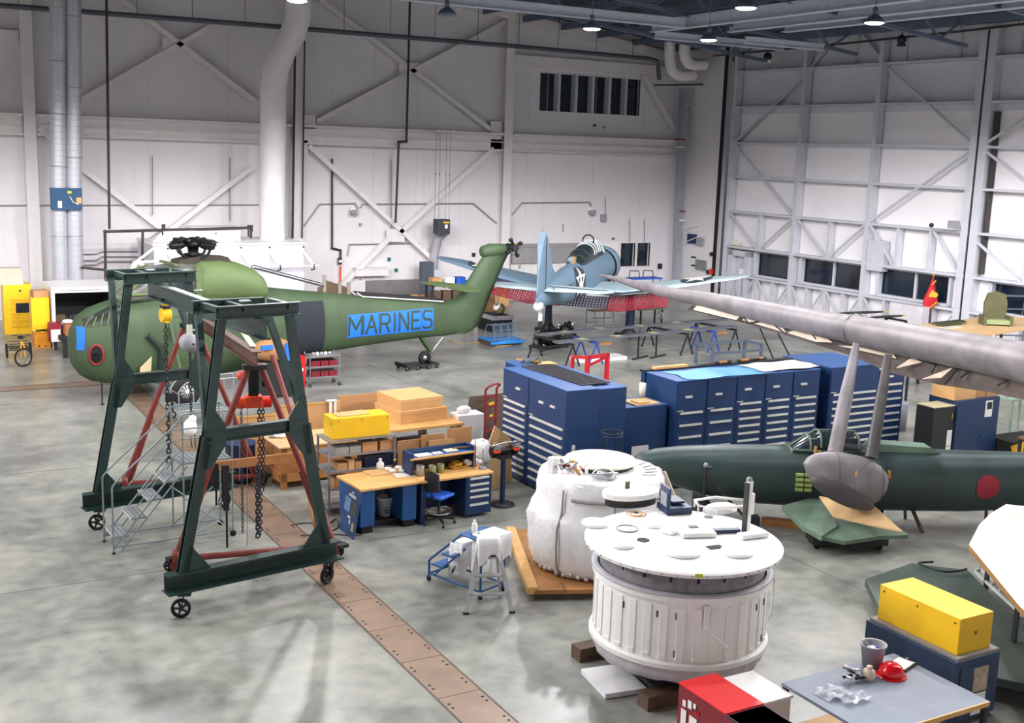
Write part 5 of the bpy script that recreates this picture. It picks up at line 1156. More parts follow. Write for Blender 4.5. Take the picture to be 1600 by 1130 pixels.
c = P(812, 745); t = thing('cardboard_box', 'small brown open cardboard box on the floor by the left cabinet block', 'box', (12.0, 18.9, 0), .5)
m = MB(); m.bx(-.3, -.22, 0, .3, .22, .33, CARD); m.build('body', None, t); m = MB(); m.bx(-.27, -.19, .33, .27, .19, .37, mat('grey_tools', s2l(96, 96, 100), .4, .4, var=.4, scale=18)); m.path([(-.1, 0, .4), (0, .05, .42), (.12, 0, .4)], .01, 5, WOFF); m.build('contents', None, t); m = MB(); m.bx(.301, -.06, .2, .303, .06, .24, DARK); m.build('hand_hole', None, t)

DC = V((9.72, 12.09, 0))
dr = thing('instrument_drum', 'large white ribbed cylinder with equipment-covered lid raised on timber blocks', 'space hardware', DC)
m = MB(); R1 = 1.19; z0, z1 = .6, 1.6
m.lathe([(R1-.02, z0), (R1+.06, z0), (R1+.06, z0+.06), (R1, z0+.08), (R1, z1-.1), (R1+.05, z1-.08), (R1+.05, z1), (R1-.02, z1), (R1-.04, z1-.1)], n=72, m=WOFF, smooth=False); m.build('drum_wall', None, dr)
m = MB(); m.lathe([(R1-.05, z1-.02), (R1-.05, z1+.28), (R1-.09, z1+.28), (R1-.09, z1-.02)], n=60, m=mat('inner_ring_grey', s2l(132, 130, 134), .5, var=.3, scale=9)); m.lathe([(R1+.02, z1-.02), (R1+.07, z1+.0), (R1+.06, z1+.03), (R1-.02, z1+.03)], n=60, m=mat('rim_grey', s2l(184, 184, 192), .5)); m.build('inner_ring', None, dr)
m = MB(); nr = 34
for i in range(nr):
    a = i*2*PI/nr; e = V((math.cos(a), math.sin(a), 0)); f = V((-e.y, e.x, 0))
    m.box(e*(R1+.002)+V((0, 0, (z0+z1)/2-.03)), (.022, .11, z1-z0-.26), a, WOFF)
    m.box(e*(R1+.008)+V((0, 0, z0+.15)), (.03, .09, .05), a, WOFF)
o = m.build('stiffening_ribs', None, dr, bevel=.008)
m = MB()
for i in range(22):
    a = -2.9+i*.21; e = V((math.cos(a), math.sin(a), 0))
    if i % 3 == 1: continue
    m.box(e*(R1+.006)+V((0, 0, z0+.72)), (.012, .014, .09), a, DARK)
    if i % 2: m.box(e*(R1+.006)+V((0, 0, z0+.2)), (.012, .014, .09), a, DARK)
o = m.build('dark_slots', None, dr); o['kind'] = 'stuff'
m = MB(); a0 = -1.95
def dp(a, z, r=R1+.05): return V((r*math.cos(a), r*math.sin(a), z))
m.tube(dp(a0, z1-.42), dp(a0+.25, z0+.3), .014, n=8, m=WOFF); m.sphere(dp(a0+.25, z0+.3), .03, 8, WOFF); m.box(dp(a0, z1-.25), (.05, .06, .3), a0, WOFF); m.path([dp(-.5, z1-.3), dp(-.5, z1-.4, R1+.12), dp(-.5, z1-.72, R1+.12), dp(-.5, z1-.8)], .014, 6, WOFF); m.path([dp(-.62, z1-.2), dp(-.62, z1-.1, R1+.1), dp(-.62, z1-.6, R1+.09), dp(-.62, z1-.7)], .012, 6, WOFF); m.build('side_handles', None, dr)
m = MB(); rg_ = []
for j, (r, z) in enumerate(((R1-.02, z0+.01), (R1+.0, z0-.1), (R1-.02, z0-.2), (R1-.12, z0-.25))):
    rg_.append([(r*(1+.012*math.sin(i*1.7+j))*math.cos(i*PI/36), r*(1+.012*math.sin(i*1.7+j))*math.sin(i*PI/36), z+.012*math.sin(i*.9+j*2)) for i in range(72)])
m.loft(rg_, mat('grey_wrap', s2l(196, 190, 196), .4, var=.2, scale=4, bump=.5, fine=10)); m.build('lower_wrap', None, dr)
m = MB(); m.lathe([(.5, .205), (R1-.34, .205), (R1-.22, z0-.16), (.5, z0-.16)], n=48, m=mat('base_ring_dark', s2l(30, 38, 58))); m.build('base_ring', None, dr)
m = MB(); PR = 1.365; PZ = 1.96; m.lathe([(0, PZ-.05), (PR-.02, PZ-.05), (PR, PZ-.045), (PR+.005, PZ), (PR-.03, PZ+.02), (0, PZ+.02)], n=80, m=WOFF, smooth=False); m.lathe([(R1-.15, PZ-.09), (R1-.05, PZ-.05), (R1-.05, PZ-.2), (R1-.15, PZ-.2)], n=40, m=DARK)
for i in range(44): a = i*2*PI/44; m.tube(dp(a, PZ-.02, PR+.0), dp(a, PZ-.02, PR+.012), .01, n=6, m=GREYP)
lid = m.build('lid_plate', None, dr)
LP = lambda px, py, z=0: P(px, py, PZ+.02+z)-DC
def pod(px, py, r, h, m_, name='instrument_pod', sx=1.0, ang=0):
    c = LP(px, py); m = MB(); pr2 = [(0, 0), (r*.92, 0), (r, h*.3), (r, h*.8), (r*.93, h), (0, h+.01)]
    m.lathe(pr2, (0, 0, 0), 28, m=m_); m.v = [tuple(V((math.cos(ang)*v[0]*sx-math.sin(ang)*v[1], math.sin(ang)*v[0]*sx+math.cos(ang)*v[1], v[2]))+c) for v in m.v]; return m.build(name, None, dr)
for px, py, r in ((930, 820, .2), (973, 853, .17), (1065, 864, .26), (1151, 865, .22), (1022, 822, .15)): pod(px, py, r, .05, WOFF)
m = MB(); c = LP(985, 786); 
m.prism([(.75*(1+.0)*math.cos(t)*.62, .3*math.sin(t)) for t in [i*PI/12 for i in range(24)]], c+V((0, 0, .12)), (1, -.1, 0), (.1, 1, 0), (0, 0, .08), WOFF); m.prism([(.42*math.cos(t), .26*math.sin(t)) for t in [i*PI/12 for i in range(24)]], c, (1, -.1, 0), (.1, 1, 0), (0, 0, .12), DARK); m.build('oval_cover', None, dr)
m = MB(); m.box(c+V((0, .1, .24)), (.08, .02, .14), 0, OLIVE); m.build('lifting_lug', None, dr)
m = MB()
for px, py, ro in ((980, 826, .15),): m.torus(LP(px, py, .01), ro, .014, n=28, k=6, m=GREYP); m.disc(LP(px, py, .002), ro*.86, m=WOFF)
m.torus(LP(994, 803, .006), .14, .006, n=24, k=5, m=BRASS); m.torus(LP(994, 803, .006), .09, .006, n=24, k=5, m=BRASS); m.disc(LP(994, 801, .006), .035, m=DARK); m.build('ring_fittings', None, dr)
MB().disc(LP(1005, 844, .003), .09, m=HOLE).build('port_opening', None, dr); MB().box(LP(1117, 855, .006), (.22, .13, .008), -.1, HOLE).build('port_opening', None, dr); MB().box(LP(1083, 823, .006), (.14, .1, .008), -.3, DARK).build('port_opening', None, dr); MB().disc(LP(1107, 808, .003), .07, m=DARK).build('port_opening', None, dr)
m = MB(); c = LP(1045, 800); m.box(c+V((-.08, 0, .2)), (.03, .34, .42), -.25, NAVY); m.box(c+V((-.1, 0, .22)), (.02, .22, .2), -.25, GREYP); m.box(c+V((.1, -.0, .06)), (.4, .4, .1), -.25, NAVY); m.box(c+V((.16, .08, .15)), (.2, .3, .03), -.25, NAVY); m.build('navy_bracket', None, dr)
m = MB(); c = LP(1125, 795); pts = [c+V(p) for p in ((-.42, -.0, .1), (-.3, .24, .1), (.1, .24, .1), (.45, -.1, .1), (.2, -.3, .1), (-.25, -.22, .1))]; m.path(pts, .022, 8, WOFF, closed=True)
for p in (pts[0], pts[1], pts[3], pts[4], pts[5]): m.tube(p, p-V((0, 0, .1)), .016, n=6, m=WOFF)
m.build('guard_rail', None, dr)
m = MB(); c = LP(1125, 798); m.loft([[(c.x+.3*k*math.cos(i*PI/8), c.y+.18*k*math.sin(i*PI/8), c.z+z) for i in range(16)] for k, z in ((1, 0), (1, .05), (.8, .08))], WOFF); m.build('antenna_plate', None, dr)
m = MB(); c = LP(1165, 835); m.bx(c.x-.03, c.y-.04, c.z, c.x+.04, c.y+.03, c.z+.78, WOFF); m.bx(c.x-.05, c.y-.05, c.z, c.x-.03, c.y+.04, c.z+.76, DARK); m.box(c+V((.04, 0, .45)), (.08, .1, .3), 0, WOFF); m.sphere(c+V((0, 0, .8)), .045, 8, GREYP); m.build('upright_post', None, dr)
m = MB(); c = LP(1135, 832); m.box(c+V((-.02, 0, .03)), (.42, .1, .05), -.32, NAVY); m.build('dark_strip', None, dr)
m = MB()
for px, py, w, h, r_ in ((1090, 838, .5, .2, -.35), (1176, 840, .45, .16, -.1), (1050, 832, .3, .2, .3)): c = LP(px, py); m.box(c+V((0, 0, .04)), (w, h, .07), r_, WOFF)
m.build('equipment_boxes', None, dr, bevel=.02)
m = MB(); c = LP(1016, 888); c = dp(-2.08, PZ-.0, PR+.004); m.box(c, (.01, .1, .05), -2.08, mat('yellow_green_tape', s2l(200, 220, 60))); m.build('tape_mark', None, dr)
for k, (px, py, l, w, lab) in enumerate(((906, 1036, .42, .3, 'grey timber block under the left edge of the white drum'), (1012, 1113, .3, .26, 'timber beam end projecting from under the white drum nearest the camera'))):
    c = P(px, py); m = MB(); l2 = .9
    m.box((c.x+.3, c.y+.25, .07), (1.0, .22, .14), .25, WOODD) if False else m.bx(c.x-.0, c.y, 0, c.x+1.0, c.y+.24, .2, WOODD)
    one(m, 'timber_block', lab, 'timber', (c.x+.4, c.y+.1, 0))
c = P(958, 1068); m = MB(); m.box(c+V((.0, 0, .04)), (.62, .8, .07), -.15, mat('styrofoam', s2l(246, 246, 248), .8, bump=.3)); one(m, 'foam_pad', 'white foam slab on the floor in front of the ribbed drum', 'foam', c)

EC = V((10.95, 15.95, 0))
d2 = thing('wrapped_drum', 'blanket-wrapped white drum with cream disc and cable bundles on top, standing on a wooden pallet', 'space hardware', EC+V((0, 0, .2)))
def wrapr(r, z, j): return [(r*(1+.02*math.sin(i*1.3+j*2)+.012*math.sin(i*3.1))*math.cos(i*PI/30), r*(1+.02*math.sin(i*1.3+j*2)+.012*math.sin(i*3.1))*math.sin(i*PI/30), z+.01*math.sin(i+j)) for i in range(60)]
m = MB(); m.loft([wrapr(1.1, .02, 0), wrapr(1.2, .16, 1), wrapr(1.24, .5, 2), wrapr(1.25, .85, 3), wrapr(1.2, 1.0, 4), wrapr(1.12, 1.12, 5), wrapr(1.1, 1.4, 6), wrapr(1.06, 1.6, 7), wrapr(1.02, 1.64, 8)], FABW); m.build('blanket', None, d2)
m = MB()
for a in (-2.75, -1.95, -1.1): m.path([V((r*math.cos(a), r*math.sin(a), z)) for r, z in ((1.14, .05), (1.24, .2), (1.27, .5), (1.27, .85), (1.15, 1.1), (1.12, 1.5))], .018, 6, mat('seam_tape_grey', s2l(150, 148, 146)))
m.path([V((1.13*math.cos(t), 1.13*math.sin(t), 1.36)) for t in [-2.6+i*.12 for i in range(14)]], .03, 6, mat('seam_tape_grey', (.3, .3, .3))); m.build('seams', None, d2)
m = MB()
for i in range(26): a = -3.4+i*.12; m.sphere((1.14*math.cos(a), 1.14*math.sin(a), .06+.02*math.sin(i*2)), .05, 7, mat('crumpled_foil', s2l(200, 196, 190), .3, .5, var=.3, scale=20), (1, 1, .9))
o = m.build('foil_skirt', None, d2); o['kind'] = 'stuff'
m = MB(); m.lathe([(0, 1.64), (1.0, 1.62), (1.06, 1.58)], n=48, m=WOFF); m.build('top_deck', None, d2)
m = MB(); m.lathe([(0, 1.72), (.62, 1.72), (.64, 1.74), (.62, 1.77), (0, 1.78)], (.1, .2, 0), 40, m=mat('cream_disc', s2l(252, 246, 222), .5, var=.03)); m.lathe([(.5, 1.63), (.56, 1.63), (.56, 1.72), (.5, 1.72)], (.1, .2, 0), 30, m=DARK); m.build('cream_disc', None, d2)
m = MB()
for k in range(7): a = k*.9; m.tube((.1+.58*math.cos(a), .2+.58*math.sin(a), 1.62), (.1+.58*math.cos(a), .2+.58*math.sin(a), 1.73), .012, n=6, m=GREYP)
m.build('disc_posts', None, d2)
m = MB(); c = V((-.3, -.55, 1.68))
for i in range(7): m.torus(c+V((R.uniform(-.08, .08), R.uniform(-.05, .05), .01*i)), R.uniform(.1, .2), .014, (R.uniform(-.3, .3), R.uniform(-.3, .3), 1), 16, 5, R.choice([GREYP, ALU, WOFF]))
m.build('cable_coil', None, d2)
m = MB()
for i in range(22):
    c = V((-.75+R.uniform(-.12, .22), -.2+R.uniform(-.4, .4), 1.68+R.uniform(0, .16))); q = V((R.uniform(-.1, .1), R.uniform(-.1, .1), R.uniform(0, .12))); m.tube(c, c+q, R.uniform(.012, .035), n=7, m=R.choice([GREYP, WOFF, BRASS, DARK, ALU]))
m.box((-.9, .15, 1.78), (.14, .12, .26), .3, WOFF); m.box((-.62, .1, 1.74), (.06, .26, .03), .8, MAROON); m.box((-.55, -.12, 1.74), (.09, .08, .02), .3, REDB); m.build('valve_cluster', None, d2)
m = MB()
for i in range(9): a = -.9+i*.22; r_ = .85; m.box((r_*math.cos(a), r_*math.sin(a), 1.655), (.24, .02, .015), a+.5, GREYP)
m.build('deck_straps', None, d2)
for px, py in ((915, 708),): m = MB(); m.box((.0, .92, 1.74), (.06, .02, .2), 0, GREYP); m.build('lifting_lug', None, d2)
m = MB(); m.bar((1.0, -.3, 1.6), (1.16, -.45, 1.1), .05, .1, m=mat('tan_strut', s2l(206, 196, 176))); m.bar((.95, -.5, 1.62), (1.1, -.7, 1.1), .04, .08, m=mat('tan_strut', (.6, .55, .5))); m.build('side_struts', None, d2)
t = thing('pallet', 'low wooden pallet with brown deck and light edge beam under the wrapped drum', 'pallet', (9.45, 14.85, 0), .0)
pa_, pb_ = P(800, 842), P(835, 940)
pd = V((pa_.x-pb_.x, pa_.y-pb_.y, 0)); t.location = pb_; t.rotation_euler = (0, 0, math.atan2(pd.y, pd.x)-PI/2)
m = MB(); L2 = pd.length
m.bx(.0, 0, .12, 2.9, L2, .19, mat('pallet_ply', s2l(170, 118, 66), .6, var=.25)); m.build('deck', None, t)
m = MB(); m.bx(-.12, 0, .12, .05, L2, .24, WOOD); m.build('edge_beam', None, t)
for y in (.1, L2*.5, L2-.3):
    m = MB(); m.bx(0, y, 0, 2.9, y+.16, .12, WOODD); m.build('runner', None, t)
m = MB()
for x in (.5, 1.0, 1.5, 2.0, 2.5): m.bx(x-.01, -.002, .13, x+.01, .3, .192, WOODD)
m.build('deck_gaps', None, t)

bA, bB, bC, bD = P(670, 908), P(750, 938), P(783, 912), P(715, 893)
u1 = (bB-bA); l1 = u1.length; u1.normalize(); a1 = math.atan2(u1.y, u1.x); n1 = V((-u1.y, u1.x, 0)); w1 = abs((bD-bA).dot(n1))+.0
w1 = .56
t = thing('blue_steps', 'small blue rolling step stand with white cloths on its treads', 'step ladder', bA, a1)
BL = BENCHB; m = MB()
for y in (0, w1):
    m.tube((0, y, .05), (0, y, .36), .02, n=8, m=BL); m.tube((0, y, .14), (l1, y, .14), .018, n=8, m=BL); m.tube((l1, y, .05), (l1, y, 1.0), .02, n=8, m=BL); m.path([(0, y, .36), (.05, y, .42), (l1*.62, y, 1.0), (l1, y, 1.0)], .02, 8, BL)
    m.tube((.12, y, .14), (l1*.7, y, .78), .016, n=8, m=BL)
for x in (0, l1): m.tube((x, 0, .14), (x, w1, .14), .018, n=8, m=BL)
m.build('frame', None, t)
for k in range(3):
    m = MB(); z = .3+.24*k; x = .05+.23*k; m.bx(x, 0, z, x+.24, w1, z+.025, BL); m.build('tread', None, t)
m = MB(); m.bx(l1*.58, 0, .98, l1, w1, 1.01, BENCHB); m.build('platform', None, t)
for x in (0, l1):
    for y in (0, w1): m = MB(); m.wheel((x, y, .05), .05, .03, (0, 1, 0), n=12, hub=DARK); m.build('castor', None, t)
def loc1(x, y, z): return bA+u1*x+n1*y+V((0, 0, z))
def drape(pts, h, name, lab, wob=.03):
    "a cloth over a top rectangle with hanging sides"
    c = sum(pts, V((0, 0, 0)))/4; m = MB(); n = 32
    def rim(i, f, dz): 
        s = i/n*4; k = int(s) % 4; q = pts[k].lerp(pts[(k+1) % 4], s-int(s)); d = (q-c); w = 1+.06*math.sin(i*1.9)*f; return V((c.x+d.x*(1+f*.03)*w, c.y+d.y*(1+f*.03)*w, q.z-dz*(1+.25*math.sin(i*.7+1)*f)))
    rings = [[c+(rim(i, 0, 0)-c)*.02 for i in range(n)], [rim(i, 0, 0)+V((0, 0, .008)) for i in range(n)], [rim(i, .5, h*.35) for i in range(n)], [rim(i, 1, h*.75) for i in range(n)], [rim(i, 1.2, h) for i in range(n)]]
    m.loft(rings, CLOTHW, caps=False); return one(m, name, lab, 'cloth', c)
drape([loc1(x, y, 1.03) for x, y in ((l1*.75, .1), (l1+.12, .1), (l1+.12, w1+.06), (l1*.75, w1+.06))], .5, 'white_cloth', 'white cloth draped over the rear of the blue step platform')
drape([loc1(x, y, .82) for x, y in ((.5, -.02), (.78, -.02), (.78, w1*.9), (.5, w1*.9))], .16, 'white_cloth', 'white cloth spread on the top tread of the blue steps')
drape([loc1(x, y, .58) for x, y in ((.26, .2), (.5, .2), (.5, w1+.04), (.26, w1+.04))], .34, 'white_cloth', 'white cloth hanging from the middle tread of the blue steps')
c = loc1(l1*.72, .18, 1.01); t = thing('white_bottle', 'white plastic bottle standing on the blue step platform', 'bottle', c); m = MB(); m.lathe([(0, 0), (.045, 0), (.05, .04), (.045, .16), (.025, .2), (0, .2)], n=14, m=WOFF); m.build('body', None, t); m = MB(); m.tube((0, 0, .2), (0, 0, .23), .022, n=10, m=WOFF); m.build('cap', None, t)
c = loc1(l1*.85, .12, 1.01); m = MB(); m.lathe([(.0, 0), (.06, 0), (.08, .03), (.0, .02)], c, 16, m=WOFF); m.sphere(c+V((0, 0, .04)), .03, 8, DARK); one(m, 'small_dish', 'small dish with a dark tool beside the white bottle', 'dish', c)
q1, q2, q3, q4 = P(728, 960), P(800, 958), P(783, 938), P(722, 938)
lc = (q1+q2)/2; lu = (q2-q1); lw = lu.length; lu.normalize(); la = math.atan2(lu.y, lu.x)
t = thing('step_ladder', 'short aluminium folding step ladder with a white cloth over its top', 'step ladder', lc, la)
def ll(x, y, z): return V((x, y, z))
for s in (-1, 1):
    m = MB(); m.bar((s*lw*.5, 0, 0), (s*.12, .3, 1.12), .075, .03, up=(0, 1, 0), m=ALU); m.bar((s*lw*.5, 0, 0), (s*lw*.5, 0, .03), .09, .06, m=BLACK); m.build('front_leg', None, t)
    m = MB(); m.bar((s*lw*.36, .62, 0), (s*.12, .34, 1.1), .03, .04, m=ALU); m.build('rear_leg', None, t)
for k in range(3): z = .28+.28*k; f = z/1.12; hw_ = lw*.5+(.12-lw*.5)*f; m = MB(); m.bx(-hw_, .3*f-.05, z, hw_, .3*f+.05, z+.03, ALU); m.build('tread', None, t)
m = MB(); m.tube((-lw*.3, .58, .3), (lw*.3, .58, .3), .012, n=6, m=ALU); m.build('rear_rail', None, t); m = MB(); m.bx(-.16, .2, 1.12, .16, .42, 1.15, ALU); m.build('top_cap', None, t)
cc_ = lambda x, y, z: lc+lu*x+V((-lu.y, lu.x, 0))*y+V((0, 0, z))
drape([cc_(-.17, .17, 1.17), cc_(.17, .17, 1.17), cc_(.17, .43, 1.17), cc_(-.17, .43, 1.17)], .34, 'white_cloth', 'white cloth over the top cap of the aluminium step ladder')
GN = V((13.2, 17.9, 0)); GU = V((.894, -.447, 0)); GA = math.atan2(GU.y, GU.x)
gf = thing('seaplane_fuselage', 'dark green wingless aircraft fuselage with a red disc marking, resting low on stands', 'airplane', GN, GA)
GS = [(-.15, 1.2, 1.3, .05), (0.0, 1.08, 1.42, .18), (.3, .92, 1.5, .32), (.8, .74, 1.56, .44), (1.5, .56, 1.6, .5), (2.4, .44, 1.62, .53), (3.6, .38, 1.62, .54), (5.0, .34, 1.6, .54), (6.5, .34, 1.58, .52), (8.2, .42, 1.56, .46), (10, .56, 1.52, .38), (12, .76, 1.46, .28), (14, .95, 1.4, .16)]
def gside(s, a, off=.01):
    for p, q in zip(GS, GS[1:]):
        if p[0] <= s <= q[0]:
            f = (s-p[0])/(q[0]-p[0]); zb, zt, hw = [p[i]+(q[i]-p[i])*f for i in (1, 2, 3)]; zc_, hz = (zb+zt)/2, (zt-zb)/2
            return V((s, -(hw+off)*math.cos(a), zc_+(hz+off)*math.sin(a)))
m = MB(); rr = []
for a, b in zip(GS, GS[1:]):
    for j in range(3): f = j/3; q = [a[i]+(b[i]-a[i])*f for i in range(4)]; rr.append(sring(q[0], q[1], q[2], q[3], 32, 2.15))
rr.append(sring(*GS[-1], 32, 2.15)); m.loft(rr, JGREEN); m.build('fuselage', None, gf)
def gsof(px, py, z=1.1):
    p = P(px, py, z)-GN; return p.dot(GU)
sr = gsof(1525, 752, .95)
m = MB()
def gp_(rad, t): return gside(sr+rad*.235*math.cos(t), .02+rad*.4*math.sin(t), .012)
for i in range(36):
    for q in range(3): m.add([gp_(q/3, i*PI/18), gp_((q+1)/3, i*PI/18), gp_((q+1)/3, (i+1)*PI/18), gp_(q/3, (i+1)*PI/18)], [(0, 1, 2, 3)], mat('disc_red', s2l(158, 36, 52), .6, var=.1))
m.build('red_disc', None, gf)
m = MB(); s0 = gsof(1240, 740, 1.05)
for i in range(4):
    for j in range(2): 
        m.path([gside(s0-.12+j*.17, .25-.15*i, .03), gside(s0+.02+j*.17, .25-.15*i, .05)], .045, 8, mat('exhaust_yellow_green', s2l(140, 158, 84), .6))
m.build('exhaust_stubs', None, gf)
cs = gsof(1235, 700, 1.6); ce = gsof(1345, 700, 1.6)
m = MB(); CP = [(cs, 1.5, 1.6, .25), (cs+.35, 1.4, 1.85, .3), (cs+.55, 1.4, 1.95, .32), (cs+.95, 1.4, 1.98, .32), (ce-.15, 1.4, 1.92, .31), (ce, 1.4, 1.6, .28)]
m.loft([sring(s, a, b, h, 20, 2.6) for s, a, b, h in CP], mat('canopy_glass', (.1, .1, .1))); m.build('canopy', None, gf)
m = MB(); FM = mat('canopy_frame_green', s2l(96, 112, 100), .5)
for s, a, b, h in CP: m.path([V(p) for p in sring(s, a, b, h, 20, 2.6)[0:11]], .025, 6, FM)
m.path([(cs, 0, 1.62), (cs+.5, 0, 1.95), (ce-.15, 0, 1.94)], .025, 6, FM)
for y in (-.3, .3): m.path([(cs, y*.85, 1.6), (cs+.4, y, 1.6), (ce, y*.9, 1.6)], .03, 6, FM); m.path([(cs+.35, y*.8, 1.82), (ce-.2, y*.85, 1.86)], .018, 6, FM)
m.build('canopy_frame', None, gf)
m = MB(); m.box((cs+.42, -.36, 1.64), (.05, .03, .14), 0, CARDL); m.build('paper_tag', None, gf); m = MB(); m.box((cs+.5, -.37, 1.56), (.05, .03, .14), 0, CARDL); m.build('paper_tag', None, gf)
m = MB(); m.prism([(0, 0), (1.5, -.02), (1.3, .1), (.15, .16)], (ce+.05, -.2, 1.58), (1, 0, 0), (0, 0, 1), (0, .4, 0), JGREENL); m.build('turtle_deck', None, gf)
m = MB()
for k, s in enumerate((.9, 2.0, 3.0, 5.6, 6.6, 7.6)): m.path([gside(s, -1.2+i*.2, .004) for i in range(14)], .004, 4, DARK)
m.build('panel_lines', None, gf)
for s in (4.9, 5.5, 7.2):
    for y in (-.3, .3): m = MB(); m.bar((s, y*.6, .42), (s+.15*(1 if s > 5 else -1), y*1.5, 0), .06, .05, m=WOODD if s > 5.2 else DARK); m.build('stand_leg', None, gf)
m = MB(); m.bx(1.2, -.5, 0, 1.4, .5, .5, DARK); m.build('cradle', None, gf); m = MB(); m.bx(3.6, -.55, 0, 3.8, .55, .4, DARK); m.build('cradle', None, gf)
def W2L(o, p): return (p-V(o.location)).to_3d() if False else Matrix.Rotation(-o.rotation_euler[2], 3, 'Z') @ (V(p)-V(o.location))
m = MB(); q = [P(1222, 790, .62), P(1290, 772, .72), P(1308, 822, .5), P(1284, 838, .42), P(1255, 822, .45)]
n_ = len(q); q = [W2L(gf, p) for p in q]; m.add(q+[p+V((0, .02, -.1)) for p in q], [tuple(range(n_)), tuple(range(2*n_-1, n_-1, -1))]+[(i, (i+1) % n_, (i+1) % n_+n_, i+n_) for i in range(n_)], JGREENL)
m.build('wing_stub', None, gf)
q = [P(1284, 838, .4), P(1308, 818, .5), P(1350, 816, .5), P(1398, 820, .45), P(1420, 836, .36), P(1372, 838, .36), P(1320, 846, .34)]
n_ = len(q); q = [W2L(gf, p) for p in q]; m = MB(); m.add(q+[p+V((0, .02, -.08)) for p in q], [tuple(range(n_)), tuple(range(2*n_-1, n_-1, -1))]+[(i, (i+1) % n_, (i+1) % n_+n_, i+n_) for i in range(n_)], JGREENL); m.build('wing_root_fairing', None, gf)
c = P(1322, 856); t = thing('low_dolly', 'low dark carriage under the green wing root', 'dolly', c, GA)
m = MB(); m.bx(-.7, -.15, .1, .75, .3, .22, DARK); m.bx(-.5, -.1, .22, -.2, .2, .3, BLACKM); m.bx(.2, -.1, .22, .5, .2, .28, BLACKM); m.box((0, -.16, .22), (.1, .02, .05), 0, CHROME); m.build('carriage', None, t)
for x in (-.6, .6):
    for y in (-.1, .25): m = MB(); m.wheel((x, y, .06), .06, .05, (0, 1, 0), n=12, hub=DARK); m.build('wheel', None, t)
m = MB(); a, b = P(1190, 818), P(1270, 838); m.bar((a.x, a.y, .06), (b.x+1.4, b.y-.55, .06), .22, .12, m=PINE); one(m, 'timber_beam', 'orange-brown timber beam on the floor under the green fuselage', 'timber', a)
for k, (px, py, lab) in enumerate(((1085, 800, 'dark pivoting prop stand in front of the green nose behind the ribbed drum'),)):
    c = P(1096, 836); t = thing('prop_stand', lab, 'stand', c, GA); m = MB(); m.tube((0, 0, 0), (0, 0, 1.35), .025, n=8, m=DARK); m.tube((0, 0, 1.2), (.85, 0, .35), .025, n=8, m=DARK); m.bx(.8, -.1, 0, 1.1, .1, .4, DARK); m.build('frame', None, t); m = MB(); m.sphere((0, 0, 1.4), .05, 8, GREYP); m.box((.05, 0, 1.34), (.14, .05, .05), 0, NAVY); m.build('head', None, t)

WP = [(938, 430, 3), (962, 435, 8), (1000, 446, 14), (1060, 460, 20), (1100, 466, 24), (1200, 487, 34), (1300, 507, 42), (1380, 522, 50), (1480, 540, 56), (1600, 563, 64), (1680, 580, 68), (1780, 602, 72)]
W0 = P(1335, 540, 0); ZW = 3.75
wg = thing('aircraft_wing', 'long bare grey wing with stripped lower skin and two struts, raised above the cabinets', 'airplane wing', (16.9, 16.0, ZW))
hv = V((math.sin(HEAD), math.cos(HEAD), 0))
cen = []; rings = []
for px, py, w_ in WP:
    p = P(px, py, ZW); d = (p-CAM).dot(FWD); cen.append((p, w_/2*d/CF))
for i, (p, r) in enumerate(cen):
    t_ = (cen[min(i+1, len(cen)-1)][0]-cen[max(i-1, 0)][0]).normalized(); sx = t_.cross(V((0, 0, 1))).normalized()
    ring = []
    for k in range(20):
        a = k*2*PI/20; ring.append(p+sx*(math.cos(a)*r*1.05)+V((0, 0, math.sin(a)*r*1.0+.12*r*math.cos(2*a)))-V(wg.location))
    rings.append(ring)
sm2 = []
for i in range(len(rings)-1):
    for j in range(3): sm2.append([rings[i][k].lerp(rings[i+1][k], j/3) for k in range(20)])
sm2.append(rings[-1]); m = MB(); m.loft(sm2, AGREY); m.build('leading_edge', None, wg)
def under(px, py, i_=None):
    for (a, b) in zip(WP, WP[1:]):
        if a[0] <= px <= b[0]: cy = a[1]+(b[1]-a[1])*(px-a[0])/(b[0]-a[0])
    w = P(px, cy, ZW); return PN(px, py, w, hv)-V(wg.location)
TA = [(1083, 478), (1160, 494), (1240, 516), (1330, 538), (1400, 552), (1480, 572), (1560, 588), (1660, 604)]
TB = [(1078, 486), (1160, 505), (1240, 529), (1330, 556), (1400, 586), (1480, 606), (1560, 618), (1660, 640)]
m = MB(); a_ = [under(*p)+hv*.06 for p in TA]; b_ = [under(*p)+hv*.45 for p in TB]
for i in range(len(TA)-1): m.add([a_[i], a_[i+1], b_[i+1], b_[i]], [(0, 1, 2, 3)], ABRN)
for i in range(len(TA)-1): o_ = V((0, 0, -.03)); m.add([a_[i]+o_, a_[i+1]+o_, b_[i+1]+o_, b_[i]+o_], [(3, 2, 1, 0)], ABRN)
m.build('lower_skin', None, wg)
m = MB(); cr_ = mat('cream_rib_paper', s2l(224, 206, 186), .7)
for q in (((1083, 484), (1092, 473), (1120, 480), (1158, 492), (1150, 500)), ((1160, 500), (1168, 492), (1200, 498), (1222, 510), (1228, 520)), ((1230, 520), (1248, 513), (1290, 527), (1300, 535), (1275, 534)), ((1310, 540), (1340, 541), (1395, 553), (1400, 560)), ((1400, 575), (1425, 558), (1440, 566)), ((1440, 592), (1478, 578), (1488, 574), (1470, 590))):
    pts = [under(*p)-hv*.03 for p in q]; n_ = len(pts); m.add(pts+[p+hv*.02 for p in pts], [tuple(range(n_)), tuple(range(2*n_-1, n_-1, -1))]+[(i, (i+1) % n_, (i+1) % n_+n_, i+n_) for i in range(n_)], cr_)
m.build('rib_panels', None, wg)
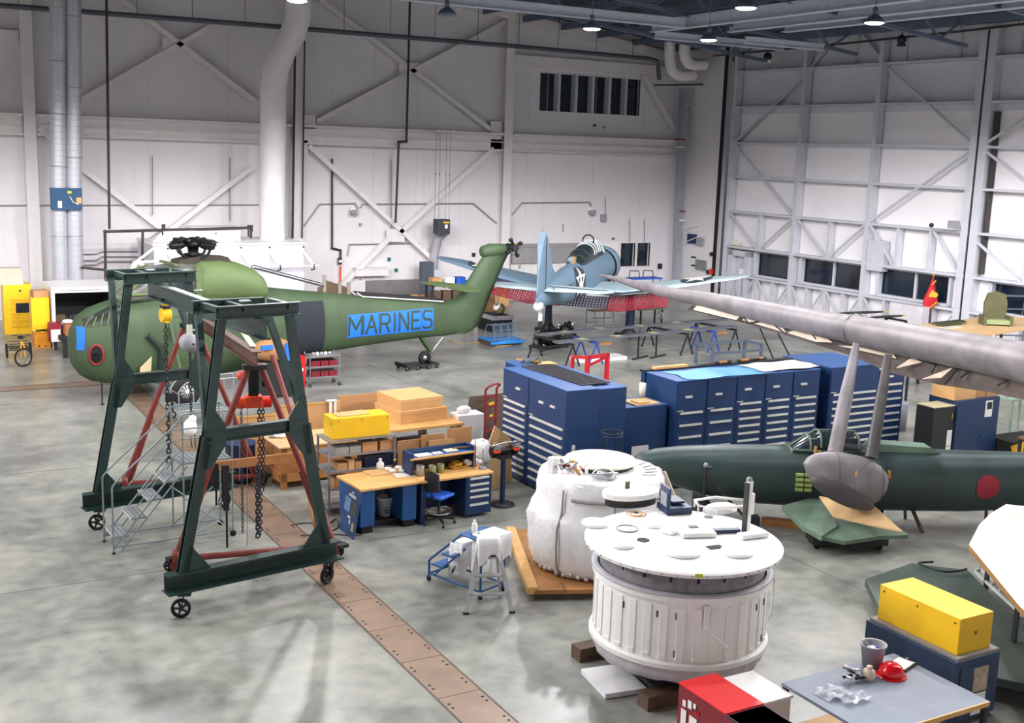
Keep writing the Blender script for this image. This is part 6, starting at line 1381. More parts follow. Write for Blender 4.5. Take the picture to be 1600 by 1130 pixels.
for q in (((1155, 488), (1170, 505), (1200, 500), (1228, 522)), ((1262, 512), (1275, 530)), ((1440, 562), (1462, 570), (1455, 582)), ((1500, 590), (1520, 575), (1546, 578)), ((1558, 602), (1578, 592), (1620, 600)), ((1476, 600), (1500, 570))):
    m = MB(); m.path([under(*p)-hv*.02 for p in q], .022, 5, DARK); m.build('control_rod', None, wg)
m = MB(); i_ = 7; p = cen[6][0].lerp(cen[7][0], .45); 
ring_ = [p+V((math.sin(a)*.0, 0, 0))+V((math.cos(a)*cen[6][1]*1.1, 0, math.sin(a)*cen[6][1]*1.12+.0))-V(wg.location) for a in [k*PI/10 for k in range(20)]]
m.path(ring_, .012, 5, mat('seam_dark', s2l(96, 90, 88)), closed=True); m.build('joint_strap', None, wg)
PC = P(1320, 748, 1.35)
def strut(pb, zb, pt, zt, r0, r1, mt, nm):
    a = P(*pb, zb)-V(wg.location); b = P(*pt, zt)-V(wg.location); m = MB(); d = (b-a).normalized(); x, y = basis(d, hv)
    rg = [[p+x*(math.cos(k*PI/8)*r)+y*(math.sin(k*PI/8)*r*.6) for k in range(16)] for p, r in ((a, r0), (a.lerp(b, .5), r0*.95), (b, r1))]
    m.loft(rg, mt); return m.build(nm, None, wg)
strut((1304, 710), 1.75, (1338, 538), 3.6, .15, .075, AGREY, 'front_strut')
strut((1362, 716), 1.75, (1388, 555), 3.55, .12, .08, mat('strut_dark_grey', s2l(84, 80, 80), .5, var=.3), 'rear_strut')
pg = PC; 
m = MB(); prof = [(1254, 724, 728), (1260, 716, 742), (1272, 710, 760), (1290, 707, 775), (1310, 707, 785), (1335, 711, 790), (1358, 718, 789), (1375, 728, 782), (1384, 738, 768), (1388, 748, 754)]
rr = []
for px, t_, b_2 in prof:
    a = (px-1320)/82; zt = 1.35+(748-t_)/80; zb = 1.35+(748-b_2)/80; hz = (zt-zb)/2
    c = PC+GU*a-V(wg.location); hw = min(.3, hz*.62+.02)
    rr.append([V((c.x, c.y, 0))+V((-GU.y, GU.x, 0))*(-hw*math.cos(k*PI/12))+V((0, 0, (zt+zb)/2+hz*math.sin(k*PI/12)-ZW)) for k in range(24)])
r2 = []
for i in range(len(rr)-1):
    for j in range(3): r2.append([rr[i][k].lerp(rr[i+1][k], j/3) for k in range(24)])
r2.append(rr[-1]); m.loft(r2, AGREY); m.build('wheel_fairing', None, wg)
for i_ in (11, 21): m = MB(); cq = sum(r2[i_], V((0, 0, 0)))/24; m.path([cq+(p-cq)*1.005 for p in r2[i_]], .01, 5, mat('seam_dark', s2l(96, 90, 88)), closed=True); m.build('seam', None, wg)
m = MB(); vn = V((GU.y, -GU.x, 0)); c = PC+GU*((1313-1320)/82)+vn*.2+V((0, 0, (748-766)/80))-V(wg.location)
ax_ = (GU*math.cos(.42)-V((0, 0, 1))*math.sin(.42)); az_ = (V((0, 0, 1))*math.cos(.42)+GU*math.sin(.42))
sp = MB(); sp.sphere((0, 0, 0), 1, 24, mat('fairing_dark_grey', s2l(84, 79, 80), .6, var=.15)); m.add([c+ax_*(v[0]*.68)+vn*(v[1]*.16)+az_*(v[2]*.21) for v in sp.v], sp.f, mat('fairing_dark_grey', (.2, .2, .2)), True); m.build('fairing_opening', None, wg)
m = MB(); c = PC+GU*.1+vn*.3+V((0, 0, .18))-V(wg.location); m.box(c+V((0, 0, -.0)), (.05, .02, .1), GA, CARDL); m.path([c, c+GU*.3+V((0, 0, .3))], .005, 4, DARK); m.build('tie_tag', None, wg); m = MB(); e = PC+GU*.84+V((0, 0, .1))-V(wg.location); m.box(e, (.04, .06, .14), GA, BRASS); m.build('tie_tag', None, wg)
q = [P(1280, 775, .82), P(1368, 792, .82), P(1410, 830, .6), P(1352, 818, .6), P(1302, 806, .62)]
c = q[1].copy(); m = MB(); n_ = len(q); m.add(q+[p+V((0, 0, -.03)) for p in q], [tuple(range(n_)), tuple(range(2*n_-1, n_-1, -1))]+[(i, (i+1) % n_, (i+1) % n_+n_, i+n_) for i in range(n_)], PLY)
one(m, 'plywood_board', 'tan plywood board lying under the grey wheel fairing', 'plywood', q[4])
for k, ((px, py), (qx, qy)) in enumerate((((1178, 491), (1243, 640)), ((1208, 506), (1270, 640)))):
    a = P(px, py, ZW-.3); b = P(1243+34*k, 640); m = MB(); m.tube(a, b, .022, n=6, m=DARK); one(m, 'wing_prop', 'thin dark prop pole under the grey wing, %s of the two' % ('left' if k == 0 else 'right'), 'pole', b)

q = [P(1352, 905, .32), P(1425, 880, .32), P(1470, 886, .33), P(1512, 891, .33), P(1560, 940, .33), P(1640, 1010, .33), P(1700, 1090, .33), P(1500, 1090, .32), P(1400, 1000, .32)]
t = thing('detached_wing', 'dark green detached wing lying low behind the yellow box', 'airplane wing', (q[0].x, q[0].y, 0))
n_ = len(q); L0 = V(t.location); q = [V((p.x, 10.9 if (p.x < 13 and p.y < 10.9) else p.y, p.z))-L0 for p in q]
m = MB(); cc = sum(q, V((0, 0, 0)))/n_+V((0, 0, .07)); m.add([cc]+q, [(0, i+1, (i+1) % n_+1) for i in range(n_)], mat('dull_green_skin', s2l(70, 84, 76), .5, var=.2, scale=2), False)
m.add(q+[p-V((0, 0, .12)) for p in q], [tuple(range(2*n_-1, n_-1, -1))]+[((i+1) % n_, i, i+n_, (i+1) % n_+n_) for i in range(n_)], mat('dull_green_skin', (.1, .1, .1))); m.build('skin', None, t)
for p in (q[1], q[3], q[8], q[7]): m = MB(); a = p.lerp(cc, .25); m.bx(a.x-.1, a.y-.1, 0, a.x+.1, a.y+.1, .22, WOODD); m.build('support_block', None, t)
m = MB(); e0, e1 = P(1523, 893, .4)-L0, P(1598, 962, .4)-L0; f0, f1 = P(1530, 889, .4)-L0, P(1612, 955, .4)-L0; LGM = mat('rib_light_grey', s2l(176, 180, 176))
m.bar(e0, e1, .03, .05, m=LGM); m.bar(f0, f1, .03, .05, m=LGM)
for k in range(7): m.bar(e0.lerp(e1, k/6), f0.lerp(f1, k/6), .05, .05, m=LGM)
m.build('rib_ladder', None, t)
m = MB(); pts = [P(*p, .42)-L0 for p in ((1458, 878), (1435, 880), (1450, 886), (1475, 893), (1500, 892), (1510, 889))]; m.path(smooth(pts, 4), .02, 6, DARK); m.build('edge_fairing', None, t)
z = 1.25; q = [P(1514, 851, z), P(1530, 820, z), P(1548, 802, z), P(1572, 788, z), P(1610, 792, z), P(1700, 806, z), P(1720, 1080, z), P(1660, 1015, z), P(1591, 945, z)]
L0 = V((q[0].x, q[0].y, 0)); t = thing('control_surface', 'cream fabric-covered aircraft control surface with brown edge above the green detached wing', 'airplane part', L0)
n_ = len(q); q = [p-L0 for p in q]; m = MB(); cc = sum(q, V((0, 0, 0)))/n_+V((0, 0, .1)); m.add([cc]+q, [(0, i+1, (i+1) % n_+1) for i in range(n_)], CREAM); m.build('fabric', None, t)
m = MB(); m.add(q+[p-V((0, 0, .09)) for p in q], [tuple(range(2*n_-1, n_-1, -1))]+[((i+1) % n_, i, i+n_, (i+1) % n_+n_) for i in range(n_)], mat('edge_brown', s2l(150, 110, 60), .6, var=.2)); m.build('edge_strip', None, t)
for p in (q[1].lerp(cc, .3), q[8].lerp(cc, .35), q[5].lerp(cc, .3)): m = MB(); m.bar((p.x, p.y, 0), (p.x, p.y, 1.14), .06, .06, m=DARK); m.build('stand_leg', None, t)
t = thing('blue_cabinet', 'dark blue steel cabinet beside the corner table, carrying the long yellow box', 'cabinet', (11.97, 9.2, 0))
m = MB(); m.bx(0, 0, .05, .86, 1.54, .9, mat('cabinet_slate_blue', s2l(46, 66, 96), .45, var=.15)); m.build('body', None, t, bevel=.008); m = MB(); m.bx(.1, -.012, .1, .8, 0, .8, mat('cabinet_slate_blue', (0, 0, 0))); d = m.build('door', None, t); m = MB(); m.bx(-.02, .75, .6, 0, .78, .66, HANDLE); m.build('handle', None, t)
m = MB(); m.prism([(0, 0), (.28, .0), (.28, .34), (0, .34)], (.35, -.02, .42), (1, 0, 0), (0, 0, 1), (0, .005, 0), mat('tan_paper', s2l(190, 170, 150), .8, var=.3, scale=10)); m.prism([(0, 0), (.26, .0), (.26, .3), (0, .3)], (.36, -.022, .1), (1, 0, 0), (0, 0, 1), (0, .005, 0), PAPER); m.build('taped_paper', None, t)
m = MB(); m.bx(12.02, 9.22, .9, 12.83, 10.72, .935, mat('grey_board', s2l(150, 146, 140), .7)); one(m, 'grey_board', 'thin grey board between the dark blue cabinet and the long yellow box', 'board', (12.4, 10, .9))
t = thing('yellow_box', 'long bright yellow metal box on the dark blue cabinet near the red hard hat', 'cabinet', (12.1, 9.3, .935))
m = MB(); m.bx(0, 0, 0, .64, 1.36, .5, YEL); m.build('body', None, t, bevel=.008)
m = MB()
for y in (.08, .7, 1.28): m.tube((-.005, y, .42), (.0, y, .42), .014, n=8, m=DARK)
m.tube((.32, -.005, .26), (.32, 0, .26), .03, n=14, m=PINE); m.build('bolt_holes', None, t)
t = thing('work_table', 'grey-topped work table in the lower right corner cluttered with bucket, helmet and tools', 'table', (9.55, 8.3, 0))
m = MB(); m.bx(0, 0, .84, 1.95, 1.5, .88, mat('table_top_slate', s2l(120, 130, 146), .5)); m.build('tabletop', None, t); m = MB(); m.bx(0.05, .0, .84, 1.9, -.02, .9, WOOD); m.build('front_edge', None, t)
for x in (.04, 1.9):
    for y in (.04, 1.46): m = MB(); m.bx(x-.03, y-.03, 0, x+.03, y+.03, .84, DARK); m.build('leg', None, t)
m = MB(); m.bx(.1, .1, .3, 1.85, 1.4, .34, WOOD); m.build('lower_shelf', None, t)
c = P(1362, 1040, .88); t = thing('grey_bucket', 'grey plastic bucket with white rag and stirrer on the corner table', 'bucket', c)
m = MB(); m.lathe([(0, 0), (.12, 0), (.155, .27), (.17, .28), (.17, .3), (.145, .29), (.115, .02), (0, .02)], n=24, m=GREYP); m.build('body', None, t); m = MB(); m.sphere((0, 0, .2), .11, 10, CLOTHW, (1, 1, .5)); m.sphere((.04, -.02, .24), .03, 8, mat('violet_cloth', s2l(120, 90, 200))); m.build('rag', None, t); m = MB(); m.bar((0, 0, .2), (-.12, .06, .36), .03, .008, m=WOFF); m.build('stirrer', None, t)
c = P(1392, 1056, .88); t = thing('red_helmet', 'glossy red hard hat lying on the corner table beside the bucket', 'helmet', c); m = MB(); m.lathe([(.16, 0), (.155, .06), (.13, .12), (.08, .16), (0, .175)], n=24, m=mat('red_gloss', s2l(220, 20, 30), .12, var=.03)); m.build('shell', None, t, solid=.006); m = MB(); m.lathe([(.15, .0), (.19, -.0), (.19, .01), (.15, .015)], n=24, m=mat('red_gloss', (1, 0, 0))); m.build('brim', None, t)
c = P(1357, 1062, .88); t = thing('cream_jar', 'cream rounded jar on the corner table in front of the bucket', 'jar', c); m = MB(); m.lathe([(0, 0), (.07, 0), (.08, .06), (.07, .12), (.035, .15), (0, .15)], n=18, m=mat('cream_plastic', s2l(226, 206, 182))); m.build('body', None, t); m = MB(); m.lathe([(.0, .15), (.04, .15), (.035, .18), (0, .185)], n=12, m=mat('cream_plastic', (1, 1, 1))); m.build('lid', None, t)
c = P(1326, 1062, .88); m = MB()
for i in range(9): a = R.uniform(0, 6); q1 = c+V((R.uniform(-.12, .12), R.uniform(-.08, .08), .03+R.uniform(0, .1))); m.tube(q1, q1+V((.12*math.cos(a), .12*math.sin(a), R.uniform(-.02, .05))), .02, n=7, m=R.choice([DARK, BLACKM, ALU]))
one(m, 'clamp_tools', 'heap of dark clamps and fittings on the corner table left of the jar', 'tools', c)
c = P(1408, 1040, .88); m = MB(); m.box(c+V((0, 0, .012)), (.34, .26, .02), .3, BLACK); m.box(c+V((0, 0, .026)), (.3, .22, .01), .3, WOFF); one(m, 'white_tray', 'white tray with black rim behind the red hard hat', 'tray', c)
for k, (px, py) in enumerate(((1300, 1085), (1330, 1092))):
    c = P(px, py, .88); m = MB(); m.grid(lambda a, b: c+V(((a-.5)*.4, (b-.5)*.3, .01+.05*abs(math.sin(a*7+k))*abs(math.cos(b*6)))), 10, 10, mat('clear_bag', s2l(190, 196, 206), .15, alpha=.6)); one(m, 'plastic_bag', 'crumpled clear plastic bag on the corner table, %s' % ('left one' if k == 0 else 'right one nearest the jar'), 'bag', c)
t = thing('red_equipment_cabinet', 'red metal equipment cabinet with white labels at the bottom edge beside the white drum', 'cabinet', (8.36, 8.9, 0))
m = MB(); m.bx(0, 0, 0, .56, 1.4, .9, MAROON); m.build('body', None, t, bevel=.006); m = MB(); m.bx(-.01, .52, .9, .57, 1.41, .915, REDB); m.bx(-.01, -.01, .88, .57, .5, .9, DARK); m.build('top', None, t)
m = MB()
for (y0, z0, w, h) in ((1.3, .66, .06, .08), (1.2, .68, .07, .1), (1.32, .42, .1, .2), (1.16, .3, .14, .3), (.98, .2, .1, .06), (.9, .06, .12, .2), (1.1, .72, .05, .06), (.75, .1, .12, .3)): m.bx(-.012, y0-w, z0, -.006, y0, z0+h, PAPER)
for i in range(5): m.bx(-.014, .98, .66+i*.012, -.008, 1.08, .666+i*.012, RED)
m.bx(-.015, 1.04, .69, -.009, 1.08, .72, NAVY); m.bx(.1, -.012, .6, .3, 0, .68, PAPER); m.bx(.36, -.012, .62, .52, 0, .68, PAPER); m.build('labels', None, t)
t = thing('white_top_box', 'cream box with broad white lid between the red cabinet and the corner table', 'box', (9.02, 9.55, 0))
m = MB(); m.bx(.02, .02, 0, .48, .72, .8, CREAM); m.build('body', None, t); m = MB(); m.bx(0, 0, .8, .5, .75, .83, WOFF); m.build('lid', None, t)
def duct(pts, r, mt, name, lab, rings=0, n=20):
    m = MB(); m.path(pts, r, n, mt)
    if rings:
        for a, b in zip(pts, pts[1:]):
            k = max(1, int((b-a).length/rings))
            for i in range(k): c = a.lerp(b, (i+.5)/k); m.torus(c, r+.008, .022, (b-a), 20, 5, ALU)
            for i in range(int((b-a).length/.22)): c = a+(b-a).normalized()*(.22*i); m.torus(c, r, .008, (b-a), 20, 4, mt)
    return one(m, name, lab, 'duct', pts[0])
SPIR = mat('spiral_duct', s2l(196, 198, 204), .35, .4, var=.08, scale=1)
a = P(92, 432, 0); yd = 46.2
duct([PY(94, 436, yd), PY(91, 300, yd), PY(90, -30, yd)], .29, SPIR, 'silver_duct', 'tall silver spiral duct at the back wall, the one nearer the wall column', 1.9)
duct([PY(118, 436, yd), PY(116, 300, yd), PY(114, -30, yd)], .29, SPIR, 'silver_duct', 'tall silver spiral duct at the back wall, the one nearer the dark drop pipe', 2.1)
c0 = PY(104, 311, yd-.4); t = thing('control_box', 'blue control box mounted across the two silver ducts', 'control box', c0)
m = MB(); m.box((0, .1, 0), (1.08, .35, .8), 0, mat('control_blue', s2l(24, 74, 112))); m.build('body', None, t); m = MB(); m.box((-.25, -.08, -.2), (.14, .01, .25), 0, PAPER); m.box((.42, -.08, -.05), (.18, .01, .22), 0, CARDL); m.box((.1, -.08, .25), (.14, .01, .09), 0, YEL); m.build('labels', None, t); m = MB(); m.path([(.1, -.1, .1), (.2, -.16, -.1), (.4, -.1, -.2)], .015, 5, WOFF); m.build('cable', None, t)
for k, (y0_, y1_) in enumerate(((393, 397), (401, 407), (409, 414))): pipe_q = [PY(128, y1_, WY-.12), PY(150, y1_, WY-.12), PY(160, y0_, WY-.12), PY(228, y0_, WY-.12)]; m = MB(); [m.tube(a, b, .022, n=6, m=CONDUIT) for a, b in zip(pipe_q, pipe_q[1:])]; one(m, 'wall_conduit', '%s of three stacked grey conduits right of the silver ducts' % ('top', 'middle', 'bottom')[k], 'conduit', pipe_q[0])
yd = 46.5
pts = [PY(425, 375, yd), PY(427, 140, yd), PY(431, 106, yd), PY(443, 78, yd), PY(458, 52, yd), PY(465, 28, yd), PY(467, -60, yd)]
duct(pts, .52, WHITE, 'white_duct', 'big white round duct with a kink rising from the white booth', 0, 28)
def pipe(pts, r, mt, lab, name='wall_pipe', cat='pipe', jo=True):
    m = MB(); pts = [V(p) for p in pts]
    for a, b in zip(pts, pts[1:]): m.tube(a, b, r, n=8, m=mt)
    for p in pts[1:-1]: m.sphere(p, r*1.35, 8, mt)
    return one(m, name, lab, cat, pts[0])
yp = 45.9
pipe([PY(166, -20, yp), PY(171, 358, yp)], .05, PIPE, 'long dark drop pipe at the left, running down from the roof')
pipe([PY(165, 436, yp), PY(164, 362, yp), PY(392, 356, yp), PY(392, 372, yp)], .055, PIPE, 'dark brown pipe run passing above the helicopter rotor head')
pipe([PY(223, 362, yp), PY(222, 420, yp)], .05, PIPE, 'short dark pipe drop left of the rotor head')
pipe([PY(254, 374, yp-.05), PY(254, 352, yp-.05), PY(257, 352, yp-.05), PY(257, 360, yp-.05)], .035, PIPE, 'small hooked pipe stub above the white booth, left')
pipe([PY(388, 370, yp-.05), PY(388, 353, yp-.05), PY(394, 353, yp-.05), PY(394, 362, yp-.05)], .035, PIPE, 'small hooked pipe stub above the white booth, right')
pipe([PY(127, 418, yp), PY(165, 422, yp)], .05, PIPE, 'short dark pipe linking the silver ducts to the dark drop pipe')
ww = WY-.62
pipe([PY(461, 85, ww), PY(457, 372, ww)], .05, DARK, 'black vertical pipe on the wall column right of the white duct')
pipe([PY(476, 64, ww), PY(472, 372, ww)], .035, PIPE, 'thin brown vertical pipe on the right edge of the same column')
w3 = WY-.65
pipe([PY(641, -20, w3), PY(635, 221, w3), PY(623, 222, w3), PY(618, 348, w3)], .055, PIPE, 'dark drop pipe with an offset elbow in the middle bay')
w4 = WY-.12
pipe([PY(519, 248, w4), PY(519, 388, w4), PY(532, 391, w4), PY(532, 404, w4)], .045, DARK, 'black pipe bending to a valve box above the brown boards')
c = PY(531, 408, w4-.05); m = MB(); m.box(c, (.16, .12, .3), 0, DARK); m.box(c+V((0, -.07, 0)), (.14, .02, .1), 0, PAPER); one(m, 'valve_box', 'small black and white valve box on the back wall', 'valve', c)
m = MB(); a = PY(532, 416, w4); m.tube(a, V((a.x, a.y, 1.0)), .04, n=8, m=mat('orange_conduit', s2l(226, 92, 46))); one(m, 'orange_pipe', 'orange-red vertical pipe below the black and white valve box', 'pipe', a)
for px, py0, py1, lab in ((238, 243, 336, 'thin grey wall conduit in the left bay, left one'), (359, 247, 345, 'thin grey wall conduit in the left bay, right one'), (611, 250, 380, 'thin wall conduit beside the offset drop pipe'), (984, 342, 379, 'thin conduit dropping to the left low window'), (1007, 343, 379, 'thin conduit dropping to the right low window'), (946, 308, 334, 'thin conduit above the grey junction box'), (880, 350, 362, 'tiny conduit stub above the shutter')):
    pipe([PY(px, py0, w4), PY(px, py1, w4)], .022, CONDUIT, lab, 'wall_conduit', 'conduit')
pipe([PY(-20, 321, w4), PY(405, 320, w4)], .02, CONDUIT, 'long thin horizontal conduit across the left bay', 'wall_conduit', 'conduit')
pipe([PY(475, 354, w4), PY(500, 319, w4), PY(555, 318, w4), PY(560, 326, w4)], .026, CONDUIT, 'grey conduit running to the white camera dome', 'wall_conduit', 'conduit')
pipe([PY(563, 325, w4), PY(567, 319, w4), PY(740, 318, w4), PY(776, 349, w4)], .026, CONDUIT, 'grey conduit leaving the camera dome to the right', 'wall_conduit', 'conduit')
pipe([PY(800, 336, w4), PY(816, 317, w4), PY(921, 316, w4), PY(924, 322, w4)], .026, CONDUIT, 'grey conduit above the blue-grey plane ending at a camera', 'wall_conduit', 'conduit')
pipe([PY(543, 400, w4), PY(546, 382, w4), PY(655, 380, w4)], .024, CONDUIT, 'grey conduit behind the tail boom level with the brace crossing', 'wall_conduit', 'conduit')
for k, (px, py, lab) in enumerate(((552, 330, 'white dome camera on the back wall, cable looping below'), (925, 330, 'small white bullet camera on the back wall above the blue-grey plane'))):
    c = PY(px, py, WY-.25); t = thing('security_camera', lab, 'camera', c); m = MB(); m.box((0, .12, .08), (.2, .26, .14), 0, WOFF); m.build('bracket', None, t); m = MB(); m.sphere((0, 0, -.06), .14, 12, GREYP); m.build('dome', None, t); m = MB(); m.path([(.14, .1, .1), (.28, .05, 0), (.2, .05, -.2), (.05, .05, -.25)], .02, 6, CONDUIT); m.build('cable', None, t)
c = PY(690, 354, WY-1.2); t = thing('unit_heater', 'dark grey heater box with warning labels hung on four rods', 'heater', c)
m = MB(); m.box((0, 0, 0), (.62, .5, .68), 0, mat('heater_grey', s2l(62, 62, 70))); m.box((.08, -.26, 0), (.42, .02, .58), 0, mat('heater_grey', (1, 1, 1))); m.build('housing', None, t); m = MB(); m.box((.1, -.28, .2), (.3, .01, .07), 0, YEL); m.box((.1, -.28, .02), (.14, .01, .18), 0, PAPER); m.build('labels', None, t)
zt_ = PY(695, 205, WY-1.2).z-c.z
for x in (-.26, .26):
    for y in (-.2, .2): m = MB(); m.tube((x, y, .34), (x, y, zt_), .012, n=6, m=CONDUIT); m.sphere((x, y, zt_*.55), .035, 6, DARK); m.build('rod', None, t)
m = MB(); m.box((0, .0, zt_), (.9, .6, .06), 0, STEELW); m.bar((0, .3, zt_), (0, 1.1, zt_), .08, .08, m=STEELW); m.build('bracket', None, t)
c = PY(672, 400, WY-.45); m = MB(); m.path([PY(696, 362, WY-.8), PY(684, 372, WY-.5), PY(678, 400, WY-.4), PY(676, 440, WY-.4)], .22, 12, mat('flue_grey', s2l(170, 170, 176))); one(m, 'flue_pipe', 'light grey flue curving down the wall beneath the heater', 'duct', c)
a, b = PY(661, 410, WY-1.2), PY(677, 470, WY-1.2); m = MB(); m.bx(a.x, WY-1.2, 0, b.x, WY-.8, a.z, mat('slate_locker', s2l(78, 84, 98))); one(m, 'tall_locker', 'tall slate grey locker at the back wall below the heater flue', 'locker', (a.x, WY-1.2, 0))
m = MB(); m.bx(b.x+.05, WY-1.1, 0, b.x+.4, WY-.8, PY(684, 421, WY-1).z, STEELG); one(m, 'narrow_locker', 'narrow pale locker beside the slate locker', 'locker', (b.x+.2, WY-1.0, 0))
for px, py, s, lab, mt in ((563, 351, .1, 'small round dial on the back wall left of the brace', GREYP), (608, 405, .12, 'small green box on the wall column lower down', mat('green_sign', s2l(20, 110, 96))), (619, 422, .12, 'second small green box on the wall column', mat('green_sign', (0, 0, 0))), (740, 398, .14, 'small dark switch box on the wall left of the tail fin', DARK), (811, 417, .14, 'small white outlet box beside the tail rotor', GREYP), (943, 341, .32, 'grey junction box above the blue-grey plane', GREYP), (958, 373, .07, 'tiny dark sensor on the wall above the plane cockpit', DARK), (935, 380, .07, 'tiny dark sensor left of the other one', DARK), (1031, 416, .22, 'dark wall telephone box right of the low windows', DARK), (929, 196, .1, 'small dark fitting beneath the observation windows, left', DARK), (944, 199, .1, 'small grey fitting beneath the observation windows, right', GREYP)):
    c = PY(px, py, WY-.06); m = MB(); m.box(c, (s, .12, s*1.25), 0, mt); one(m, 'wall_box', lab, 'wall box', c)
c = PY(563, 437, WY-.03); m = MB(); m.box(c, (.22, .02, .26), 0, PAPER); m.box(c+V((0, -.015, .02)), (.12, .01, .14), 0, mat('pink_label', s2l(206, 150, 170))); one(m, 'wall_notice', 'small white notice with pink mark on the back wall', 'sign', c)
m = MB(); a = PY(944, 378, WY-.02); b = PY(966, 378, WY-.02); m.bx(a.x, WY-.03, 0, b.x, WY, a.z, WHITE); m.bx(PY(961, 395, WY-.05).x-.05, WY-.08, .2, PY(961, 395, WY-.05).x+.05, WY-.03, PY(961, 393, WY-.05).z, DARK); struct(m.build('door_4', None))
yq = WY-1.6
m = MB(); pq = [PY(-20, 7, yq), PY(400, 39, yq), PY(800, 72, yq), PY(1016, 92, yq), PY(1028, 96, yq), PY(1030, 125, yq)]
for a, b in zip(pq, pq[1:]): m.tube(a, b, .1, n=10, m=mat('roof_pipe_grey', s2l(84, 88, 98)))
for k in range(14): c = pq[0].lerp(pq[3], (k+.5)/14); m.tube(c, V((c.x, c.y, ROOF(c.x))), .012, n=5, m=PIPE)
one(m, 'sprinkler_main', 'long dark grey pipe running under the roof along the back wall with hanger rods', 'pipe', pq[0])
m = MB(); a, b = PY(1069, 138, WY-.9), PY(1056, 445, WY-.9); m.bar(V((b.x, WY-.9, 0)), a, .34, .34, up=(0, 1, 0), m=mat('corner_duct_grey', s2l(166, 166, 178), .4, .3)); 
for py in (218, 330): c = PY(1063, py, WY-.9); m.box(c, (.38, .38, .07), 0, MAROON)
for py in (230, 344): c = PY(1063, py, WY-.9); m.box(c, (.38, .38, .05), 0, WOFF)
one(m, 'corner_duct', 'tall grey vertical duct with red and white bands in the hangar corner', 'duct', (b.x, WY-.9, 0))
for k, pts in enumerate((((1047, 62), (1047, 98), (1052, 112), (1064, 118), (1084, 117)), ((1071, 62), (1070, 84), (1076, 98), (1088, 101), (1102, 100)))):
    ye = WY-2.0-.8*k; q = [PY(*p, ye) for p in pts]; q = [V((q[0].x, q[0].y, ROOF(q[0].x)-.05))]+q
    duct(smooth(q, 3), .27, WHITE, 'duct_elbow', ('white insulated duct elbow in the roof corner, lower left one', 'white insulated duct elbow in the roof corner, upper right one')[k])
pipe([PY(1022, 133, WY-1.1), PY(1109, 132, WY-1.6), PY(1111, 88, WY-1.6), P(1135, 85, 12.0)], .04, PIPE, 'dark pipe loop below the white duct elbows')
q = [PN(px, py, RC+RN*1.0, RN) for px, py in ((1128, 86), (1330, 67), (1500, 49), (1640, 33))]
m = MB(); 
for a, b in zip(q, q[1:]): m.tube(a, b, .045, n=8, m=PIPE)
for k in range(7): c = q[0].lerp(q[3], (k+.5)/7); m.tube(c, V((c.x, c.y, ROOF(c.x))), .012, n=5, m=PIPE)
one(m, 'sprinkler_pipe', 'thin dark sprinkler pipe running along the top of the hangar doors', 'pipe', q[0])
for k, (px, py) in enumerate(((1200, 80), (1410, 52))):
    c = PN(px, py, RC+RN*1.0, RN); t = thing('roof_heater', ('small round fan unit with white cone below the roof rail, left one', 'dark fan unit below the lamp near the second door post')[k], 'fan', c+V((0, 0, -.35)))
    m = MB(); m.sphere((0, 0, .1), .2, 10, DARK); m.lathe([(.12, 0), (.2, -.15), (.0, -.18)], (0, 0, 0), 14, m=WOFF if k == 0 else DARK); m.build('housing', None, t); m = MB(); m.tube((0, 0, .2), (0, 0, .4), .03, n=6, m=DARK); m.build('bracket', None, t)
def rbx(px, py, w, h, mt, name, lab, d=.15, cat='wall box'):
    tt, z = RW(px, py); m = MB(); rbox(m, tt-w/2, tt+w/2, z-h/2, z+h/2, .005, d, mt); return one(m, name, lab, cat, RP(tt, z, d/2))
rbx(1083, 373, .62, .48, mat('panel_dark_blue', s2l(30, 50, 92)), 'control_box', 'dark blue control panel on the corner return wall')
rbx(1096, 378, .5, .4, GREYP, 'breaker_box', 'grey breaker box right of the dark blue control panel')
rbx(1097, 414, .75, .5, mat('breaker_grey', s2l(120, 128, 124)), 'breaker_cabinet', 'larger grey breaker cabinet low on the corner return wall')
rbx(1084, 402, .4, .08, DARK, 'wall_notice', 'small printed notice strip on the return wall, upper one', .02, 'sign'); rbx(1084, 415, .4, .08, DARK, 'wall_notice', 'small printed notice strip on the return wall, lower one', .02, 'sign')
rbx(1108, 425, .15, .2, DARK, 'switch_box', 'small dark switch left of the red call point'); rbx(1113, 424, .17, .24, REDB, 'call_point', 'small red fire call point on the return wall'); rbx(1114, 397, .18, .18, DARK, 'card_reader', 'small dark card reader above the red call point')
m = MB(); tt, z = RW(1077, 170); m.sphere(RP(tt, z, .3), .12, 8, DARK); m.tube(RP(tt, z, .3), RP(tt, z, 0), .03, n=6, m=DARK); one(m, 'wall_camera', 'small black camera high on the return wall by the corner duct', 'camera', RP(tt, z, .3))
m = MB(); a = RP(RW(1064, 350)[0], RW(1070, 350)[1], .3); b = RP(RW(1093, 352)[0], RW(1093, 352)[1], .4); m.tube(RP(.6, 3.4, .3), b, .02, n=6, m=WOFF); m.tube(b, b-RD*.0+V((0, 0, 0))+RN*-.4, .02, n=6, m=WOFF); m.tube(RP(.6, 2.6, .3), RP(2.4, 3.3, .2), .02, n=6, m=WOFF); one(m, 'pipe_bracket', 'white tubular bracket above the dark blue control panel', 'bracket', a)
tt, z = RW(1150, 379); m = MB(); rbox(m, tt-.25, tt+.25, z-.1, z+.1, -.02, .05, mat('exit_sign_cream', s2l(222, 224, 200))); t = one(m, 'exit_sign', 'small pale exit sign above the grey personnel door', 'sign', RP(tt, z, 0))
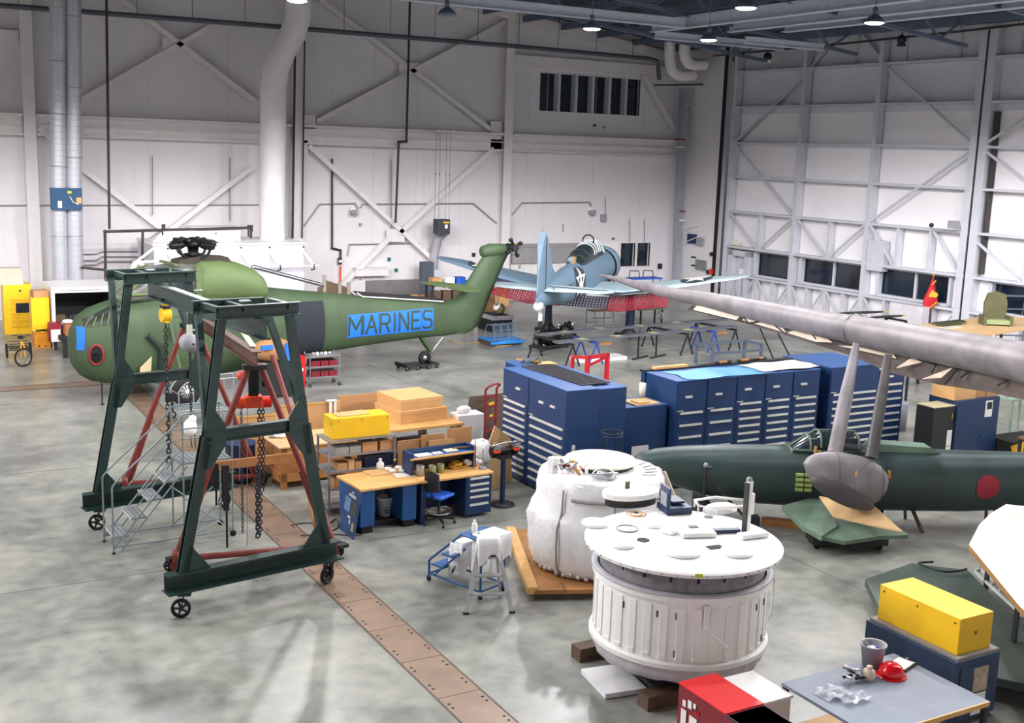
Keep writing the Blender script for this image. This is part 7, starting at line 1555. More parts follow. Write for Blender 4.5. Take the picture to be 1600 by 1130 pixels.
tt, z = RW(1458, 352); m = MB(); m.sphere(RP(tt, z, .1), .1, 8, DARK); m.tube(RP(tt, z-.15, .1), RP(tt+1.3, z-.15, .1), .015, n=5, m=CONDUIT); one(m, 'door_camera', 'small dark camera on the hangar door rail left of the big post', 'camera', RP(tt, z, .1))
rbx(1494, 351, .35, .3, GREYP, 'door_control', 'grey control box on the hangar door rail beside the big post', .3)
tt, z = RW(1366, 396); m = MB(); rbox(m, tt-.45, tt+.45, z-.75, z+.55, -.4, -.05, STEELG); one(m, 'door_motor_box', 'grey steel box within the hangar door truss above the windows', 'box', RP(tt, z, -.2))
tt, z = RW(1430, 500); m = MB(); rbox(m, tt-.8, tt+.9, 0, 1.5, .3, .7, mat('locker_pale', s2l(206, 202, 206))); one(m, 'pale_cabinet', 'pale grey cabinet standing below the hangar door windows left of the flag', 'cabinet', RP(tt, 0, .5))

a = PY(240, 385, 45); b = PY(476, 378, 45)
bt = thing('white_booth', 'large white box-shaped booth behind the helicopter rotor head with struts and a rail', 'booth', (a.x, 45, 0))
W_ = b.x-a.x; zt = 3.2
m = MB(); m.bx(0, 0, 0, W_, 2.9, zt, BOOTH); m.build('body', None, bt, bevel=.03)
m = MB(); m.bx(-.05, -.05, zt, W_+.05, 2.95, zt+.08, WOFF)
for k in range(9): m.bx(W_*k/9, -.06, zt+.08, W_*k/9+.03, 2.9, zt+.1, WHITE)
m.build('roof_panel', None, bt)
m = MB(); m.tube((-.2, -.35, 2.35), (W_+.5, -.35, 2.35), .03, n=8, m=WOFF); m.build('rail', None, bt)
for px in (262, 376, 421, 474): 
    x = PY(px, 380, 45).x-a.x; m = MB(); m.tube((x, -.02, zt-.3), (x+.3, -.35, 2.4), .05, n=8, m=WOFF); m.sphere((x, -.03, zt-.1), .04, 6, DARK); m.build('strut', None, bt)
    m = MB(); m.path([(x+.32, -.35, 2.42), (x+.34, -.37, 2.22), (x+.2, -.37, 2.2)], .035, 6, DARK); m.build('clamp', None, bt)
m = MB(); m.bx(0, -.02, .9, W_, 0, 1.15, mat('booth_grey_band', s2l(176, 174, 180))); m.build('lower_band', None, bt)
m = MB(); c = PY(332, 356, 46.5); c.z = 0; z0 = zt+.09; m.bx(c.x-1.0, 46.0, z0, c.x+1.0, 47.0, z0+.55, WHITE); m.box((c.x, 45.98, z0+.3), (.06, .02, .06), 0, DARK); one(m, 'roof_unit', 'white ventilation box on top of the white booth', 'ventilation unit', (c.x, 46.5, z0), bevel=.02)
m = MB(); c = PY(280, 365, 46); m.loft([[(c.x+sx*w, 46.2+sy*w*.45, z) for sx, sy in ((-1, -1), (1, -1), (1, 1), (-1, 1))] for w, z in ((1.1, z0), (.65, z0+.42))], WHITE, smooth=False); one(m, 'roof_hood', 'low white tapering hood on top of the booth, left of the ventilation box', 'hood', (c.x, 46.2, z0))
m = MB(); a_ = PY(212, 410, 44); b_ = PY(192, 450, 44); m.tube(a_, b_, .1, n=10, m=WOFF); m.tube(a_, PY(258, 408, 44.4), .06, n=8, m=WOFF); m.tube(a_, PY(240, 388, 44.7), .05, n=8, m=WOFF); m.tube(a_, PY(225, 415, 44), .06, n=8, m=WOFF); m.tube(V((b_.x, b_.y, b_.z)), V((b_.x-.5, 44, 0)), .08, n=8, m=WOFF); one(m, 'brace_rig', 'white tubular strut assembly behind the helicopter windscreen', 'frame', (b_.x-.5, 44, 0))
a = P(84, 545); b = P(176, 446, 2.1)
hb_ = thing('fume_hood', 'white framed open-front hood with dark interior behind the helicopter nose', 'hood', (a.x, a.y, 0))
W_ = b.x-a.x; D_ = 2.2; H_ = 2.1
m = MB(); m.bx(0, 0, H_-.18, W_, D_, H_, WOFF); m.build('roof', None, hb_)
for x in (0, W_-.1): m = MB(); m.bx(x, 0, 0, x+.1, .1, H_-.18, WOFF); m.build('post', None, hb_)
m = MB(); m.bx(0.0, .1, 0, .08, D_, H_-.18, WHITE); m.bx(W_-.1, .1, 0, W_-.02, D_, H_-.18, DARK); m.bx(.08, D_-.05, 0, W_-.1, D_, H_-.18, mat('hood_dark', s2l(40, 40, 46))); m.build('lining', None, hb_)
m = MB(); m.bx(.12, .5, .75, W_-.15, D_-.1, .8, GREYP); m.build('shelf', None, hb_)
m = MB(); m.bx(.3, 0-.01, H_-.12, 1.6, -.005, H_-.08, mat('faint_lettering', s2l(150, 150, 154))); m.build('name_strip', None, hb_)
for k in range(7):
    c = V((a.x+.4+.4*k, a.y+1.0, .8)); m = MB(); m.box(c+V((0, 0, .12)), (.28, .3, .24), R.uniform(-.3, .3), R.choice([GREYP, WOODD, DARK])); one(m, 'stored_part', 'boxy part inside the white hood, %s from its left post' % ORD[k], 'part', c, group='parts inside the white hood')
a_, b_ = PY(164, 436, 45.6), PY(191, 436, 45.6); m = MB(); m.bx(a_.x, 45.3, 0, b_.x+.5, 45.8, a_.z, mat('slate_box', s2l(120, 128, 140))); m.tube((a_.x+.6, 45.28, a_.z-.5), (a_.x+.6, 45.3, a_.z-.5), .1, n=12, m=DARK); one(m, 'grey_cabinet', 'slate grey electrical cabinet right of the white hood', 'cabinet', (a_.x, 45.5, 0))
c = P(8, 523); e = P(50, 526); W_ = .98
t = thing('yellow_locker', 'yellow storage locker with rungs on its front, black cloth inside, at the far left', 'cabinet', (c.x, c.y, 0))
w1_ = PY(50, 480, c.y).x-c.x; H1 = 1.82
m = MB(); m.bx(0, 0, 0, w1_, .8, H1, YEL); m.build('body', None, t); m = MB(); m.bx(.25, -.03, .25, w1_-.05, 0, 1.3, YELD)
for z in (.3, .5, .75, 1.0, 1.28): m.bx(.22, -.06, z, w1_-.03, -.02, z+.05, YEL)
m.build('rungs', None, t); m = MB(); m.bx(.4, -.09, .8, .95, -.06, 1.15, BLACK); m.build('black_cloth', None, t); m = MB(); m.tube((w1_*.6, -.02, 1.6), (w1_*.6, 0, 1.6), .04, n=8, m=DARK); m.build('bolt', None, t)
c2 = V((c.x+.25, c.y+.3, H1)); m = MB(); m.loft([[(c2.x+sx*w, c2.y+sy*w*.6, c2.z+z) for sx, sy in ((-1, -1), (1, -1), (1, 1), (-1, 1))] for w, z in ((.45, 0), (.4, .6))], mat('beige_box', s2l(206, 190, 172)), smooth=False); one(m, 'beige_box', 'beige tapered box on top of the far left yellow locker', 'box', (c2.x, c2.y, H1))
c3 = P(52, 545); H2 = 1.75; w2_ = PY(78, 500, c3.y).x-c3.x
t = thing('yellow_tower', 'yellow upright cabinet with orange lower half and diamond plate, right of the far left locker', 'cabinet', (c3.x, c3.y, 0))
m = MB(); m.bx(0, 0, .6, w2_, .6, H2, YEL); m.build('upper_body', None, t); m = MB(); m.bx(.05, .02, 0, w2_, .6, .6, ORNG); m.build('lower_body', None, t); m = MB(); m.prism([(-.25, 0), (0, -.28), (.25, 0), (0, .28)], (w2_*.55, -.03, .8), (1, 0, 0), (0, 0, 1), (0, .03, 0), YEL); m.build('diamond_plate', None, t); m = MB()
for x in (.2, .4, .6): m.tube((x, .01, .08), (x, .02, .08), .03, n=8, m=DARK)
m.bx(.1, -.03, .6, w2_+.1, .02, .66, WOODD); m.build('holes', None, t)
m = MB(); m.box((c3.x+.3, c3.y+.3, H2+.12), (.5, .4, .24), .2, CARD); one(m, 'cardboard_box', 'crumpled brown cardboard box on the yellow tower cabinet', 'box', (c3.x+.3, c3.y+.3, H2))
c = P(88, 548); t = thing('first_aid_stand', 'dark red box with a white sheet of paper beside the yellow tower cabinet', 'box', (c.x, c.y, 0)); m = MB(); m.bx(-.2, 0, .3, .2, .4, .95, MAROON); m.build('box_body', None, t); m = MB(); m.box((.0, -.02, .52), (.3, .01, .42), 0, PAPER); m.build('paper', None, t); m = MB(); m.bx(-.05, .1, 0, .05, .2, .3, DARK); m.build('stand', None, t)
c = P(104, 560); t = thing('parts_stand', 'brown leather-like case on black stand behind the helicopter nose', 'stand', (c.x, c.y, 0)); m = MB(); m.bx(0, 0, .75, .95, .5, 1.12, mat('brown_case', s2l(176, 104, 60))); m.build('case', None, t); m = MB(); m.bx(-.1, 0, .0, .05, .12, .75, DARK); m.bx(.5, 0, 0, .6, .12, .75, DARK); m.bx(-.2, -.05, .6, .8, .3, .75, DARK); m.build('stand', None, t)
m = MB(); m.sphere((c.x+.1, c.y+.2, 1.2), .13, 8, CLOTHW, (1.4, 1, .6)); m.sphere((c.x+.65, c.y+.2, 1.17), .08, 8, CLOTHW); one(m, 'white_rag', 'crumpled white rags on the brown case', 'cloth', (c.x+.3, c.y+.2, 1.12))
wf, wl, wr = P(37, 573), P(13, 563), P(46, 555)
c = (wl+wr)/2; fv = (wf-c); fa = math.atan2(fv.y, fv.x)
t = thing('tricycle', 'yellow adult cargo tricycle with black seat at the far left', 'tricycle', c, fa); Ltr = fv.length
m = MB(); rw_ = .3; tc_ = V((Ltr, 0, rw_)); wa_ = Matrix.Rotation(-fa, 3, 'Z') @ V((.35, -.94, 0)); wx_ = wa_.cross(V((0, 0, 1))); m.torus(tc_, rw_-.03, .03, wa_, 28, 6, BLACK); m.torus(tc_, rw_-.06, .012, wa_, 24, 5, CHROME)
for k in range(10): a0_ = k*PI/5; m.tube(tc_, tc_+wx_*((rw_-.05)*math.cos(a0_))+V((0, 0, (rw_-.05)*math.sin(a0_))), .006, n=4, m=CHROME)
m.build('front_wheel', None, t)
for s in (-1, 1):
    m = MB(); m.torus((0, s*.36, .25), .22, .03, (0, 1, 0), 24, 6, BLACK)
    for k in range(8): a0_ = k*PI/4; m.tube((0, s*.36, .25), (.2*math.cos(a0_), s*.36, .25+.2*math.sin(a0_)), .004, n=4, m=CHROME)
    m.build('rear_wheel', None, t)
m = MB(); TY = mat('trike_orange_yellow', s2l(232, 160, 40), .35); m.path([(Ltr, .06, rw_), (Ltr-.1, .05, .62), (Ltr-.14, 0, .78)], .02, 6, TY); m.path([(Ltr, -.06, rw_), (Ltr-.1, -.05, .62), (Ltr-.14, 0, .78)], .02, 6, TY); m.path([(Ltr-.12, 0, .7), (Ltr-.5, 0, .42), (.1, 0, .3)], .025, 6, TY); m.path([(Ltr-.55, 0, .4), (Ltr-.62, 0, .78)], .02, 6, TY); m.tube((0, -.36, .25), (0, .36, .25), .015, n=6, m=DARK); m.build('frame', None, t)
m = MB(); m.sphere((Ltr-.64, 0, .84), .14, 10, BLACK, (1.1, .7, .4)); m.build('saddle', None, t)
m = MB(); m.path([(Ltr-.4, -.28, .95), (Ltr-.18, -.15, .98), (Ltr-.16, 0, .86), (Ltr-.18, .15, .98), (Ltr-.4, .28, .95)], .014, 6, DARK); m.build('handlebar', None, t)
m = MB(); 
for z in (.35, .5): m.path([(-.28, -.3, z), (.28, -.3, z), (.28, .3, z), (-.28, .3, z)], .012, 5, DARK, closed=True)
m.bx(-.28, -.3, .33, .28, .3, .345, DARK); m.build('cargo_basket', None, t)

bf = PY(532, 455, 42.5); 
t = thing('brown_board_stand', 'brown board with three grey stakes standing behind the tail boom', 'board', (PY(497, 460, 42.5).x, 42.5, 0))
m = MB(); x1_ = PY(556, 450, 42.5).x-t.location.x; h0 = PY(520, 444, 42.5).z
m.prism([(0, 0), (x1_, 0), (x1_, h0-.5), (x1_*.7, h0-.1), (.35, h0+.15), (.35, h0-.1), (0, h0-.1)], (0, 0, 0), (1, 0, 0), (0, 0, 1), (0, .06, 0), WOODD); m.build('board', None, t)
for px in (506, 530, 544): x = PY(px, 440, 42.5).x-t.location.x; m = MB(); m.bx(x-.06, -.06, 0, x+.08, 0, PY(px, 430 if px == 506 else 441, 42.5).z, mat('weathered_stake', s2l(146, 136, 124))); m.build('stake', None, t)
a = PY(584, 445, 43.5); b = PY(668, 445, 43.5); t = thing('parts_bench', 'dark grey bench with upright back panel holding shiny parts behind the tail boom', 'bench', (a.x, 43.5, 0)); W_ = b.x-a.x; hb2 = PY(600, 440, 43.9).z
m = MB(); m.bx(0, 0, 0, W_, .9, .95, mat('bench_charcoal', s2l(70, 70, 76))); m.build('body', None, t); m = MB(); m.bx(0, .85, .95, W_, .9, hb2, mat('bench_panel_grey', s2l(104, 100, 102))); m.build('back_panel', None, t)
m = MB()
for k in range(4): m.bx(W_-.7+.12*k, -.01, .3, W_-.64+.12*k, 0, .8, PAPER)
m.build('front_slots', None, t)
for k in range(6): 
    c = V((a.x+.3+.42*k, 43.8, .95)); m = MB(); m.sphere(c+V((0, 0, .12)), .15, 10, (CHROME, CHROME, CHROME, DARK, CARDL, PINE)[k], (1.6, 1, .6)); one(m, 'stored_part', 'rounded part on the charcoal bench behind the tail boom, %s from its left end' % ORD[k], 'part', c, group='parts on the charcoal bench')
a = PY(676, 438, 41.5); b = PY(722, 440, 41.5); t = thing('parts_rack', 'dark open rack with brown boxes beneath the dive bomber wing tip', 'rack', (a.x, 41.5, 0)); W_ = b.x-a.x
for z in (.4, 1.1, 1.75): m = MB(); m.bx(0, 0, z, W_+.6, .7, z+.04, WOODD); m.build('shelf_board', None, t)
for x in (0, W_+.5):
    for y in (0, .62): m = MB(); m.bx(x, y, 0, x+.08, y+.08, 1.9, DARK); m.build('post', None, t)
for k, (mt, lab) in enumerate(((CARD, 'brown box on the dark rack, left'), (BLUEC, 'blue box on the dark rack, right'), (PAPER, 'white box on the dark rack between the others'))): 
    c = V((a.x+(.25, 1.35, .85)[k], 41.8, 1.79)); m = MB(); m.box(c+V((0, 0, .15)), (.4, .35, .3), 0, mt); one(m, 'stored_box', lab, 'box', c)
for k in range(4): c = V((a.x+.3+.45*k, 41.85, 1.14)); m = MB(); m.box(c+V((0, 0, .2)), (.35, .35, .4), 0, WOODD); one(m, 'stored_crate', 'dark wooden box on the middle level of the dark rack, %s from the left' % ORD[k], 'box', c, group='boxes in the dark rack')
c = P(765, 500); m = MB(); m.bx(c.x-.2, c.y, 0, c.x+.25, c.y+.5, 1.35, CARD); one(m, 'brown_box', 'tall brown box partly hidden behind the tail fin', 'box', (c.x, c.y, 0))
m = MB(); c = P(788, 478); m.bx(c.x-.25, c.y, 0, c.x+.25, c.y+.4, .9, CARDL); one(m, 'cream_box', 'cream box on the floor beneath the red dive brake', 'box', (c.x, c.y, 0))
a, b = P(770, 520), P(812, 522); t = thing('black_bin', 'black and grey rectangular bin behind the blue-covered pallet', 'bin', (a.x, a.y, 0), .0); W_ = b.x-a.x
m = MB(); m.bx(0, 0, 0, W_, 1.3, .55, BLACK); m.bx(-.05, -.05, .5, W_+.05, 1.35, .66, GREYP); m.bx(.05, .05, .66, W_-.05, 1.25, .665, BLACK); m.build('body', None, t)
c = V((a.x+.55, a.y+.5, .67)); t = thing('glass_jar', 'large jar with pale cap lying in the black bin', 'jar', c); m = MB(); m.sphere((0, 0, .22), .24, 14, mat('jar_olive', s2l(120, 116, 84), .2)); m.build('body', None, t); m = MB(); m.lathe([(.0, .1), (.16, .1), (.2, -.02), (.2, -.06)], (-.08, -.0, .3), 16, d=(-.6, 0, .8), m=WOFF); m.build('cap', None, t)
c = P(793, 540); t = thing('blue_pallet', 'low pallet covered with bright blue sheet carrying a glazed canopy', 'pallet', (c.x-.7, c.y, 0), .05)
m = MB(); m.bx(0, 0, .0, 1.35, .95, .16, mat('pallet_brown', s2l(84, 64, 56))); m.build('base', None, t); m = MB(); m.grid(lambda a, b: V((-.05+1.5*a, -.05+1.1*b, .19+.02*math.sin(a*9)*math.cos(b*7))), 10, 8, mat('bright_blue_sheet', s2l(50, 150, 236), .6)); m.grid(lambda a, b: V((-.05+1.5*a, -.06, .19-.12*b)), 10, 2, mat('bright_blue_sheet', (0, 0, 0))); m.build('sheet', None, t)
c = V((c.x-.05, c.y+.45, .2)); t = thing('glazed_canopy', 'small glazed cockpit frame on the blue-covered pallet', 'canopy', c, .1); GLC = mat('clear_glazing', s2l(110, 130, 150), .1, alpha=.35)
m = MB(); 
for x in (-.5, -.17, .17, .5): m.path([(x, -.3, 0), (x, -.3, .35), (x, -.18, .55), (x, .18, .55), (x, .3, .35), (x, .3, 0)], .02, 6, mat('frame_blue_grey', s2l(110, 136, 158)))
for y, z in ((-.3, .02), (-.3, .35), (.3, .02), (-.18, .55)): m.tube((-.5, y, z), (.5, y, z), .018, n=6, m=mat('frame_blue_grey', (0, 0, 0)))
m.build('frame', None, t); m = MB(); m.add([(-.5, -.3, 0), (.5, -.3, 0), (.5, -.3, .35), (-.5, -.3, .35), (.5, -.18, .55), (-.5, -.18, .55), (.5, .18, .55), (-.5, .18, .55)], [(0, 1, 2, 3), (3, 2, 4, 5), (5, 4, 6, 7)], GLC); m.build('glazing', None, t)
def engine(px, py, s, name, lab, seed):
    c = P(px, py); t = thing(name, lab, 'engine', c, .3); rr_ = random.Random(seed)
    m = MB(); m.bx(-.8*s, -.3*s, .1, .8*s, .3*s, .18, DARK); m.build('stand', None, t)
    for x in (-.7, .7):
        for y in (-.3, .3): m = MB(); m.wheel((x*s, y*s, .06), .06, .05, (0, 1, 0), n=10); m.build('castor', None, t)
    m = MB(); m.lathe([(.1, -.5*s), (.26*s, -.45*s), (.3*s, .3*s), (.18*s, .5*s), (.05, .55*s)], (0, 0, .45), 16, d=(1, 0, 0), m=BLACKM)
    for i in range(26): a0_ = rr_.uniform(0, 6.28); x = rr_.uniform(-.6, .6)*s; q = V((x, .28*s*math.cos(a0_), .45+.25*s*math.sin(a0_))); m.tube(q, q+V((rr_.uniform(-.2, .2), .15*math.cos(a0_), .12*math.sin(a0_))), rr_.uniform(.02, .06), n=7, m=rr_.choice([BLACKM, DARK, CHROME, BLACK]))
    m.build('engine_body', None, t)
engine(858, 545, 1.0, 'engine_assembly', 'black greasy engine assembly on a low stand below the dive bomber tail', 3)
engine(884, 533, .7, 'engine_assembly', 'second dark machinery piece right behind the greasy engine', 5)
for px, py, lab in ((982, 527, 'dark navy jack stand under the right wing of the dive bomber'), (856, 519, 'dark jack stand under the left side of the dive bomber fuselage')):
    c = P(px, py); t = thing('jack_stand', lab, 'jack', c); m = MB(); m.tube((0, 0, .15), (0, 0, 1.7), .16, .12, 12, NAVY); m.lathe([(.0, .1), (.4, .12), (.2, .3), (.14, .5)], n=12, m=DARK); m.build('body', None, t)
    for k in range(3): a0_ = k*2.09; m = MB(); m.bar((0, 0, .15), (.55*math.cos(a0_), .55*math.sin(a0_), .1), .08, .08, m=DARK); m.wheel((.55*math.cos(a0_), .55*math.sin(a0_), .08), .08, .06, (-math.sin(a0_), math.cos(a0_), 0), n=10); m.build('leg', None, t)
c = P(995, 455); c = PY(1005, 450, 44.5); t = thing('blue_cart', 'blue-topped flat cart with tubular handles near the low windows', 'cart', (c.x, 44.5, 0)); zt = PY(1005, 434, 44.5).z
m = MB(); m.bx(-.8, -.3, zt-.06, .9, .4, zt, BLUEC); m.build('top', None, t)
for x in (-.7, .8):
    for y in (-.25, .35): m = MB(); m.tube((x, y, 0), (x, y, zt-.06), .025, n=6, m=DARK); m.build('leg', None, t)
for x in (-.55, .25): m = MB(); m.path([(x-.3, 0, zt), (x-.28, 0, zt+.35), (x+.25, 0, zt+.32), (x+.3, 0, zt)], .025, 6, DARK); m.build('handle', None, t)
c = P(940, 518); t = thing('platform_stool', 'silver two-step stool with pale wooden top beneath the dive bomber wing', 'step stool', c, -.1)
m = MB(); m.bx(-.45, .0, .82, .45, .6, .86, PLY); m.build('top', None, t)
for z, y in ((.28, -.25), (.55, -.1)): m = MB(); m.bx(-.38, y-.0, z, .38, y+.24, z+.03, ALU); m.build('tread', None, t)
m = MB()
for x in (-.42, .42): m.path([(x, -.3, 0), (x, -.2, .7), (x, .0, .9), (x, .6, .86), (x, .62, 0)], .022, 6, ALU)
m.tube((-.42, .62, .3), (.42, .62, .3), .015, n=6, m=ALU); m.build('frame', None, t)
c = P(1018, 512); t = thing('green_cart', 'olive green low cart with parts behind the trestle beams', 'cart', c, .1); m = MB(); m.bx(-.7, 0, .75, .7, .6, .85, mat('muted_green', s2l(86, 110, 96))); m.build('top', None, t)
for x in (-.6, .6):
    for y in (.05, .5): m = MB(); m.bx(x-.03, y-.03, 0, x+.03, y+.03, .75, DARK); m.build('leg', None, t)
m = MB(); m.loft([[(x_, .3+w_*math.cos(k*PI/5), .9+w_*math.sin(k*PI/5)) for k in range(10)] for x_, w_ in ((-.5, .04), (-.2, .12), (.3, .08))], mat('muted_green', (0, 0, 0))); m.build('part', None, t); m = MB(); m.torus((.45, .0, .5), .16, .03, (1, 0, 0), 16, 6, ALU); m.build('ring', None, t)
def beam(p, q, w, h, lab, mt=DARK):
    m = MB(); m.bar(p, q, w, h, m=mt); d = q-p
    for f in (.12, .3, .5, .7):
        c = p+d*f
        for k in range(3): m.box(c+d.normalized()*k*.12+V((0, 0, h/2+.004)), (.03, w*1.02, .006), math.atan2(d.y, d.x)+.35, mat('yellow_tape_mark', s2l(206, 204, 140)))
    return one(m, 'grey_beam', lab, 'beam', p)
p1, q1 = P(868, 535, .85), P(1148, 510, .85); beam(p1, q1, .32, .07, 'long grey flat beam with yellow tape marks on trestles, nearer one', mat('beam_slate', s2l(92, 98, 104)))
p2, q2 = P(838, 523, .85), P(1135, 499, .85); beam(p2, q2, .26, .07, 'second long grey flat beam with yellow tape marks, farther one', mat('beam_slate', (0, 0, 0)))
def trestle(f, lab, mt, kind=0, w=.55):
    c = p1.lerp(q1, f); d = (q1-p1).normalized(); n_ = V((-d.y, d.x, 0)); t = thing('trestle', lab, 'trestle', (c.x, c.y, 0)); top = .81
    m = MB(); 
    if kind < 2: m.bar(n_*-.35+V((0, 0, top-.04)), n_*1.9*(1 if kind == 0 else .5)+V((0, 0, top-.04)), .06, .08, m=mt); m.build('top_bar', None, t)
    for s in (-1, 1):
        for e in (-.3, .55 if kind else 1.8):
            m = MB(); m.bar(n_*e+V((0, 0, top-.05)), n_*(e)+d*s*.32, .045, .045, m=mt); m.build('leg', None, t)
    if kind == 1: m = MB(); m.bar(n_*-.35+d*.1+V((0, 0, top-.08)), n_*-.35+d*.6+V((0, 0, top-.1)), .09, .07, m=PINE); m.build('wood_block', None, t)
trestle(.06, 'black metal trestle under the near end of the grey beams', DARK)
trestle(.18, 'blue sawhorse with wood block, first one under the grey beams', mat('sawhorse_blue', s2l(44, 74, 168)), 1)
trestle(.68, 'black metal trestle under the middle of the grey beams', DARK)
trestle(.84, 'blue sawhorse with wood block, second one under the grey beams', mat('sawhorse_blue', (0, 0, 0)), 1)
trestle(.97, 'black metal trestle under the far end of the grey beams', DARK)
c = p1.lerp(q1, .48); t = thing('t_stand', 'pair of low black T-shaped stands beneath the grey beams', 'stand', (c.x, c.y, 0))
for x in (-.35, .45): m = MB(); m.bar((x, 0, .03), (x, 0, .8), .05, .05, m=DARK); m.bar((x-.5, -.35, .03), (x+.5, .1, .03), .05, .05, m=DARK); m.build('post', None, t)
c = P(935, 562); m = MB(); m.box(c+V((0, 0, .06)), (2.0, .7, .12), .02, WOFF); one(m, 'white_foam_board', 'white flat foam board on the floor behind the left cabinet block', 'foam board', c)
c = P(1145, 600); a_ = P(1112, 566, 1.0); t = thing('steel_trestle', 'grey-blue open steel trestle behind the row of five cabinets', 'frame', (P(1112, 575).x, P(1112, 575).y, 0), .0)
m = MB(); FG = mat('frame_slate', s2l(84, 96, 112)); dx_ = P(1185, 568).x-P(1112, 575).x
for x in (0, dx_):
    for y in (0, .9): m.bar((x, y, 0), (x, y, .7), .09, .09, m=FG)
    m.bar((x, 0, .7), (x, .9, .7), .09, .09, m=FG)
m.bar((0, 0, .5), (dx_, 0, .5), .08, .08, m=FG); m.bar((0, .9, .7), (dx_, .9, .7), .08, .08, m=FG); m.build('frame', None, t)
c = P(1225, 585); m = MB(); pts = [P(x, y)+V((0, 0, .01)) for x, y in ((700, 532), (720, 538), (750, 536), (775, 541), (800, 540), (770, 545))]; m.path(smooth(pts, 4), .02, 5, mat('tan_cord', s2l(180, 150, 90))); one(m, 'extension_lead', 'tan cord lying on the floor between the tail wheel and the blue-covered pallet', 'cord', pts[0])
a = P(484, 606); t = thing('tool_cart', 'grey rolling tool cart with red bins in front of the helicopter boom', 'cart', a, .0)
wd = P(535, 604).x-a.x
for z in (.28, .6, .92): m = MB(); m.bx(0, 0, z, wd, .55, z+.03, SG); m.build('shelf', None, t)
for x in (.02, wd-.02):
    for y in (.02, .53):
        m = MB(); m.tube((x, y, .1), (x, y, 1.02), .018, n=6, m=SG); m.build('post', None, t); m = MB(); m.wheel((x, y, .06), .06, .04, (0, 1, 0), n=12); m.build('castor', None, t)
for z in (.31, .63):
    for k, x in enumerate((.08, .36, .64)): m = MB(); m.bx(a.x+x, a.y+.04, z, a.x+x+.25, a.y+.5, z+.16, MAROON); m.bx(a.x+x+.02, a.y+.06, z+.16, a.x+x+.23, a.y+.48, z+.163, DARK); one(m, 'red_bin', '%s dark red parts bin on the %s shelf of the rolling tool cart' % (('left', 'middle', 'right')[k], 'bottom' if z < .5 else 'middle'), 'bin', (a.x+x, a.y, z), group='red bins on the tool cart')
m = MB(); 
for k in range(5): m.sphere((a.x+.2+.13*k, a.y+.25, .98), .06, 8, CLOTHW if k % 2 else ALU)
one(m, 'rags', 'white rags and small tools on the top of the rolling tool cart', 'cloth', (a.x+.3, a.y+.25, .95))
c = P(468, 606); m = MB(); m.bx(c.x-.18, c.y, 0, c.x+.18, c.y+.4, .95, REDB); m.bx(c.x-.12, c.y-.01, .5, c.x+.12, c.y, .6, PAPER); m.bx(c.x-.12, c.y-.01, .2, c.x+.12, c.y, .3, DARK); one(m, 'red_tool_chest', 'narrow red tool chest left of the rolling tool cart', 'tool chest', c)
c = P(432, 622); t = thing('covered_part', 'large part wrapped in brown paper and blue tape beneath the helicopter cabin', 'wrapped part', (c.x, c.y, 0)); m = MB(); m.sphere((0, .3, 1.35), .5, 14, mat('kraft_paper', s2l(170, 124, 80), .8, bump=.5, fine=8), (1.3, .8, .7)); m.build('paper_wrap', None, t); m = MB(); m.box((-.3, -.08, 1.5), (.35, .1, .12), .2, TAPE); m.box((.3, -.1, 1.35), (.12, .1, .5), .3, TAPE); m.build('tape', None, t); m = MB(); m.bx(-.5, 0, 0, .5, .6, 1.05, DARK); m.build('stand', None, t)

zt = 1.95; q = [P(1465, 500, zt), P(1600, 505, zt), P(1600, 520, zt), P(1528, 524, zt), P(1390, 497, zt)]
c = P(1500, 512, zt); fl0 = P(1448, 522); 
t = thing('plywood_table', 'tall long table with pale plywood top near the hangar door windows', 'table', (c.x, c.y, 0), 0)
A0, A1 = P(1400, 503, zt), P(1640, 503, zt); A2 = P(1525, 526, zt)
m = MB(); q = [P(1430, 508, zt), P(1525, 525, zt), P(1660, 506, zt), P(1570, 492, zt)]; q = [p-V((c.x, c.y, 0)) for p in q]; m.add(q+[p-V((0, 0, .06)) for p in q], [(0, 1, 2, 3), (7, 6, 5, 4)]+[(i, (i+1) % 4, (i+1) % 4+4, i+4) for i in range(4)], PLY); m.build('tabletop', None, t)
for p in q: pp = p.lerp(sum(q, V((0, 0, 0)))/4, .1); m = MB(); m.bar((pp.x, pp.y, 0), (pp.x, pp.y, zt-.06), .07, .07, m=DARK); m.build('leg', None, t)
m = MB(); q0 = q[1].lerp(q[2], .1); q1_ = q[1].lerp(q[2], .9); m.bar((q0.x, q0.y, .4), (q1_.x, q1_.y, .4), .05, .05, m=YELD); m.build('stretcher', None, t)
p0 = P(1553, 507, zt); t = thing('pilot_chair', 'olive green padded aircraft seat standing on the plywood table', 'seat', p0, -.6)
m = MB(); m.loft([[(y*.36*w, .0+k*.12, .22+z) for y, z in ((-1, 0), (-1.05, .5), (-.8, .82), (0, .9), (.8, .82), (1.05, .5), (1, 0))] for k, w in ((0, 1), (1, 1))], OLIVE, smooth=False); m.build('backrest', None, t, bevel=.04)
m = MB(); m.bx(-.45, -.4, .05, .45, .15, .2, mat('seat_light_green', s2l(150, 164, 120))); m.bx(-.48, -.42, 0, -.38, .15, .32, OLIVE); m.bx(.38, -.42, 0, .48, .15, .32, OLIVE); m.build('seat_pan', None, t)
p0 = P(1495, 508, zt); m = MB()
for k in range(7): m.bar(p0+V((-.9, -.1+.06*k, .05+.02*(k % 3))), p0+V((.5, .05+.05*k, .07+.02*(k % 3))), .08, .03, m=R.choice([OLIVE, DARK, mat('dark_olive', s2l(60, 66, 44))]))
one(m, 'metal_strips', 'bundle of dark olive metal strips on the plywood table', 'metal parts', p0)
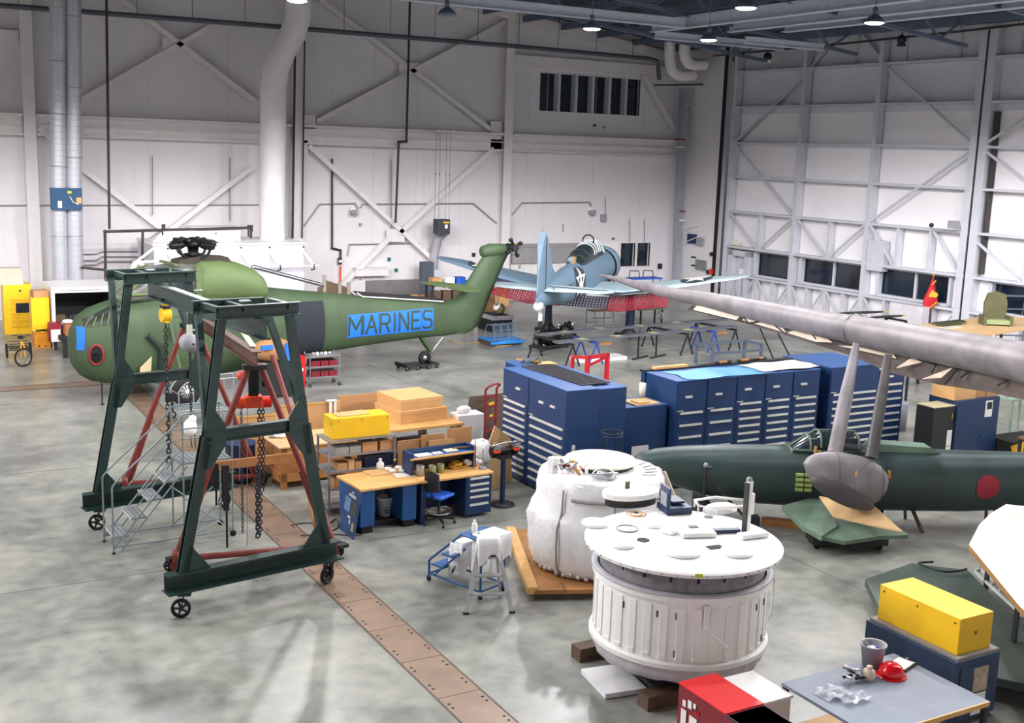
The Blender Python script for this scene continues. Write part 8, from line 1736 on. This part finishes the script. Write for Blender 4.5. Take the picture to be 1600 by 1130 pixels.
m = MB(); p0 = P(1480, 513, zt); m.box(p0+V((0, 0, .01)), (1.3, .4, .015), .1, mat('pale_green_paper', s2l(206, 210, 186))); one(m, 'drawing_sheet', 'pale drawing sheet under the metal strips on the plywood table', 'paper', p0)
c = P(1451, 535); pt = 0
wz = PN(1447, 432, c, hv); t = thing('corps_flag', 'furled red and gold flag on a pole in front of the hangar door windows', 'flag', c)
H_ = wz.z
m = MB(); m.tube((0, 0, 0), (-.1, 0, H_), .025, n=8, m=WOODD); m.build('pole', None, t); m = MB(); m.lathe([(0, H_), (.03, H_), (.04, H_+.06), (0, H_+.16)], (-.1, 0, 0), 8, m=BRASS); m.build('finial', None, t); m = MB(); m.lathe([(0, 0), (.2, 0), (.18, .06), (0, .08)], n=16, m=DARK); m.build('base', None, t)
hx = V((math.cos(HEAD), -math.sin(HEAD), 0)); sc_ = (c-CAM).dot(FWD)/CF
def fpt(px, py, o=0): return hx*((px-1451)*sc_)+V((0, 0, 0))+V((0, 0, PN(px, py, c, hv).z))-hv*(.1+o)
out = [(1447, 433), (1451, 445), (1453, 455), (1457, 466), (1457, 474), (1446, 485), (1440, 481), (1436, 475), (1437, 465), (1441, 455), (1444, 445)]
m = MB(); cc_f = fpt(1447, 462, .12); pts = [fpt(*p) for p in out]; m.add([cc_f]+pts, [(0, i+1, (i+1) % len(pts)+1) for i in range(len(pts))], mat('flag_red', s2l(196, 24, 44), .7, var=.12)); m.add([cc_f+hv*.22]+[p+hv*.1 for p in pts], [(0, (i+1) % len(pts)+1, i+1) for i in range(len(pts))], mat('flag_red', (1, 0, 0))); m.build('cloth', None, t)
m = MB(); GO = mat('flag_gold', s2l(238, 170, 40), .7)
em = [(1444, 454), (1447, 451), (1448, 455), (1453, 456), (1455, 460), (1452, 464), (1446, 463), (1441, 463), (1441, 459)]
e_ = [fpt(*p, .16) for p in em]; m.add([sum(e_, V((0, 0, 0)))/len(e_)]+e_, [(0, i+1, (i+1) % len(e_)+1) for i in range(len(e_))], GO); m.build('gold_emblem', None, t)
for a_, b_ in (((1444, 444), (1449, 437)), ((1443, 480), (1454, 470))): m = MB(); m.bar(fpt(*a_, .17), fpt(*b_, .17), .02, .09, up=hv, m=GO); m.build('gold_scroll', None, t)
for k, ((px0, py0), (px1, py1)) in enumerate((((1305, 490), (1385, 487)), ((1350, 497), (1414, 493)))):
    a_ = P(px0, py0, 1.3); b_ = P(px1, py1, 1.3); m = MB(); d = (b_-a_); m.loft([[a_+d*f+V((0, w_*.6*s_, w_*.3*u_)) for s_, u_ in ((-1, 0), (0, 1), (1, 0), (0, -1))] for f, w_ in ((0, .06), (.2, .16), (.6, .2), (.9, .14), (1, .03))], mat('blade_black', s2l(50, 52, 54), .4)); m.box(b_-d*.04, (.2, .1, .04), math.atan2(d.y, d.x), YEL); one(m, 'propeller_blade', ('dark propeller blade lying on the rack beyond the grey wing, upper one', 'dark propeller blade with yellow tip beyond the grey wing, lower one')[k], 'propeller blade', a_)
ra_, rb_ = P(1320, 500, 1.2), P(1400, 500, 1.2); t = thing('blade_rack', 'low rack carrying the two dark propeller blades', 'rack', (ra_.x, ra_.y, 0)); L_ = rb_-ra_
m = MB(); 
for f in (0, 1):
    p = L_*f; m.bar((p.x, p.y-.5, 0), (p.x, p.y-.5, 1.22), .08, .08, m=DARK); m.bar((p.x, p.y+.5, 0), (p.x, p.y+.5, 1.22), .08, .08, m=DARK); m.bar((p.x, p.y-.5, 1.22), (p.x, p.y+.5, 1.22), .08, .08, m=DARK)
m.build('frame', None, t)
c = P(1575, 505); c = P(1560, 520); c = P(1552, 560); hz_ = PN(1552, 462, c, hv).z; t = thing('tubular_stand', 'grey tubular work stand in front of the rightmost hangar door window', 'stand', c, -.4)
m = MB(); TG = mat('tube_grey_blue', s2l(120, 130, 136), .4, .4)
for x in (0, 1.1):
    m.tube((x, 0, 0), (x, 0, hz_), .03, n=6, m=TG); m.tube((x, .5, 0), (x, .1, hz_), .03, n=6, m=TG)
for z in (.9, hz_-.5, hz_): m.tube((0, 0, z), (1.1, 0, z), .03, n=6, m=TG)
m.bx(0, -.05, hz_-.02, 1.1, .3, hz_+.02, TG); m.build('frame', None, t)
xb, yb_ = 22.6, 18.2
p0 = P(1435, 632, 1.35); p1_ = P(1477, 640, 1.35); 
t = thing('black_cabinet', 'black steel cabinet with pale wooden top and white papers on its door', 'cabinet', (p0.x, p0.y-.5, 0), 0); W_ = .8
m = MB(); m.bx(0, 0, 0, .75, .55, 1.35, mat('cabinet_black', s2l(40, 44, 46), .5, var=.2)); m.build('body', None, t, bevel=.006); m = MB(); m.bx(.0, .0, 1.35, .76, .56, 1.37, mat('faded_wood', s2l(196, 188, 150))); m.build('top', None, t); m = MB(); m.box((.62, -.006, .55), (.17, .008, .4), 0, PAPER); m.build('paper', None, t); m = MB(); m.box((.62, -.006, .16), (.17, .008, .35), 0, PAPER); m.build('paper', None, t); m = MB(); m.box((.66, -.006, 1.1), (.04, .008, .14), 0, BRASS); m.build('handle', None, t)
p0 = P(1457, 632, 1.45); q0 = P(1500, 640, 1.4); 
bx_ = p0.x+.72; by_ = p0.y-.35
t = thing('navy_cabinet', 'dark blue cabinet carrying open cardboard boxes right of the black cabinet', 'cabinet', (t.location.x+.78, t.location.y-.05, 0), 0)
m = MB(); m.bx(0, 0, 0, 1.55, .9, 1.48, mat('navy_cabinet', s2l(28, 54, 92), .45, var=.1)); m.build('body', None, t, bevel=.008); m = MB(); m.box((1.15, -.006, 1.2), (.26, .008, .42), 0, PAPER); m.box((1.16, -.012, 1.28), (.18, .006, .18), 0, DARK); m.build('notice', None, t); m = MB(); m.box((1.0, -.02, .5), (.06, .04, .1), 0, BENCHB); m.build('lock', None, t)
nb = V(t.location)
for k, (x, y, w, d, h, mt, lab) in enumerate(((-.05, .1, .78, .7, .42, CARDL, 'large open cardboard box on the navy cabinet, leftmost'), (.75, .15, .42, .6, .34, CARD, 'middle cardboard box with a dark hand hole on the navy cabinet'), (1.19, .12, .45, .6, .32, CARD, 'right cardboard box with dark marks on the navy cabinet'))):
    tt_ = thing('cardboard_box', lab, 'box', nb+V((x, y, 1.48))); m = MB(); m.bx(0, 0, 0, w, d, h, mt); m.build('body', None, tt_); m = MB()
    m.add([(0, 0, h), (w, 0, h), (w, -.0, h), (w-.05, .16, h+.07), (.05, .16, h+.07)], [(0, 1, 3, 4)], CARDL); m.add([(0, d, h), (w, d, h), (w-.05, d-.2, h+.05), (.05, d-.2, h+.05)], [(0, 1, 2, 3)], CARDL); m.build('flaps', None, tt_)
    if k: m = MB(); m.box((w*.5, -.004, h*.65), (.1, .006, .03), 0, DARK); m.build('hand_hole', None, tt_)
def ptable(px0, py0, px1, py1, z, d, name, lab, mt, lm=DARK):
    a_ = P(px0, py0, z); b_ = P(px1, py1, z); W_ = b_.x-a_.x; t = thing(name, lab, 'table', (a_.x, min(a_.y, b_.y), 0)); m = MB(); m.bx(0, 0, z-.05, W_, d, z, mt); m.build('tabletop', None, t)
    for x in (.05, W_-.05):
        for y in (.05, d-.05): m = MB(); m.bar((x, y, 0), (x, y, z-.05), .06, .06, m=lm); m.build('leg', None, t)
    return V((a_.x, min(a_.y, b_.y), z)), W_
o_, W_ = ptable(1392, 587, 1418, 583, 1.0, 1.0, 'yellow_edge_table', 'table with white sheets and yellow edge behind the rear wing strut', WOFF)
m = MB(); m.box(o_+V((W_*.5, .5, .02)), (W_*.8, .5, .03), .1, YELD); one(m, 'yellow_folder', 'yellow folder on the table behind the rear strut', 'folder', o_+V((W_*.5, .5, 0)))
o_, W_ = ptable(1420, 560, 1500, 566, 1.0, 1.6, 'dark_frame_table', 'large dark framed table below the grey wing skin with cloth heaps', mat('grey_cloth_top', s2l(104, 98, 96)))
for k in range(5): c = o_+V((.3+W_*.18*k, .5+.15*k, 0)); m = MB(); m.sphere(c+V((0, 0, .1)), .28, 9, (mat('grey_cloth_top', (0, 0, 0)), CREAM, ABRN, CREAM, JGREENL)[k], (1.3, 1, .4)); one(m, 'part_bundle', 'cloth-wrapped bundle on the dark framed table, %s from its left end' % ORD[k], 'part', c, group='bundles on the dark framed table')
o_, W_ = ptable(1520, 610, 1640, 618, 1.15, .9, 'green_frame_table', 'pale green frame table with white parts right of the cardboard boxes', mat('pale_green_frame', s2l(140, 166, 146)), mat('pale_green_frame', (0, 0, 0)))
for k in range(6): c = o_+V((.3+.5*k, .4, 0)); m = MB(); m.box(c+V((0, 0, .06)), (.38, .3, .12), R.uniform(-.4, .4), (GREYP, WOFF, GREYP, WOFF, BRASS, WOFF)[k]); one(m, 'metal_part', 'small light part on the pale green frame table, %s from its left end' % ORD[k], 'part', c, group='parts on the pale green frame table')
o_, W_ = ptable(1552, 672, 1680, 690, .85, .9, 'side_bench', 'brown bench right of the navy cabinet with roll and carton', mat('brown_bench', s2l(120, 92, 66)))
c = o_+V((.25, .25, 0)); m = MB(); m.tube(c+V((0, -.1, .2)), c+V((0, .5, .2)), .2, n=16, m=GREYP); one(m, 'grey_roll', 'grey drum-shaped roll with black writing on the brown bench', 'roll', c)
c = o_+V((.62, .2, 0)); m = MB(); m.sphere(c+V((0, .1, .14)), .2, 9, mat('blue_white_mix', s2l(150, 160, 190), .6, var=.6, scale=14), (1, 1, .7)); one(m, 'wrapped_bundle', 'blue and white wrapped bundle on the brown bench', 'bundle', c)
c = o_+V((.95, .1, 0)); m = MB(); m.box(c+V((0.1, .2, .17)), (.42, .36, .34), .25, CARDL); one(m, 'cardboard_box', 'brown cardboard box on the brown bench at the right edge', 'box', c)
c = P(1570, 712); m = MB(); m.bx(c.x, c.y-.2, 0, c.x+1.4, c.y+.6, .38, BLACK); one(m, 'black_case', 'low black case on the floor at the right edge', 'case', c)
m = MB(); m.add([c+V((.0, -.21, .1)), c+V((.35, -.25, .02)), c+V((.42, -.22, .38)), c+V((-.1, -.23, .3))], [(0, 1, 2, 3)], YELD); m.add([c+V((.0, -.2, .1)), c+V((.35, -.22, .02)), c+V((.42, -.2, .38)), c+V((-.1, -.21, .3))], [(3, 2, 1, 0)], YELD); one(m, 'yellow_flap', 'torn yellow cardboard piece leaning on the low black case', 'cardboard', c)
c = P(1402, 672); m = MB(); m.lathe([(0, 0), (.22, 0), (.24, .75), (.2, .8), (0, .8)], c, 18, m=mat('mauve_bin', s2l(150, 144, 158), .4)); one(m, 'grey_bin', 'mauve-grey round bin right of the farthest blue drawer cabinet', 'bin', c)
